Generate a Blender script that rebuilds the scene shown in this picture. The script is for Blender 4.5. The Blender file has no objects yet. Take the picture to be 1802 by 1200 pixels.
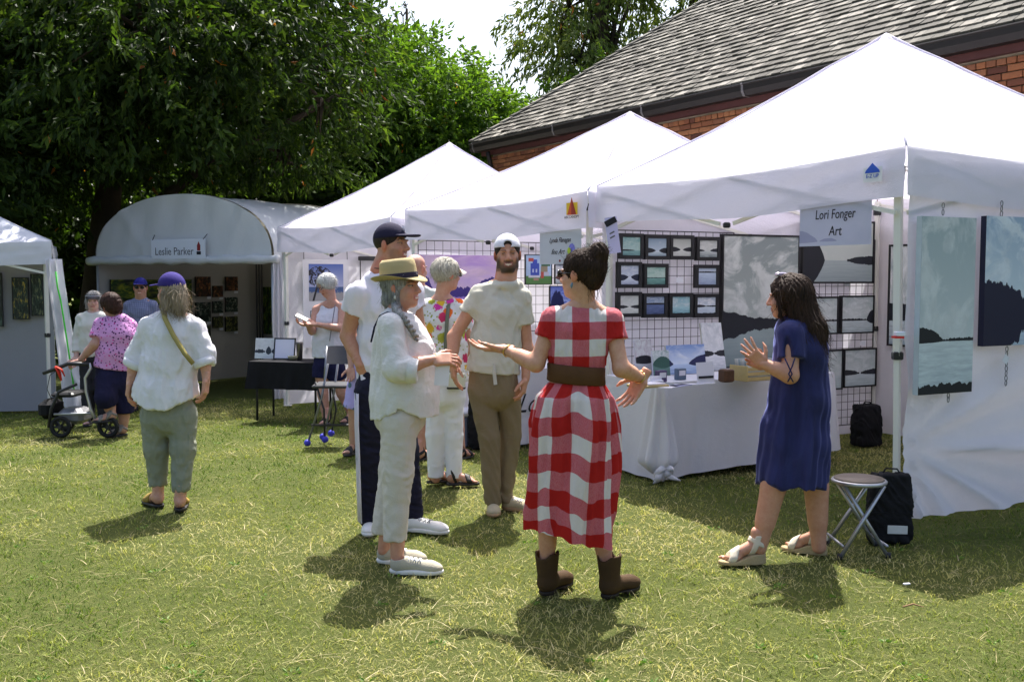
import bpy, math, random
import numpy as np
from mathutils import Vector, Matrix
R = math.radians
sc = bpy.context.scene
col = sc.collection
rng = np.random.default_rng(7)
random.seed(7)

# ---------------------------------------------------------------- camera, sky, sun, exposure
CAM_H, FPX, CX, CY, HOR = 1.58, 1780.0, 901.0, 600.0, 488.0
PITCH = math.atan((CY - HOR) / FPX)
cd = bpy.data.cameras.new('camera'); cam = bpy.data.objects.new('camera', cd); col.objects.link(cam)
cd.sensor_width = 36.0; cd.lens = 36.0 * FPX / 1802.0; cd.clip_start = 0.05; cd.clip_end = 2000
cam.location = (0, 0, CAM_H); cam.rotation_euler = (R(90) - PITCH, 0, 0)
sc.camera = cam
SUN_EL, SUN_AZ = R(63), R(9)
SV = Vector((math.sin(SUN_AZ) * math.cos(SUN_EL), math.cos(SUN_AZ) * math.cos(SUN_EL), math.sin(SUN_EL)))
w = bpy.data.worlds.new('World'); sc.world = w; w.use_nodes = True
wn = w.node_tree; wn.nodes.clear()
sky = wn.nodes.new('ShaderNodeTexSky'); sky.sky_type = 'NISHITA'; sky.sun_disc = False
sky.sun_elevation = SUN_EL; sky.sun_rotation = SUN_AZ; sky.air_density = 1.0; sky.dust_density = 5.0; sky.ozone_density = 1.3
bg = wn.nodes.new('ShaderNodeBackground'); bg.inputs['Strength'].default_value = 0.118
wo = wn.nodes.new('ShaderNodeOutputWorld')
wn.links.new(sky.outputs[0], bg.inputs['Color']); wn.links.new(bg.outputs[0], wo.inputs['Surface'])
sl = bpy.data.lights.new('sun', 'SUN'); sl.energy = 4.3; sl.angle = R(0.55); sl.color = (1.0, 0.965, 0.92)
so = bpy.data.objects.new('sun', sl); col.objects.link(so); so.rotation_euler = SV.to_track_quat('Z', 'Y').to_euler()
so.location = (3, 10, 20)
sc.view_settings.view_transform = 'Standard'; sc.view_settings.look = 'None'
sc.view_settings.gamma = 1.0; sc.view_settings.exposure = 1.34; sc.view_settings.use_curve_mapping = False
sc.render.engine = 'CYCLES'
try:
    sc.cycles.use_denoising = True; sc.cycles.denoiser = 'OPENIMAGEDENOISE'
    sc.cycles.max_bounces = 7; sc.cycles.diffuse_bounces = 4; sc.cycles.glossy_bounces = 3
    sc.cycles.transmission_bounces = 5; sc.cycles.transparent_max_bounces = 8
    sc.cycles.sample_clamp_indirect = 6.0; sc.cycles.caustics_reflective = False; sc.cycles.caustics_refractive = False
except Exception: pass

# ---------------------------------------------------------------- helpers
_f = Vector((0, math.cos(PITCH), -math.sin(PITCH))); _u = Vector((0, math.sin(PITCH), math.cos(PITCH)))
def at(px, py, Y):
    """world point seen at photo pixel (px, py) on the vertical plane y = Y"""
    d = _f + Vector(((px - CX) / FPX, 0, 0)) + _u * ((CY - py) / FPX)
    k = Y / d.y
    return Vector((d.x * k, Y, CAM_H + d.z * k))
def gz(y):
    """height of the lawn: level near the camera, falling gently towards the trees"""
    return -0.03 * min(max(0.0, y - 8.0), 30.0)
def V(*a): return Vector(a if len(a) > 1 else a[0])

def N(nt, typ, ins=None, **props):
    n = nt.nodes.new(typ)
    for k, v in props.items(): setattr(n, k, v)
    for k, v in (ins or {}).items():
        s = n.inputs[k]
        if isinstance(v, bpy.types.NodeSocket): nt.links.new(v, s)
        else: s.default_value = v
    return n
def math_(nt, op, a, b=0.0, c=0.0, clamp=False):
    n = nt.nodes.new('ShaderNodeMath'); n.operation = op; n.use_clamp = clamp
    for i, v in enumerate((a, b, c)):
        if isinstance(v, bpy.types.NodeSocket): nt.links.new(v, n.inputs[i])
        else: n.inputs[i].default_value = v
    return n.outputs[0]
def mix_(nt, f, a, b, mode='MIX'):
    n = nt.nodes.new('ShaderNodeMix'); n.data_type = 'RGBA'; n.blend_type = mode
    for i, v in ((0, f), (6, a), (7, b)):
        if isinstance(v, bpy.types.NodeSocket): nt.links.new(v, n.inputs[i])
        else: n.inputs[i].default_value = v if i == 0 else (*v[:3], 1)
    return n.outputs[2]
def ramp_(nt, f, stops, interp='LINEAR'):
    n = nt.nodes.new('ShaderNodeValToRGB'); n.color_ramp.interpolation = interp
    e = n.color_ramp.elements
    while len(e) < len(stops): e.new(0.5)
    for i, (p, c) in enumerate(stops):
        e[i].position = p; e[i].color = (*c[:3], 1) if len(c) >= 3 else (c[0], c[0], c[0], 1)
    nt.links.new(f, n.inputs[0]); return n.outputs[0]
def newmat(name):
    m = bpy.data.materials.new(name); m.use_nodes = True; nt = m.node_tree; nt.nodes.clear()
    return m, nt
def finish(nt, shader):
    o = nt.nodes.new('ShaderNodeOutputMaterial'); nt.links.new(shader, o.inputs['Surface'])
def bump_(nt, h, strength=0.3, dist=0.01):
    return N(nt, 'ShaderNodeBump', {'Height': h, 'Strength': strength, 'Distance': dist}).outputs[0]
def noise_(nt, scale, detail=4, rough=0.55, vec=None, dist=0.0):
    n = N(nt, 'ShaderNodeTexNoise', {'Scale': scale, 'Detail': detail, 'Roughness': rough, 'Distortion': dist})
    if vec is not None: nt.links.new(vec, n.inputs['Vector'])
    return n.outputs[0]
def ocoord(nt, scale=None):
    c = N(nt, 'ShaderNodeTexCoord').outputs['Object']
    if scale:
        c = N(nt, 'ShaderNodeMapping', {'Vector': c, 'Scale': scale}).outputs[0]
    return c
def principled(nt, colr, rough=0.6, spec=0.3, normal=None, metal=0.0, **kw):
    p = N(nt, 'ShaderNodeBsdfPrincipled', {'Roughness': rough, 'Metallic': metal})
    p.inputs['Specular IOR Level'].default_value = spec
    if isinstance(colr, bpy.types.NodeSocket): nt.links.new(colr, p.inputs['Base Color'])
    else: p.inputs['Base Color'].default_value = (*colr[:3], 1)
    if normal is not None: nt.links.new(normal, p.inputs['Normal'])
    for k, v in kw.items(): p.inputs[k].default_value = v
    return p.outputs[0]
_mc = {}
def plain(name, c, rough=0.55, spec=0.3, metal=0.0, var=0.12, scale=14.0, bump=0.0):
    """a solid material with slight tonal variation and wear"""
    if name in _mc: return _mc[name]
    m, nt = newmat(name); v = ocoord(nt)
    f = noise_(nt, scale, 5, 0.6, v)
    cc = mix_(nt, f, [x * (1 - var) for x in c], [min(1, x * (1 + var)) for x in c])
    nb = bump_(nt, noise_(nt, scale * 12, 3, 0.6, v), bump, 0.004) if bump else None
    finish(nt, principled(nt, cc, rough, spec, nb, metal)); _mc[name] = m; return m
def cloth(name, c, trans=0.0, var=0.06, weave=900.0, bump=0.25, fold=0.0, rough=0.85, pattern=None, sheen=0.0, tcol=None):
    """woven fabric: fine weave relief, soft creases, some light coming through"""
    if name in _mc: return _mc[name]
    m, nt = newmat(name); v = ocoord(nt)
    f = noise_(nt, 9, 4, 0.6, v)
    base = pattern(nt, v) if pattern else c
    if pattern: cc = mix_(nt, math_(nt, 'MULTIPLY', f, 0.25), base, (0.02, 0.02, 0.02), 'MULTIPLY') if False else base
    else: cc = mix_(nt, f, [x * (1 - var) for x in c], [min(1, x * (1 + var)) for x in c])
    h = noise_(nt, weave / 6, 2, 0.5, v)
    if fold:
        h2 = noise_(nt, 16, 3, 0.55, N(nt, 'ShaderNodeMapping', {'Vector': v, 'Scale': (1, 1, 1.6)}).outputs[0], 1.6)
        h = math_(nt, 'ADD', math_(nt, 'MULTIPLY', h, 0.12), math_(nt, 'MULTIPLY', h2, fold))
        nb = bump_(nt, h, 0.6, 0.02)
    else: nb = bump_(nt, h, bump, 0.002)
    s = principled(nt, cc, rough, 0.15, nb)
    if trans:
        t = N(nt, 'ShaderNodeBsdfTranslucent', {'Normal': nb})
        if tcol: t.inputs['Color'].default_value = (*tcol, 1)
        elif isinstance(cc, bpy.types.NodeSocket): nt.links.new(cc, t.inputs['Color'])
        s = N(nt, 'ShaderNodeMixShader', {0: trans, 1: s, 2: t.outputs[0]}).outputs[0]
    finish(nt, s); _mc[name] = m; return m

def setp(o, label=None, cat=None, group=None, kind=None):
    if label: o['label'] = label
    if cat: o['category'] = cat
    if group: o['group'] = group
    if kind: o['kind'] = kind
    return o
def thing(name, label, cat, loc=(0, 0, 0), group=None, rz=0.0):
    o = bpy.data.objects.new(name, None); col.objects.link(o); o.location = loc; o.rotation_euler = (0, 0, rz)
    o.empty_display_size = 0.1
    return setp(o, label, cat, group)
def link(name, me, m, parent=None, loc=None):
    o = bpy.data.objects.new(name, me); col.objects.link(o)
    if m is not None and not len(me.materials): me.materials.append(m)
    if parent is not None: o.parent = parent
    if loc is not None: o.location = loc
    return o
def mesh_np(verts, faces, smooth=False, colors=None, uvs=None):
    """verts (n,3); faces: an (m,k) array or a list of such arrays"""
    me = bpy.data.meshes.new('m'); verts = np.asarray(verts, np.float32)
    fl = faces if isinstance(faces, list) else [faces]
    fl = [np.asarray(f, np.int32) for f in fl if len(f)]
    me.vertices.add(len(verts)); me.vertices.foreach_set('co', verts.ravel())
    nl = sum(f.size for f in fl); npol = sum(len(f) for f in fl)
    me.loops.add(nl); me.polygons.add(npol)
    me.loops.foreach_set('vertex_index', np.concatenate([f.ravel() for f in fl]))
    tot = np.concatenate([np.full(len(f), f.shape[1], np.int32) for f in fl])
    st = np.concatenate([[0], np.cumsum(tot)[:-1]]).astype(np.int32)
    me.polygons.foreach_set('loop_start', st); me.polygons.foreach_set('loop_total', tot)
    me.polygons.foreach_set('use_smooth', np.full(npol, smooth, bool))
    if colors is not None:
        a = me.color_attributes.new('Col', 'FLOAT_COLOR', 'POINT')
        c4 = np.ones((len(verts), 4), np.float32); c4[:, :3] = colors; a.data.foreach_set('color', c4.ravel())
    me.update(calc_edges=True)
    if uvs is not None:
        u = me.uv_layers.new(name='UVMap'); li = np.concatenate([f.ravel() for f in fl])
        u.data.foreach_set('uv', np.asarray(uvs, np.float32)[li].ravel())
    return me

class MB:
    """collects shapes and links them as one mesh object"""
    def __init__(s): s.v = []; s.f = []; s.uv = []
    def add(s, vs, fs, uv=None):
        b = len(s.v); s.v += [tuple(x) for x in vs]; s.f += [tuple(b + i for i in f) for f in fs]
        s.uv += [tuple(x) for x in uv] if uv is not None else [(0, 0)] * len(vs)
        return s
    def box(s, c, size, M=None, bev=0.0):
        hx, hy, hz = size[0] / 2, size[1] / 2, size[2] / 2; c = Vector(c)
        if bev:
            b = min(bev, hx * .9, hy * .9, hz * .9); vs = []
            for z, ins in ((-hz, b), (-hz + b, 0), (hz - b, 0), (hz, b)):
                x, y = hx - ins, hy - ins; k = b
                for (a, d) in ((x, -y + k), (x, y - k), (x - k, y), (-x + k, y), (-x, y - k), (-x, -y + k), (-x + k, -y), (x - k, -y)): vs.append(Vector((a, d, z)))
            fs = [tuple(reversed(range(8))), tuple(range(24, 32))]
            for r in range(3):
                for i in range(8): j = (i + 1) % 8; fs.append((r * 8 + i, r * 8 + j, r * 8 + 8 + j, r * 8 + 8 + i))
        else:
            vs = [Vector((x, y, z)) for z in (-hz, hz) for y in (-hy, hy) for x in (-hx, hx)]
            fs = [(0, 2, 3, 1), (4, 5, 7, 6), (0, 1, 5, 4), (2, 6, 7, 3), (0, 4, 6, 2), (1, 3, 7, 5)]
        if M is not None: vs = [M @ q for q in vs]
        return s.add([c + q for q in vs], fs)
    def tube(s, pts, r, n=8, cap=True, flat=1.0):
        pts = [Vector(p) for p in pts]; m = len(pts); rs = r if isinstance(r, (list, tuple)) else [r] * m
        vs = []; up = None
        for i, p in enumerate(pts):
            t = (pts[min(i + 1, m - 1)] - pts[max(i - 1, 0)]).normalized()
            if up is None:
                up = t.orthogonal().normalized()
                if abs(t.z) < .9: up = (Vector((0, 0, 1)) - t * t.z).normalized()
            up = (up - t * up.dot(t)).normalized(); sd = t.cross(up)
            for k in range(n):
                a = 2 * math.pi * (k + .5) / n
                vs.append(p + (sd * math.cos(a) + up * math.sin(a) * flat) * rs[i])
        fs = [(i * n + k, i * n + (k + 1) % n, (i + 1) * n + (k + 1) % n, (i + 1) * n + k) for i in range(m - 1) for k in range(n)]
        if cap: fs += [tuple(reversed(range(n))), tuple(range((m - 1) * n, m * n))]
        return s.add(vs, fs)
    def sqbar(s, a, b, wd, ht=None):
        """square-section bar from a to b"""
        return s.tube([a, b], wd * .7071, 4, True, (ht or wd) / wd)
    def loft(s, rings, cap0=True, cap1=True, uv=None):
        n = len(rings[0]); vs = [q for r in rings for q in r]
        fs = [(i * n + k, i * n + (k + 1) % n, (i + 1) * n + (k + 1) % n, (i + 1) * n + k) for i in range(len(rings) - 1) for k in range(n)]
        if cap0: fs.append(tuple(reversed(range(n))))
        if cap1: fs.append(tuple(range((len(rings) - 1) * n, len(rings) * n)))
        return s.add(vs, fs)
    def grid(s, fn, nu, nv):
        vs = []; uv = []
        for j in range(nv + 1):
            for i in range(nu + 1):
                u, v = i / nu, j / nv; vs.append(fn(u, v)); uv.append((u, v))
        fs = [(j * (nu + 1) + i, j * (nu + 1) + i + 1, (j + 1) * (nu + 1) + i + 1, (j + 1) * (nu + 1) + i) for j in range(nv) for i in range(nu)]
        return s.add(vs, fs, uv)
    def slab(s, fn, nu, nv, th):
        """a grid sheet given a small thickness along th (a vector)"""
        th = Vector(th); s.grid(fn, nu, nv); s.grid(lambda u, v: Vector(fn(1 - u, v)) + th, nu, nv); return s
    def build(s, name, m, parent=None, smooth=False, loc=None):
        o = Vector(loc) if loc is not None else None
        base = parent.location if parent is not None and parent.parent is None and parent.type == 'EMPTY' else Vector((0, 0, 0))
        me = bpy.data.meshes.new(name); me.from_pydata(s.v, [], s.f)
        if smooth: me.polygons.foreach_set('use_smooth', [True] * len(me.polygons))
        if any(q != (0, 0) for q in s.uv):
            l = me.uv_layers.new(name='UVMap'); idx = np.zeros(len(me.loops), np.int32); me.loops.foreach_get('vertex_index', idx)
            l.data.foreach_set('uv', np.asarray(s.uv, np.float32)[idx].ravel())
        me.update(); return link(name, me, m, parent, o)
def local(parent, p): return Vector(p) - parent.location

# ================================================================ the setting: lawn, grass
def m_ground():
    m, nt = newmat('lawn soil and turf'); v = N(nt, 'ShaderNodeTexCoord').outputs['Object']
    a = noise_(nt, 0.9, 4, 0.6, v); b = noise_(nt, 22, 6, 0.7, v); c = noise_(nt, 160, 3, 0.7, v)
    g = ramp_(nt, b, [(0.3, (0.034, 0.060, 0.010)), (0.52, (0.085, 0.118, 0.024)), (0.75, (0.22, 0.205, 0.08))])
    g2 = ramp_(nt, c, [(0.36, (0.014, 0.028, 0.005)), (0.68, (0.18, 0.205, 0.048))])
    cc = mix_(nt, 0.45, g, g2); cc = mix_(nt, math_(nt, 'MULTIPLY', a, 0.3), cc, (0.25, 0.25, 0.085))
    finish(nt, principled(nt, cc, 0.9, 0.1, bump_(nt, c, 0.9, 0.035))); return m
def axis(lo, hi, a, b, fine, coarse):
    xs = [lo]
    while xs[-1] < hi:
        x = xs[-1]; xs.append(x + (fine if a <= x < b else max(fine, min(coarse, (a - x if x < a else x - b + fine) * .5 + fine))))
    return xs
gx = axis(-260, 260, -9, 9, 0.25, 40); gy = axis(-40, 400, 3, 15, 0.25, 40)
def ghh(x, y): return gz(y) + 0.012 * math.sin(x * 1.7 + 1.1 * math.sin(y * 1.3)) * math.sin(y * 1.9 + 0.6) - 0.012
gv = [(x, y, ghh(x, y)) for y in gy for x in gx]; nx = len(gx)
gf = np.array([(j * nx + i, j * nx + i + 1, (j + 1) * nx + i + 1, (j + 1) * nx + i) for j in range(len(gy) - 1) for i in range(nx - 1)])
setp(link('ground', mesh_np(gv, gf, True), m_ground()), kind='structure')

def m_leaf(name, trans=0.45, rough=0.45, spec=0.35, tint=(1.25, 1.35, 0.55)):
    m, nt = newmat(name); a = N(nt, 'ShaderNodeAttribute', attribute_name='Col').outputs['Color']
    s = principled(nt, a, rough, spec)
    t = N(nt, 'ShaderNodeBsdfTranslucent', {'Color': mix_(nt, 1.0, a, tint, 'MULTIPLY')}).outputs[0]
    finish(nt, N(nt, 'ShaderNodeMixShader', {0: trans, 1: s, 2: t}).outputs[0]); return m
def blades(n_target, k0, h0, h1, w0, flat, palette, seed, ylo=3.3, yhi=15.0):
    r = np.random.default_rng(seed)
    y = ylo * (yhi / ylo) ** (r.random(n_target)) if k0 == 2 else (math.sqrt(ylo) + (math.sqrt(yhi) - math.sqrt(ylo)) * r.random(n_target)) ** 2
    x = (r.random(n_target) * 2 - 1) * (y * 0.58 + 0.7)
    # clumpy density
    keep = r.random(n_target) < 0.80 + 0.28 * np.sin(x * 5.1 + 2 * np.sin(y * 3.7)) * np.sin(y * 6.3 + 1.5 * np.sin(x * 4.1))
    x, y = x[keep], y[keep]; n = len(x)
    z = -0.03 * np.clip(y - 8, 0, 30) + 0.012 * np.sin(x * 1.7 + 1.1 * np.sin(y * 1.3)) * np.sin(y * 1.9 + 0.6) - 0.016
    h = h0 + (h1 - h0) * r.random(n) ** 1.6; h = h * (1 + .9 * np.clip(np.sin(x * 9.3 + 2.1 * np.sin(y * 7.1)) * np.sin(y * 8.7 + 1.8 * np.sin(x * 6.7)), 0, 1) ** 3); ang = r.random(n) * 6.283; ln = flat * (0.4 + r.random(n))
    dx, dy = np.cos(ang), np.sin(ang); pa = r.random(n) * 6.283
    wd = w0 * (0.6 + 0.8 * r.random(n)) * (1 + np.clip(y - 5, 0, 9) * 0.16)
    px, py = np.cos(pa) * wd, np.sin(pa) * wd
    P = np.zeros((n, 5, 3), np.float32)
    P[:, 0] = np.stack([x - px, y - py, z], 1); P[:, 1] = np.stack([x + px, y + py, z], 1)
    mx, my, mz = x + dx * ln * h * .35, y + dy * ln * h * .35, z + h * .6 / np.sqrt(1 + ln ** 2 * .5)
    P[:, 2] = np.stack([mx + px * .8, my + py * .8, mz], 1); P[:, 3] = np.stack([mx - px * .8, my - py * .8, mz], 1)
    P[:, 4] = np.stack([x + dx * ln * h, y + dy * ln * h, z + h / np.sqrt(1 + ln ** 2)], 1)
    b = np.arange(n)[:, None] * 5
    q = b + np.array([[0, 1, 2, 3]]); t = b + np.array([[3, 2, 4]])
    pal = np.array(palette, np.float32)
    patch = 0.5 + 0.5 * np.sin(x * 1.3 + 1.7 * np.sin(y * .9 + 1)) * np.sin(y * 1.1 + 1.2 * np.sin(x * .8))
    patch = 0.7 * patch + 0.3 * (0.5 + 0.5 * np.sin(x * 6.1 + 2 * np.sin(y * 4.3)) * np.sin(y * 5.2))
    patch = np.clip((patch - .5) * 1.5 + .5, 0, 1); t_ = np.clip(patch * .85 + r.random(n) * .55 - .12, 0, .999) * (len(pal) - 1)
    i0 = t_.astype(int); fr = (t_ - i0)[:, None]
    c = (pal[i0] * (1 - fr) + pal[np.minimum(i0 + 1, len(pal) - 1)] * fr) * (0.75 + 0.5 * r.random(n))[:, None]
    return P.reshape(-1, 3), q, t, np.repeat(c, 5, 0)
GRP = [(0.055, 0.11, 0.014), (0.12, 0.18, 0.028), (0.22, 0.255, 0.056), (0.37, 0.365, 0.12), (0.55, 0.49, 0.24)]
P, q, t, c = blades(235000, 1, 0.012, 0.044, 0.0021, 1.1, GRP, 3)
setp(link('lawn_grass', mesh_np(P, [q, t], False, c), m_leaf('grass blade', 0.35, 0.6, 0.15, (1.1, 1.15, 0.6))), 'short mown lawn grass, green with dry yellow patches', 'grass', kind='stuff')
P, q, t, c = blades(9000, 1, 0.02, 0.06, 0.0013, 3.0, [(0.3, 0.25, 0.12), (0.45, 0.38, 0.2), (0.55, 0.47, 0.28)], 5)
P[:, 2] += 0.012
setp(link('dry_grass_clippings', mesh_np(P, [q, t], False, c), m_leaf('dry straw', 0.25, 0.6, 0.15, (1, 1, .8))), 'pale dry grass clippings strewn over the lawn', 'grass', kind='stuff')

# ================================================================ brick building with shake roof
BC = Vector((-0.65, 18.5, 0)); BE = Vector((0.536, -0.845, 0)).normalized(); BN = Vector((BE.y, -BE.x, 0)) * -1
if BN.y < 0: BN = -BN          # points away from the camera, into the building
EAVE = 3.98; PT = math.tan(R(38))
bld = thing('brick_building', 'long red brick building with weathered shake roof and dark gutter behind the tents', 'building', (BC.x, BC.y, gz(18)))
def bw(s, n, z): return BC + BE * s + BN * n + Vector((0, 0, z)) - bld.location
def m_brick():
    m, nt = newmat('fired red brick')
    r = math_(nt, 'FRACT', math_(nt, 'ADD', N(nt, 'ShaderNodeObjectInfo').outputs['Random'], N(nt, 'ShaderNodeNewGeometry').outputs['Random Per Island']))
    v = ocoord(nt); f = noise_(nt, 30, 5, 0.65, v)
    c = ramp_(nt, r, [(0, (0.09, 0.035, 0.025)), (0.2, (0.22, 0.08, 0.04)), (0.5, (0.30, 0.115, 0.05)), (0.8, (0.37, 0.16, 0.07)), (1, (0.17, 0.065, 0.04))])
    c = mix_(nt, ramp_(nt, f, [(0.35, (0,)), (0.8, (0.55,))]), c, (0.12, 0.055, 0.035))
    finish(nt, principled(nt, c, 0.88, 0.15, bump_(nt, noise_(nt, 140, 4, 0.6, v), 0.5, 0.004))); return m
MBR = m_brick(); MMO = plain('grey mortar', (0.36, 0.30, 0.23), 0.95, 0.1, 0, 0.2, 40, 0.5)
wl = MB(); L = 15.0
wl.add([bw(0.35, .14, -.6), bw(L, .14, -.6), bw(L, .14, 3.82), bw(.35, .14, 3.82), bw(.35, 8, -.6), bw(L, 8, -.6), bw(L, 8, 3.82), bw(.35, 8, 3.82)],
       [(0, 1, 2, 3), (1, 5, 6, 2), (5, 4, 7, 6), (4, 0, 3, 7)])
wall = wl.build('wall', MMO, bld)
bm_ = MB().box((0, 0, 0), (0.205, 0.06, 0.062), None, 0.004); bme = bpy.data.meshes.new('brick')
bme.from_pydata(bm_.v, [], bm_.f); bme.materials.append(MBR)
bh_ = MB().box((0, 0, 0), (0.098, 0.06, 0.062), None, 0.004); bhe = bpy.data.meshes.new('brick_header')
bhe.from_pydata(bh_.v, [], bh_.f); bhe.materials.append(MBR)
MB3 = Matrix((BE, BN, Vector((0, 0, 1)))).transposed()
ROWS = []; z0 = 2.2
row = 0
while z0 < 3.74:
    s = 0.36 + (0.055 if row % 2 else 0.0)
    head = (row % 6 == 2)
    while s < 13.5:
        ln = 0.108 if head else 0.215
        ROWS.append((s + ln / 2, z0, head)); s += ln
    z0 += 0.0745; row += 1
def vis(b):
    p = BC + BE * b[0]; px = CX + FPX * p.x / p.y
    py = HOR - FPX * (b[1] - CAM_H) / p.y
    inn = 880 < px < 1815 and py < 330 and not (1290 < px < 1690 and py > 60 + abs(px - 1548) * 0.72)
    return (1 if inn else 0, -p.y)
ROWS.sort(key=vis, reverse=True)
rb = MB(); rot3 = MB3.to_euler()
for i, (s, z, head) in enumerate(ROWS):
    dn = random.uniform(-0.005, 0.006); p = bw(s, 0.125 + dn, z)
    if i < 300:
        o = bpy.data.objects.new('brick', bhe if head else bme); col.objects.link(o); o.parent = wall; o.location = p
        o.rotation_euler = rot3
    else: rb.box(p, (0.098 if head else 0.205, 0.06, 0.062), MB3)
setp(rb.build('bricks_beyond', MBR, wall), kind='stuff')
# soffit band, fascia, gutter
MDK = plain('dark brown painted metal', (0.014, 0.011, 0.010), 0.5, 0.3, 0.0, 0.25, 6)
MSO = plain('dark red brown timber', (0.075, 0.026, 0.024), 0.6, 0.3, 0, 0.2, 8)
def bbox(m, s0, s1, n0, n1, z0, z1):
    vs = [bw(s, n, z) for z in (z0, z1) for n in (n0, n1) for s in (s0, s1)]
    return m.add(vs, [(0, 2, 3, 1), (4, 5, 7, 6), (0, 1, 5, 4), (2, 6, 7, 3), (0, 4, 6, 2), (1, 3, 7, 5)])
bbox(MB(), 0.1, L, 0.05, 0.135, 3.755, 3.83).build('frieze_board', MSO, bld)
bbox(MB(), 0.02, L, 0.032, 0.60, 3.831, 3.86).build('soffit', MSO, bld)
prof = [(0.03, 3.99), (-0.105, 3.99), (-0.112, 3.975), (-0.098, 3.96), (-0.095, 3.90), (-0.06, 3.835), (0.03, 3.828)]
gt = MB(); gt.loft([[bw(s, n, z) for n, z in prof] for s in (-0.08, L)]); gut = gt.build('gutter', MDK, bld)
for s in (0.02, 2.55, 4.75, 6.7, 8.6, 10.5):
    mj = MB(); mj.loft([[bw(s + k, n * 1.03 - .003, z + .004 * (1 if z > 3.9 else -1)) for n, z in prof] for k in (0, 0.035)])
    mj.build('gutter_joint', plain('worn grey joint strip', (0.14, 0.13, 0.13), 0.5, 0.4), gut)
dp = MB(); dp.tube([bw(.45, -.03, 3.8), bw(.45, .0, 3.7), bw(.45, .04, 3.55), bw(.45, .05, 3.4), bw(.45, .05, -.4)], .045, 8); dp.build('downspout', MDK, bld, True)
# roof deck and shakes
def rf(s, r, h=0.0):     # r metres up the slope from the eave line, h proud of the deck
    cs, sn = math.cos(R(38)), math.sin(R(38))
    return bw(s, -0.06 + r * cs - h * sn, 4.0 + r * sn + h * cs)
rt = 6.4; hipk = math.cos(R(38))
deck = MB().add([rf(-.06, 0), rf(L, 0), rf(L, rt), rf(-.06 + rt * hipk, rt), bw(-.06 + 6, 9, 3.9), bw(L, 9, 3.9), bw(-.06, 9, 3.9)],
                [(0, 1, 2, 3), (2, 5, 4, 3), (0, 3, 4, 6)]).build('roof', plain('shadowed roof deck', (0.06, 0.055, 0.05), 0.9), bld)
def m_shake():
    m, nt = newmat('weathered cedar shake')
    r = math_(nt, 'FRACT', math_(nt, 'ADD', N(nt, 'ShaderNodeObjectInfo').outputs['Random'], N(nt, 'ShaderNodeNewGeometry').outputs['Random Per Island']))
    v = ocoord(nt); f = noise_(nt, 60, 4, 0.7, v)
    c = ramp_(nt, r, [(0, (0.06, 0.056, 0.05)), (0.4, (0.11, 0.105, 0.09)), (0.75, (0.17, 0.16, 0.138)), (1, (0.30, 0.28, 0.245))])
    c = mix_(nt, ramp_(nt, f, [(0.4, (0,)), (0.75, (0.6,))]), c, (0.09, 0.085, 0.07))
    finish(nt, principled(nt, c, 0.85, 0.15, bump_(nt, f, 0.6, 0.006))); return m
MSH = m_shake(); EXP = 0.15
SH = []
for rr in range(42):
    r0 = rr * EXP; s = -0.1 + r0 * hipk - random.random() * .1
    while s < 14.0:
        wd = random.uniform(0.085, 0.19); SH.append((s + wd / 2, r0 + random.uniform(-.010, .010), wd * .965)); s += wd
def svis(b):
    p = rf(b[0], b[1]) + bld.location; px = CX + FPX * p.x / p.y; py = HOR - FPX * (p.z - CAM_H) / p.y
    return (1 if 835 < px < 1805 and -4 < py else 0, -p.y + 0 * py)
SH.sort(key=svis, reverse=True)
def shake_verts(s, r, wd, th, ln):
    h0, h1 = th + .004, .006
    return [rf(s - wd / 2, r, .004), rf(s + wd / 2, r, .004), rf(s + wd / 2, r + ln, .001), rf(s - wd / 2, r + ln, .001),
            rf(s - wd / 2, r, h0), rf(s + wd / 2, r, h0), rf(s + wd / 2, r + ln, h1), rf(s - wd / 2, r + ln, h1)]
BXF = [(3, 2, 1, 0), (4, 5, 6, 7), (0, 1, 5, 4), (1, 2, 6, 5), (2, 3, 7, 6), (3, 0, 4, 7)]
rest = MB(); shm = []
for k in range(5):
    wd = 0.09 + k * 0.022; o0 = rf(0, 0)
    me = bpy.data.meshes.new('shake'); me.from_pydata([q - o0 for q in shake_verts(0, 0, wd, .024 + .004 * (k % 3), EXP * 1.25)], [], BXF); me.materials.append(MSH); shm.append((wd, me))
for i, (s, r, wd) in enumerate(SH):
    hl = -0.06 + r * hipk
    if s - wd / 2 < hl: s = hl + wd / 2
    if i < 300:
        k = min(4, max(0, int((wd - .08) / .022))); o = bpy.data.objects.new('shingle', shm[k][1]); col.objects.link(o); o.parent = deck
        o.location = rf(s, r); o.scale = (1, 1, 1)
    else: rest.add(shake_verts(s, r, wd, random.uniform(.02, .036), EXP * 1.25), BXF)
setp(rest.build('shingles_beyond', MSH, deck), kind='stuff')
hp = MB()
for k in range(30):
    r0 = k * .17; a, b = rf(-.08 + r0 * hipk, r0, .03), rf(-.08 + (r0 + .24) * hipk, r0 + .24, .025)
    sd = BE * .10; up = Vector((0, 0, .03))
    hp.add([a - sd * .6, a + sd, b + sd, b - sd * .6, a - sd * .6 + up, a + sd + up, b + sd + up * .3, b - sd * .6 + up * .3], BXF)
hp.build('hip_cap', MSH, deck)

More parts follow.
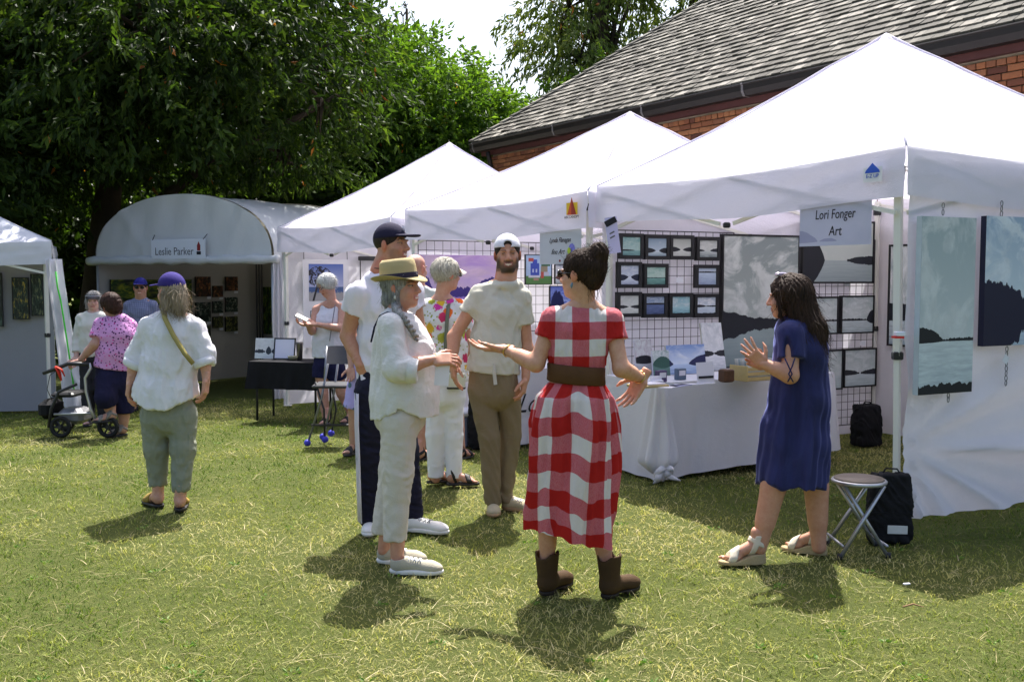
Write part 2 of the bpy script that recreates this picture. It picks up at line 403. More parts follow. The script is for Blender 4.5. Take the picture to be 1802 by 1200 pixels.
# ================================================================ trees
def leaf_mesh(pos, dirs, lens, wids, cols, r):
    n = len(pos); d = dirs / np.linalg.norm(dirs, axis=1, keepdims=True)
    a = r.normal(size=(n, 3)); a[:, 2] *= .6; sd = np.cross(d, a); sd /= np.linalg.norm(sd, axis=1, keepdims=True) + 1e-6
    nm = np.cross(sd, d)
    L_, W_ = lens[:, None], wids[:, None]
    P = np.zeros((n, 4, 3), np.float32)
    P[:, 0] = pos; P[:, 1] = pos + d * L_ * .45 + sd * W_ * .5 + nm * W_ * .18; P[:, 2] = pos + d * L_ - nm * L_ * .08
    P[:, 3] = pos + d * L_ * .45 - sd * W_ * .5 + nm * W_ * .18
    q = np.arange(n)[:, None] * 4 + np.array([[0, 1, 2, 3]])
    return mesh_np(P.reshape(-1, 3), q, False, np.repeat(cols, 4, 0))
MBK = plain('dark tree bark', (0.05, 0.038, 0.028), 0.9, 0.1, 0, 0.3, 20, 0.6)
MLF = m_leaf('tree leaf', 0.5, 0.5, 0.22, (1.35, 1.4, .5))
MLN = m_leaf('conifer foliage', 0.3, 0.55, 0.2, (1.1, 1.15, .6))
def tree(name, label, base, trunk_r, lobes, n, llen, lwid, droop, palette, seed, per=14, spray=0.45, avoid=None, rust=0.0, mat=None, limbs=True, shell=0.55, group=None, trunk_top=None):
    r = np.random.default_rng(seed); root = thing(name, label, 'tree', base, group)
    lob = np.array([(*c, *rad) for c, rad in lobes], float); vol = lob[:, 3] * lob[:, 4] * lob[:, 5]; ns = n // per
    li = r.choice(len(lob), ns, p=vol / vol.sum()); dv = r.normal(size=(ns, 3)); dv /= np.linalg.norm(dv, axis=1, keepdims=True)
    rad = (1 - (1 - shell) * r.random(ns) ** 1.5)[:, None] * (1 + .12 * r.normal(size=(ns, 1)))
    cen = lob[li, :3] + dv * rad * lob[li, 3:6]
    out = dv * np.array([1, 1, .5]); out[:, 2] -= droop * .45; out += r.normal(size=(ns, 3)) * .35; out /= np.linalg.norm(out, axis=1, keepdims=True)
    t = np.tile(np.linspace(0.05, 1, per), ns); sp = np.repeat(np.arange(ns), per)
    sl_ = spray * (0.6 + .8 * r.random(ns))
    pos = cen[sp] + out[sp] * (t * sl_[sp])[:, None]; pos[:, 2] -= droop * .35 * (t ** 2) * sl_[sp]
    pos += r.normal(size=pos.shape) * llen * .25
    dirs = out[sp] * .7 + r.normal(size=pos.shape) * .55; dirs[:, 2] -= droop
    pal = np.array(palette); tone = np.repeat(r.random(ns), per) * .6 + r.random(ns * per) * .4
    f = tone * (len(pal) - 1) * .999; i0 = f.astype(int); fr = (f - i0)[:, None]; cols = pal[i0] * (1 - fr) + pal[i0 + 1] * fr
    cols = cols * (0.75 + .5 * r.random((len(cols), 1)))
    if rust:
        mk = r.random(len(cols)) < rust; cols[mk] = np.array([0.30, 0.11, 0.025]) * (0.7 + .8 * r.random((mk.sum(), 1)))
    if avoid is not None:
        k = ~avoid(pos); pos, dirs, cols = pos[k], dirs[k], cols[k]
    n_ = len(pos); me = leaf_mesh(pos - np.array(base), dirs, llen * (.45 + 1.0 * r.random(n_)), lwid * (.7 + .6 * r.random(n_)), cols, r)
    link('crown', me, mat or MLF, root)
    tr = MB(); top = Vector(trunk_top) if trunk_top else Vector(lob[:, :3].mean(0)); b0 = Vector(base)
    pts = [b0 + (top - b0) * k + Vector((.15 * math.sin(k * 5 + seed), .1 * math.cos(k * 4), 0)) * k for k in np.linspace(0, 1, 7)]
    tr.tube([p - b0 for p in pts], [trunk_r * (1 - .75 * k) for k in np.linspace(0, 1, 7)], 10)
    if limbs:
        for c, rd in lobes:
            c = Vector(c); s0 = pts[random.randint(2, 5)]
            tr.tube([s0 - b0, (s0 * .5 + c * .5) - b0 + Vector((0, 0, .25)), c - b0], [trunk_r * .4, trunk_r * .26, trunk_r * .12], 6)
            for _ in range(7):
                e = c + Vector(r.normal(size=3)).normalized() * min(rd) * .85; tr.tube([c - b0, (c + e) / 2 - b0 + Vector((0, 0, .1)), e - b0], [trunk_r * .13, trunk_r * .08, .008], 5)
    tr.build('trunk', MBK, root, True); return root
def av_tents(p):
    return ((p[:, 1] < 20.6) & (p[:, 1] > 11) & (p[:, 2] < 3.12) & (p[:, 0] > -6.9)) | ((p[:, 2] < 2.6) & (p[:, 1] < 14.4)) | (p[:, 1] < 11.2)
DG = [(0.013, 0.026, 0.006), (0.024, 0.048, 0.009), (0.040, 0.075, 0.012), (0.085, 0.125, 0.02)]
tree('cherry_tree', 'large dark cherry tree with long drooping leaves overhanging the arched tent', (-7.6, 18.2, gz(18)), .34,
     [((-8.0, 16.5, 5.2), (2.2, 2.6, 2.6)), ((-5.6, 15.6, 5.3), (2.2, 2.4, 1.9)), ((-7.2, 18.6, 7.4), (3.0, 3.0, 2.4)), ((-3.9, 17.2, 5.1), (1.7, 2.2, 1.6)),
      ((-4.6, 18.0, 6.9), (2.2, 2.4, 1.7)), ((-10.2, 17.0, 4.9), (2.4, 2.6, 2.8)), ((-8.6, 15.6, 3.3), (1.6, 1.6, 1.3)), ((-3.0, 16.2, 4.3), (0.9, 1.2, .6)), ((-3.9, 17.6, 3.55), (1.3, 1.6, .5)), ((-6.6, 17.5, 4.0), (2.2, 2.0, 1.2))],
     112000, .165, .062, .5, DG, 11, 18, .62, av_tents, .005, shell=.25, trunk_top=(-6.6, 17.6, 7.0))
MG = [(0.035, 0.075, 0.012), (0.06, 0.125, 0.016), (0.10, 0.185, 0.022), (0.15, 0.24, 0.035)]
tree('leafy_tree', 'bright green leafy tree lit from above, left of the brick building', (-2.4, 23.0, gz(23)), .22,
     [((-3.6, 22.6, 4.9), (1.7, 1.6, 1.8)), ((-2.1, 22.4, 5.0), (1.6, 1.6, 1.7)), ((-.9, 22.6, 4.4), (1.4, 1.4, 1.5)), ((-3.0, 22.8, 6.3), (1.1, 1.1, .9)), ((-1.3, 23, 6.0), (.55, .6, .6)), ((-4.9, 23, 5.6), (1.3, 1.3, 1.5)), ((-2.2, 22.2, 3.3), (2.0, 1.2, 1.2)), ((.1, 23, 3.9), (1.0, 1.0, 1.1))],
     70000, .15, .062, .3, MG, 21, 12, .38, None, .002, shell=.45)
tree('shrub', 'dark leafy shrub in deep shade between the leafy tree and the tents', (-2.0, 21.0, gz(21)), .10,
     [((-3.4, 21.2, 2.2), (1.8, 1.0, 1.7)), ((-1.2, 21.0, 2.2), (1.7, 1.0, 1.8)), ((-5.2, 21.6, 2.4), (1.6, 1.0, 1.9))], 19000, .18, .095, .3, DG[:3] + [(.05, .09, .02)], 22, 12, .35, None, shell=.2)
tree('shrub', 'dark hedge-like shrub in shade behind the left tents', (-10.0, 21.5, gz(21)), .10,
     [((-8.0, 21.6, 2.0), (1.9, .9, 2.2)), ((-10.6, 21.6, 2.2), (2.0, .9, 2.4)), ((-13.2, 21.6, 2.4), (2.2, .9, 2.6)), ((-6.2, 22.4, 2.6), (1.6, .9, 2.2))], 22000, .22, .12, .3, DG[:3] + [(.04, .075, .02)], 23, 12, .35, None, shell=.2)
tree('deciduous_tree', 'tall dark tree filling the gap behind the cherry tree', (-9.0, 26.5, gz(26)), .3,
     [((-11.5, 26.0, 6.0), (3.4, 1.4, 4.6)), ((-7.0, 26.0, 5.6), (3.0, 1.4, 4.4)), ((-14.6, 26.0, 6.0), (3.0, 1.4, 5.0)), ((-4.6, 26.5, 4.6), (2.4, 1.4, 3.6)), ((-9.2, 27, 2.2), (8.0, 1.0, 2.4)), ((-1.6, 26.5, 3.0), (2.6, 1.0, 2.6))], 24000, .36, .18, .4, DG, 24, 12, .5, None, shell=.2)
CG = [(0.05, 0.08, 0.014), (0.085, 0.125, 0.02), (0.13, 0.175, 0.03), (0.20, 0.22, 0.05)]
def cedar(label, x, y, h, rr, n, seed, name='cedar_tree'):
    lb = []; rz = random.Random(seed)
    for k in range(26):
        z = h * (0.22 + .76 * k / 25); q = rr * (1.05 - z / h) ** .7; a = rz.random() * 6.28
        lb.append(((x + math.cos(a) * q * .6, y + math.sin(a) * q * .5, z), (q * .75 + .15, q * .6 + .15, .4 + .28 * q)))
    tree(name, label, (x, y, gz(y)), .22, lb, n, .20, .06, .95, CG, seed, 16, .5, None, .006, MLN, True, .2, trunk_top=(x, y, h * .97))
cedar('tall drooping cedar tree rising above the left end of the roof', 2.3, 27.0, 13.5, 3.0, 34000, 31)
cedar('second tall cedar tree behind the roof, right of the first cedar', 5.9, 28.5, 14.5, 3.2, 28000, 33)
tree('leafy_tree', 'rounded green tree below the cedars at the roof corner', (1.4, 25.0, gz(25)), .18,
     [((1.0, 25, 5.0), (1.1, 1, 1.2)), ((2.4, 25, 5.4), (1.2, 1, 1.3)), ((.3, 25.4, 4.2), (1.0, 1, 1.2)), ((3.6, 25.5, 5.2), (1.3, 1, 1.3))], 20000, .145, .068, .3, MG, 41, 12, .3, None, shell=.4)
cedar('small far conifer tip showing above the leafy tree', -4.6, 44.0, 13.4, 1.3, 2600, 35, 'conifer_tree')
tree('leafy_tree', 'small distant tree against the white sky beside the cedar', (-1.5, 40.0, gz(40)), .15,
     [((-1.6, 40, 8.8), (.75, .7, .9)), ((-1.0, 40, 7.6), (1.2, .9, 1.1)), ((-2.4, 40, 7.0), (1.4, .9, 1.3))], 6000, .17, .08, .3, DG[1:] + [(.1, .15, .03)], 42, 12, .4, None, shell=.4)

# low weeds in the lawn
rw = np.random.default_rng(77); nw = 130; yw = 3.6 + 8.5 * rw.random(nw) ** 1.4; xw = (rw.random(nw) * 2 - 1) * (yw * .55 + .4); kp = 9
ang = rw.random(nw * kp) * 6.283; rr_ = .03 * rw.random(nw * kp); bx_ = np.repeat(xw, kp) + np.cos(ang) * rr_; by_ = np.repeat(yw, kp) + np.sin(ang) * rr_
zz_ = -.03 * np.clip(by_ - 8, 0, 30) + .008 + .012 * rw.random(nw * kp); dd_ = np.stack([np.cos(ang), np.sin(ang), .25 + .4 * rw.random(nw * kp)], 1)
wc = np.array([(.09, .17, .03), (.12, .21, .035), (.16, .24, .05)])[rw.integers(0, 3, nw * kp)]
setp(link('lawn_weeds', leaf_mesh(np.stack([bx_, by_, zz_], 1), dd_, 0.016 + .014 * rw.random(nw * kp), .010 + .006 * rw.random(nw * kp), wc, rw), m_leaf('weed leaf', .3, .55, .2)), 'small green weeds scattered through the lawn', 'weeds', kind='stuff')

# ================================================================ tents
class Plane:
    """an upright sheet: origin, horizontal direction, outward normal"""
    def __init__(s, a, b, flip=False):
        s.o = Vector((a[0], a[1], 0)); d = Vector((b[0] - a[0], b[1] - a[1], 0)); s.len = d.length; s.x = d.normalized()
        s.n = Vector((s.x.y, -s.x.x, 0))
        if s.n.y > 0 or flip: s.n = -s.n
    def p(s, u, z, n=0.0): return s.o + s.x * u + Vector((0, 0, z)) + s.n * n
    def hit(s, px, py, n=0.0):
        c = Vector((0, 0, CAM_H)); d = at(px, py, 1.0) - c; o = s.o + s.n * n
        k = (o - c).dot(s.n) / d.dot(s.n); q = c + d * k
        return (q - o).dot(s.x), q.z
    def M(s): return Matrix((s.x, -s.n, Vector((0, 0, 1)))).transposed()
CANOPY = cloth('white polyester canopy', (0.79, 0.77, 0.86), 0.40, 0.02, 700, 0.2, 0.10, 0.7)
CANOPYB = cloth('beige canvas roof', (0.62, 0.58, 0.49), 0.15, 0.04, 700, 0.2, 0.12, 0.8)
CANOPYG = cloth('greyish vinyl tent skin', (0.70, 0.71, 0.72), 0.14, 0.03, 500, 0.15, 0.16, 0.5)
SIDEW = cloth('white tent side wall', (0.78, 0.765, 0.82), 0.38, 0.03, 700, 0.2, 0.22, 0.75)
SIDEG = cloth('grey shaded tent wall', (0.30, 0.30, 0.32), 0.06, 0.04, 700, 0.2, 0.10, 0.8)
POLE = plain('cream powder coated steel', (0.74, 0.73, 0.66), 0.4, 0.4, 0, 0.04)
BLKP = plain('black plastic fitting', (0.018, 0.018, 0.02), 0.45, 0.4)
BLKC = cloth('black nylon', (0.012, 0.012, 0.014), 0, 0.3, 500, 0.3, 0.2, 0.8)
def wob(u, v, s, a): return a * (math.sin(u * 9 + s + 2 * math.sin(v * 5 + s)) * .5 + math.sin(u * 23 + v * 7 + s * 2) * .25 + math.sin(v * 17 - u * 6 + s) * .25)
def roof_panel(A, B, ap, seed, sag=0.10):
    A, B, ap = Vector(A), Vector(B), Vector(ap)
    def f(u, v):
        e = A.lerp(B, u); p = e.lerp(ap, v)
        s_ = sag * math.sin(math.pi * v) * (0.55 + .45 * math.sin(math.pi * u) * 1.2) * (1 - v * .35)
        p.z -= s_; p.z -= 0.05 * math.sin(math.pi * u) * (1 - v) ** 2
        p.z += wob(u * 1.3, v * 1.3, seed, .014) * math.sin(math.pi * v) * (1 - v) + .010 * math.exp(-((v - .80) / .05) ** 2) * abs(math.sin(u * 14 + seed)) - .006 * math.exp(-((v - .74) / .012) ** 2)
        return p
    return f
def tent(name, label, C, zb, zt, apex, seed, skin=None, walls=(), lean=None):
    """C: corners near, front-left, back, right (xy). One pop-up canopy with legs, trusses and peak."""
    N_, F_, B_, R_ = [Vector((c[0], c[1], 0)) for c in C]; cen = (N_ + B_) / 2
    root = thing(name, label, 'tent', (cen.x, cen.y, gz(cen.y))); L0 = root.location; skin = skin or CANOPY
    cs = [N_, F_, B_, R_]; ap = Vector(apex)
    ov = [c + (c - cen).normalized() * .05 for c in cs]
    mb = MB()
    for i in range(4):
        a, b = ov[i] + Vector((0, 0, zt)), ov[(i + 1) % 4] + Vector((0, 0, zt))
        fn = roof_panel(a, b, ap, seed + i); mb.grid(lambda u, v: fn(u, v) - L0, 22, 16)
    can = mb.build('canopy', skin, root, True)
    hb = MB()
    for i in range(4):
        a = ov[i] + Vector((0, 0, zt)); fn = roof_panel(a, ov[(i + 1) % 4] + Vector((0, 0, zt)), ap, seed + i)
        hb.tube([fn(0, k / 10) - L0 + Vector((0, 0, .004)) for k in range(10)] + [ap - L0 + Vector((0, 0, .012))], .007, 5)
    hb.build('hip_seam', skin, can, True)
    cp = MB(); 
    cp.loft([[ap - L0 + Vector((math.cos(a) * r, math.sin(a) * r, -dz)) for a in [k * math.pi / 6 for k in range(12)]] for r, dz in ((.12, .125), (.05, .03), (.015, -.012))], False, True)
    cp.build('peak_cap', skin, can, True)
    for i in range(4):
        a, b = ov[i], ov[(i + 1) % 4]; nrm = ((a + b) / 2 - cen).normalized()
        def vf(u, v, a=a, b=b, nrm=nrm, i=i):
            p = a.lerp(b, u); dip = .05 * math.sin(math.pi * u) * (1 - v * 0)
            p.z = zt - dip - (zt - zb) * v + .008 * math.sin(u * 11 + i) * v
            return p + nrm * (wob(u * 2, v, seed + i * 3, .014) * math.sin(math.pi * min(1, v * 1.2 + .05)) + .012 * v + .003) - L0
        MB().grid(vf, 40, 8).build('valance', skin, root, True)
    for i, c in enumerate(cs):
        c = c + (cen - c).normalized() * .06
        ln = Vector((lean[0], lean[1], 0)) if (lean and i == 0) else Vector((0, 0, 0)); g = gz(c.y)
        top = c + Vector((0, 0, zt - .03)) + ln - L0; bot = c + Vector((0, 0, g + .01)) - L0; mid = bot.lerp(top, .47)
        lg = MB().sqbar(mid, top, .042).build('leg', POLE, root)
        MB().sqbar(bot, mid, .034).build('lower_tube', POLE, lg)
        MB().box(bot + Vector((0, 0, .004)), (.10, .10, .008)).build('foot_plate', POLE, lg)
        MB().box(mid, (.058, .058, .05), None, .006).build('height_lock', BLKP, lg)
        MB().box(bot.lerp(top, .955), (.062, .062, .06), None, .006).build('slider', BLKP, lg)
    hub = cen + Vector((0, 0, zt + .1)) - L0
    for i in range(4):
        a, b = cs[i] - L0, cs[(i + 1) % 4] - L0; hi = Vector((0, 0, zt - .05)); lo = Vector((0, 0, zt - .40)); m = (a + b) / 2
        off = (Vector((0, 0, 0)) - m).normalized(); off.z = 0; off *= .02
        for (p, q) in ((a + hi, m + lo), (a + lo, m + hi), (m + hi, b + lo), (m + lo, b + hi)):
            MB().sqbar(p.lerp(q, .03) + off, p.lerp(q, .97) + off, .014, .028).build('truss_bar', POLE, root); off = -off
        MB().box(m + lo, (.05, .05, .04), None, .008).build('truss_joint', BLKP, root)
        MB().sqbar(m + hi, hub, .016).build('peak_strut', POLE, root)
    MB().tube([hub - Vector((0, 0, .15)), ap - L0 - Vector((0, 0, .05))], .018, 8).build('centre_post', POLE, root, True)
    return root
def side_wall(root, A, B, ztop, zbot, amp=.02, seed=0, nu=46, nv=30, m=None, fold=None, name='side_wall'):
    L0 = root.location; pl = Plane(A, B)
    def f(u, v):
        zt_ = ztop(u) if callable(ztop) else ztop; zb_ = zbot(u) if callable(zbot) else zbot
        n = amp * (math.sin(u * 31 + seed + 1.5 * math.sin(v * 3)) * .5 + math.sin(u * 13 + v * 4 + seed) * .5) * (.25 + .75 * v)
        if fold: n += fold(u, v)
        return pl.p(pl.len * u, zt_ + (zb_ - zt_) * v, n) - L0
    return MB().grid(f, nu, nv).build(name, m or SIDEW, root, True)

T1 = dict(N=(2.36, 6.12), F=(.78, 8.75), B=(3.66, 10.2), R=(5.24, 7.57))
T2 = dict(N=(.66, 8.78), F=(-1.13, 11.2), B=(1.6, 12.75), R=(3.35, 10.42))
T3 = dict(N=(-1.34, 11.35), F=(-3.11, 13.7), B=(-.66, 15.5), R=(1.1, 13.2))
C_ = lambda t: (t['N'], t['F'], t['B'], t['R'])
t1 = tent('canopy_tent', 'nearest white pop-up canopy tent on the right with two tall seascapes on its side wall', C_(T1), 2.06, 2.36, (2.96, 8.14, 3.49), 1, lean=(-.03, .02))
t2 = tent('canopy_tent', 'middle white pop-up canopy tent with yellow and red maker mark on the valance', C_(T2), 2.0, 2.32, (1.24, 10.75, 3.30), 11)
t3 = tent('canopy_tent', 'white pop-up canopy tent between the middle tent and the arched tent', C_(T3), 1.93, 2.25, (-.82, 13.4, 3.33), 21)
# walls
def rad_folds(u, v):
    # creases that radiate from the tied lower corner of the wall
    x, y = u * 3.2, (v - .80) * 1.95; a = math.atan2(-y, x + .02); r = math.hypot(x, y)
    k = math.exp(-((r - .9) / .8) ** 2) * min(1, max(0, (v - .50) / .22))
    w = math.sin(a * 8 + .4); w2 = math.sin(a * 19 + 1.3)
    return .12 * k * ((1 - abs(w)) ** 1.5 * .8 + (1 - abs(w2)) * .22) + .004 * math.sin(u * 60 + v * 23)
NW = Vector((T1['N'][0], T1['N'][1], 0)); xr = Plane(T1['N'], T1['R']).x
a_ = NW + xr * .035
side_wall(t1, (a_.x, a_.y), T1['R'], 2.3, lambda u: .10 - .02 * u, .012, 2, 90, 60, fold=rad_folds)
side_wall(t1, T1['F'], T1['B'], 2.3, .02, .010, 4)
side_wall(t1, T1['B'], T1['R'], 2.3, .02, .016, 5)
side_wall(t2, T2['F'], T2['B'], 2.25, -.08, .012, 6)
side_wall(t2, T2['B'], T2['R'], 2.25, -.08, .012, 7)
side_wall(t3, T3['F'], T3['B'], 2.2, -.15, .012, 8)
side_wall(t3, T3['B'], T3['R'], 2.2, -.15, .012, 9)

# maker marks on the valances
def text_mesh(s, size, shear=0.0, extr=.0006, space=1.0):
    cu = bpy.data.curves.new('t', 'FONT'); cu.body = s; cu.size = size; cu.shear = shear; cu.extrude = extr
    cu.align_x = 'CENTER'; cu.align_y = 'CENTER'; cu.space_character = space; cu.resolution_u = 3
    o = bpy.data.objects.new('t', cu); col.objects.link(o); bpy.context.view_layer.update()
    me = bpy.data.meshes.new_from_object(o.evaluated_get(bpy.context.evaluated_depsgraph_get()))
    bpy.data.objects.remove(o); bpy.data.curves.remove(cu); return me
def put_text(parent, s, pl, u, z, n, size, m, shear=0, sx=1.0, name='lettering', tilt=0.0, space=1.0):
    """lettering standing on an upright plane, centred at (u, z)"""
    me = text_mesh(s, size, shear, .0006, space); me.materials.clear(); o = link(name, me, m, parent)
    M = Matrix((pl.x * sx, Vector((0, 0, 1)), pl.n)).transposed()
    if tilt: M = M @ Matrix.Rotation(tilt, 3, 'Z')
    base = parent.matrix_basis.translation if parent.parent is None else Vector((0, 0, 0))
    o.matrix_basis = Matrix.Translation(pl.p(u, z, n) - base) @ M.to_4x4(); return o
INK = plain('black print ink', (0.02, 0.02, 0.025), 0.6, 0.2)
def poly(parent, pl, pts, n, m, name, th=.0015):
    """flat shape on a plane given in (u, z), with a little thickness"""
    L0 = parent.location if parent.parent is None else Vector((0, 0, 0)); mb = MB(); k = len(pts)
    vs = [pl.p(u, z, n + th) - L0 for u, z in pts] + [pl.p(u, z, n) - L0 for u, z in pts]
    mb.add(vs, [tuple(range(k))] + [(i, i + k, (i + 1) % k + k, (i + 1) % k) for i in range(k)])
    return mb.build(name, m, parent)
def oc(u, z, r, n=12, sy=1): return [(u + r * math.cos(2 * math.pi * i / n), z + r * sy * math.sin(2 * math.pi * i / n)) for i in range(n)]
def rect(u0, z0, u1, z1): return [(u0, z0), (u1, z0), (u1, z1), (u0, z1)]
P1F = Plane(T1['F'], T1['N']); P2F = Plane(T2['F'], T2['N']); P1W = Plane(T1['F'], T1['B']); P1R = Plane(T1['N'], T1['R'])
P2W = Plane(T2['F'], T2['B']); P3W = Plane(T3['F'], T3['B']); P1B = Plane(T1['B'], T1['R'])
MBLU = plain('logo blue print', (0.03, 0.10, 0.55), 0.5); MYEL = plain('logo yellow print', (0.75, 0.50, 0.03), 0.5); MORG = plain('logo orange red print', (0.65, 0.10, 0.03), 0.5)
MLGT = plain('logo white patch', (0.75, 0.75, 0.78), 0.5)
u, z = P1F.hit(1534, 303, .085)
poly(t1, P1F, rect(u - .07, z - .06, u + .07, z + .03), .075, MLGT, 'maker_patch')
poly(t1, P1F, [(u - .055, z - .005), (u + .055, z - .005), (u + .05, z + .01), (u, z + .055), (u - .05, z + .01)], .079, MBLU, 'maker_mark')
put_text(t1, 'E-Z UP', P1F, u, z - .025, .08, .032, MBLU, name='maker_lettering')
u, z = P2F.hit(1005, 372, .085)
poly(t2, P2F, rect(u - .075, z - .03, u + .075, z + .075), .075, MYEL, 'maker_patch')
poly(t2, P2F, [(u - .06, z - .03), (u + .06, z - .03), (u, z + .12)], .078, MORG, 'maker_mark')
poly(t2, P2F, [(u, z - .03), (u + .06, z - .03), (u, z + .12)], .081, plain('logo dark red print', (.35, .04, .03)), 'maker_mark')
put_text(t2, 'ABCCANOPY', P2F, u, z - .05, .08, .033, INK, name='maker_lettering')

# ---- arched tents
FL, FR = Vector((-6.62, 16.2, 0)), Vector((-3.52, 14.9, 0)); WD = (FR - FL); DD = Vector((.44, .90, 0)).normalized()
def arch(root, d0, d1, skin, grow=0.0):
    L0 = root.location; mb = MB(); c0 = (FL + FR) / 2; hw = WD / 2 * (1 + grow)
    def f(u, v):
        a = math.pi * (1 - u); k = c0 + hw * math.cos(a) * 1.02 + DD * (d0 + (d1 - d0) * v)
        rib = .02 * abs(math.sin(v * math.pi * 2)) * math.sin(a)
        return k + Vector((0, 0, 1.86 + (.99 + grow) * max(0, math.sin(a)) ** .82 - rib + wob(u * 3, v * 4, 2, .008))) - L0
    mb.grid(f, 36, 26); return mb.build('roof', skin, root, True)
t4 = thing('arched_tent', 'white arched-roof tent with a name board over its dark opening', 'tent', (-4.3, 17.3, gz(17)))
arch(t4, 0, 2.5, CANOPYG); L4 = t4.location
PF = Plane((FL.x, FL.y), (FR.x, FR.y))
def tymp(u, v):
    a = math.pi * (1 - u); zt_ = 1.86 + .985 * max(0, math.sin(a)) ** .82
    zz = 1.82 + (zt_ - 1.82) * v
    n = .02 * abs(math.sin(u * 26 + 2.5 * v + math.sin(v * 4))) * (.3 + v) * (1 - abs(2 * u - 1)) + .012 * math.sin(u * 61 + 6 * v)* (1 - abs(2 * u - 1)) + .02 * math.exp(-((u - .42 - .05 * v) / .02) ** 2) * (1 - v) + .022 * math.exp(-((u - .62 - .12 * v) / .018) ** 2) + .018 * math.exp(-((u - .33 + .08 * v) / .02) ** 2)
    return PF.p(PF.len * (.5 - .5 * math.cos(a)* -1 * -1), zz, n + .01) - L4
MB().grid(tymp, 60, 16).build('front_panel', CANOPYG, t4, True)
ro = MB(); ro.tube([PF.p(PF.len * k / 24, 1.84 + .008 * math.sin(k * 2.1), .05) - L4 for k in range(-1, 26)], [.065 + .012 * math.sin(k * 1.7) for k in range(27)], 10); ro.build('rolled_wall', CANOPYG, t4, True)
MTL = plain('galvanised tube', (0.45, 0.46, 0.47), 0.35, 0.5, 0.6)
for p in (FL, FR, FL + DD * 3.8, FR + DD * 3.8):
    g = gz(p.y); MB().tube([p + Vector((0, 0, g)) - L4, p + Vector((0, 0, 1.9)) - L4], .022, 8).build('leg', MTL, t4, True)
TQ = [FL, FR, FR + DD * 3.8, FL + DD * 3.8]; q2 = lambda p: (p.x, p.y)
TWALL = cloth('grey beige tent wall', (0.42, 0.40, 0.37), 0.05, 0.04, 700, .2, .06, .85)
P4W = Plane(q2(TQ[0]), q2(TQ[3]))
if P4W.n.dot(FR - FL) < 0: P4W.n = -P4W.n
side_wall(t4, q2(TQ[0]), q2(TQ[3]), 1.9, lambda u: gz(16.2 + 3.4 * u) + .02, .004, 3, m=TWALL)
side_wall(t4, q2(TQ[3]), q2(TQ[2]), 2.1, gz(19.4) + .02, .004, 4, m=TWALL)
side_wall(t4, q2(TQ[1]), q2(TQ[2]), 1.9, lambda u: gz(14.9 + 3.4 * u) + .02, .012, 5, m=SIDEW)
# gathered curtain at the front right leg
def curt(u, v):
    p = FR + Vector((.10, -.05, 0)); wdt = .13 + .10 * v + .09 * math.sin(math.pi * min(1, v * 1.4)) ; g = gz(14.9)
    return p + xr * ((u - .4) * wdt) + Vector((0, -.03 * math.sin(u * 22), 1.84 + (g - 1.84) * v)) - L4
MB().grid(curt, 30, 20).build('gathered_curtain', SIDEW, t4, True)
bd = MB(); 
for k in (0, .05, -.05): bd.tube([TQ[3] + Vector((.12 + k, -.25, gz(19))) - L4, TQ[3] + Vector((.12 + k, -.25, 1.95)) - L4], .02, 6)
bd.build('pole_bundle', plain('dark steel', (.06, .06, .06), .4, .4, .4), t4, True)
t6 = thing('arched_tent', 'beige canvas roof of a second arched tent joined behind the first', 'tent', (-2.6, 20.5, gz(20)))
arch(t6, 2.46, 6.6, CANOPYB, .015)
for k in (-.02, 1.02):
    for d in (4.2, 6.5):
        p = FL + WD * k + DD * d; MB().tube([p + Vector((0, 0, gz(p.y))) - t6.location, p + Vector((0, 0, 1.9)) - t6.location], .022, 8).build('leg', MTL, t6, True)
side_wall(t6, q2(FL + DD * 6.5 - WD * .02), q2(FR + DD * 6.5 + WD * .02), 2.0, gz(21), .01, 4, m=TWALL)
# name board on the arched tent
def board(name, label, pl, u0, z0, u1, z1, n, m, cat='sign', th=.006, group=None):
    L0 = pl.p((u0 + u1) / 2, z0, n); root = thing(name, label, cat, L0, group)
    vs = [pl.p(uu, zz, n + k) - L0 for k in (0, th) for zz in (z0, z1) for uu in (u0, u1)]
    MB().add(vs, [(0, 2, 3, 1), (4, 5, 7, 6), (0, 1, 5, 4), (2, 6, 7, 3), (0, 4, 6, 2), (1, 3, 7, 5)]).build('board', m, root); return root
WBRD = plain('white sign board', (0.72, 0.74, 0.80), 0.5, 0.3, 0, .03)
DRED = plain('dark red print', (0.25, 0.02, 0.02), .5)
u0, z0 = PF.hit(268, 456, .1); u1, z1 = PF.hit(362, 420, .1)
sg = board('name_board', 'white name board lettered Leslie Parker hung on the arched tent', PF, u0, z0, u1, z1, .11, WBRD)
u, z = PF.hit(306, 443, .12); put_text(sg, 'Leslie Parker', PF, u, z, .119, .165, plain('grey print ink', (.10, .10, .12), .6), 0, .86)
u, z = PF.hit(349.5, 440, .12)
poly(sg, PF, rect(u - .03, z - .01, u + .03, z + .06), .118, DRED, 'tower_mark')
poly(sg, PF, [(u - .035, z + .06), (u + .035, z + .06), (u, z + .13)], .118, DRED, 'tower_mark')
poly(sg, PF, rect(u - .04, z - .07, u + .04, z - .02), .118, INK, 'tower_mark')
for uu in (u0 + .03, u1 - .03): MB().tube([PF.p(uu, z1 - .01, .12) - sg.location, PF.p(uu + (.02 if uu > u else -.02), z1 + .07, .05) - sg.location], .006, 5).build('tie', BLKP, sg)

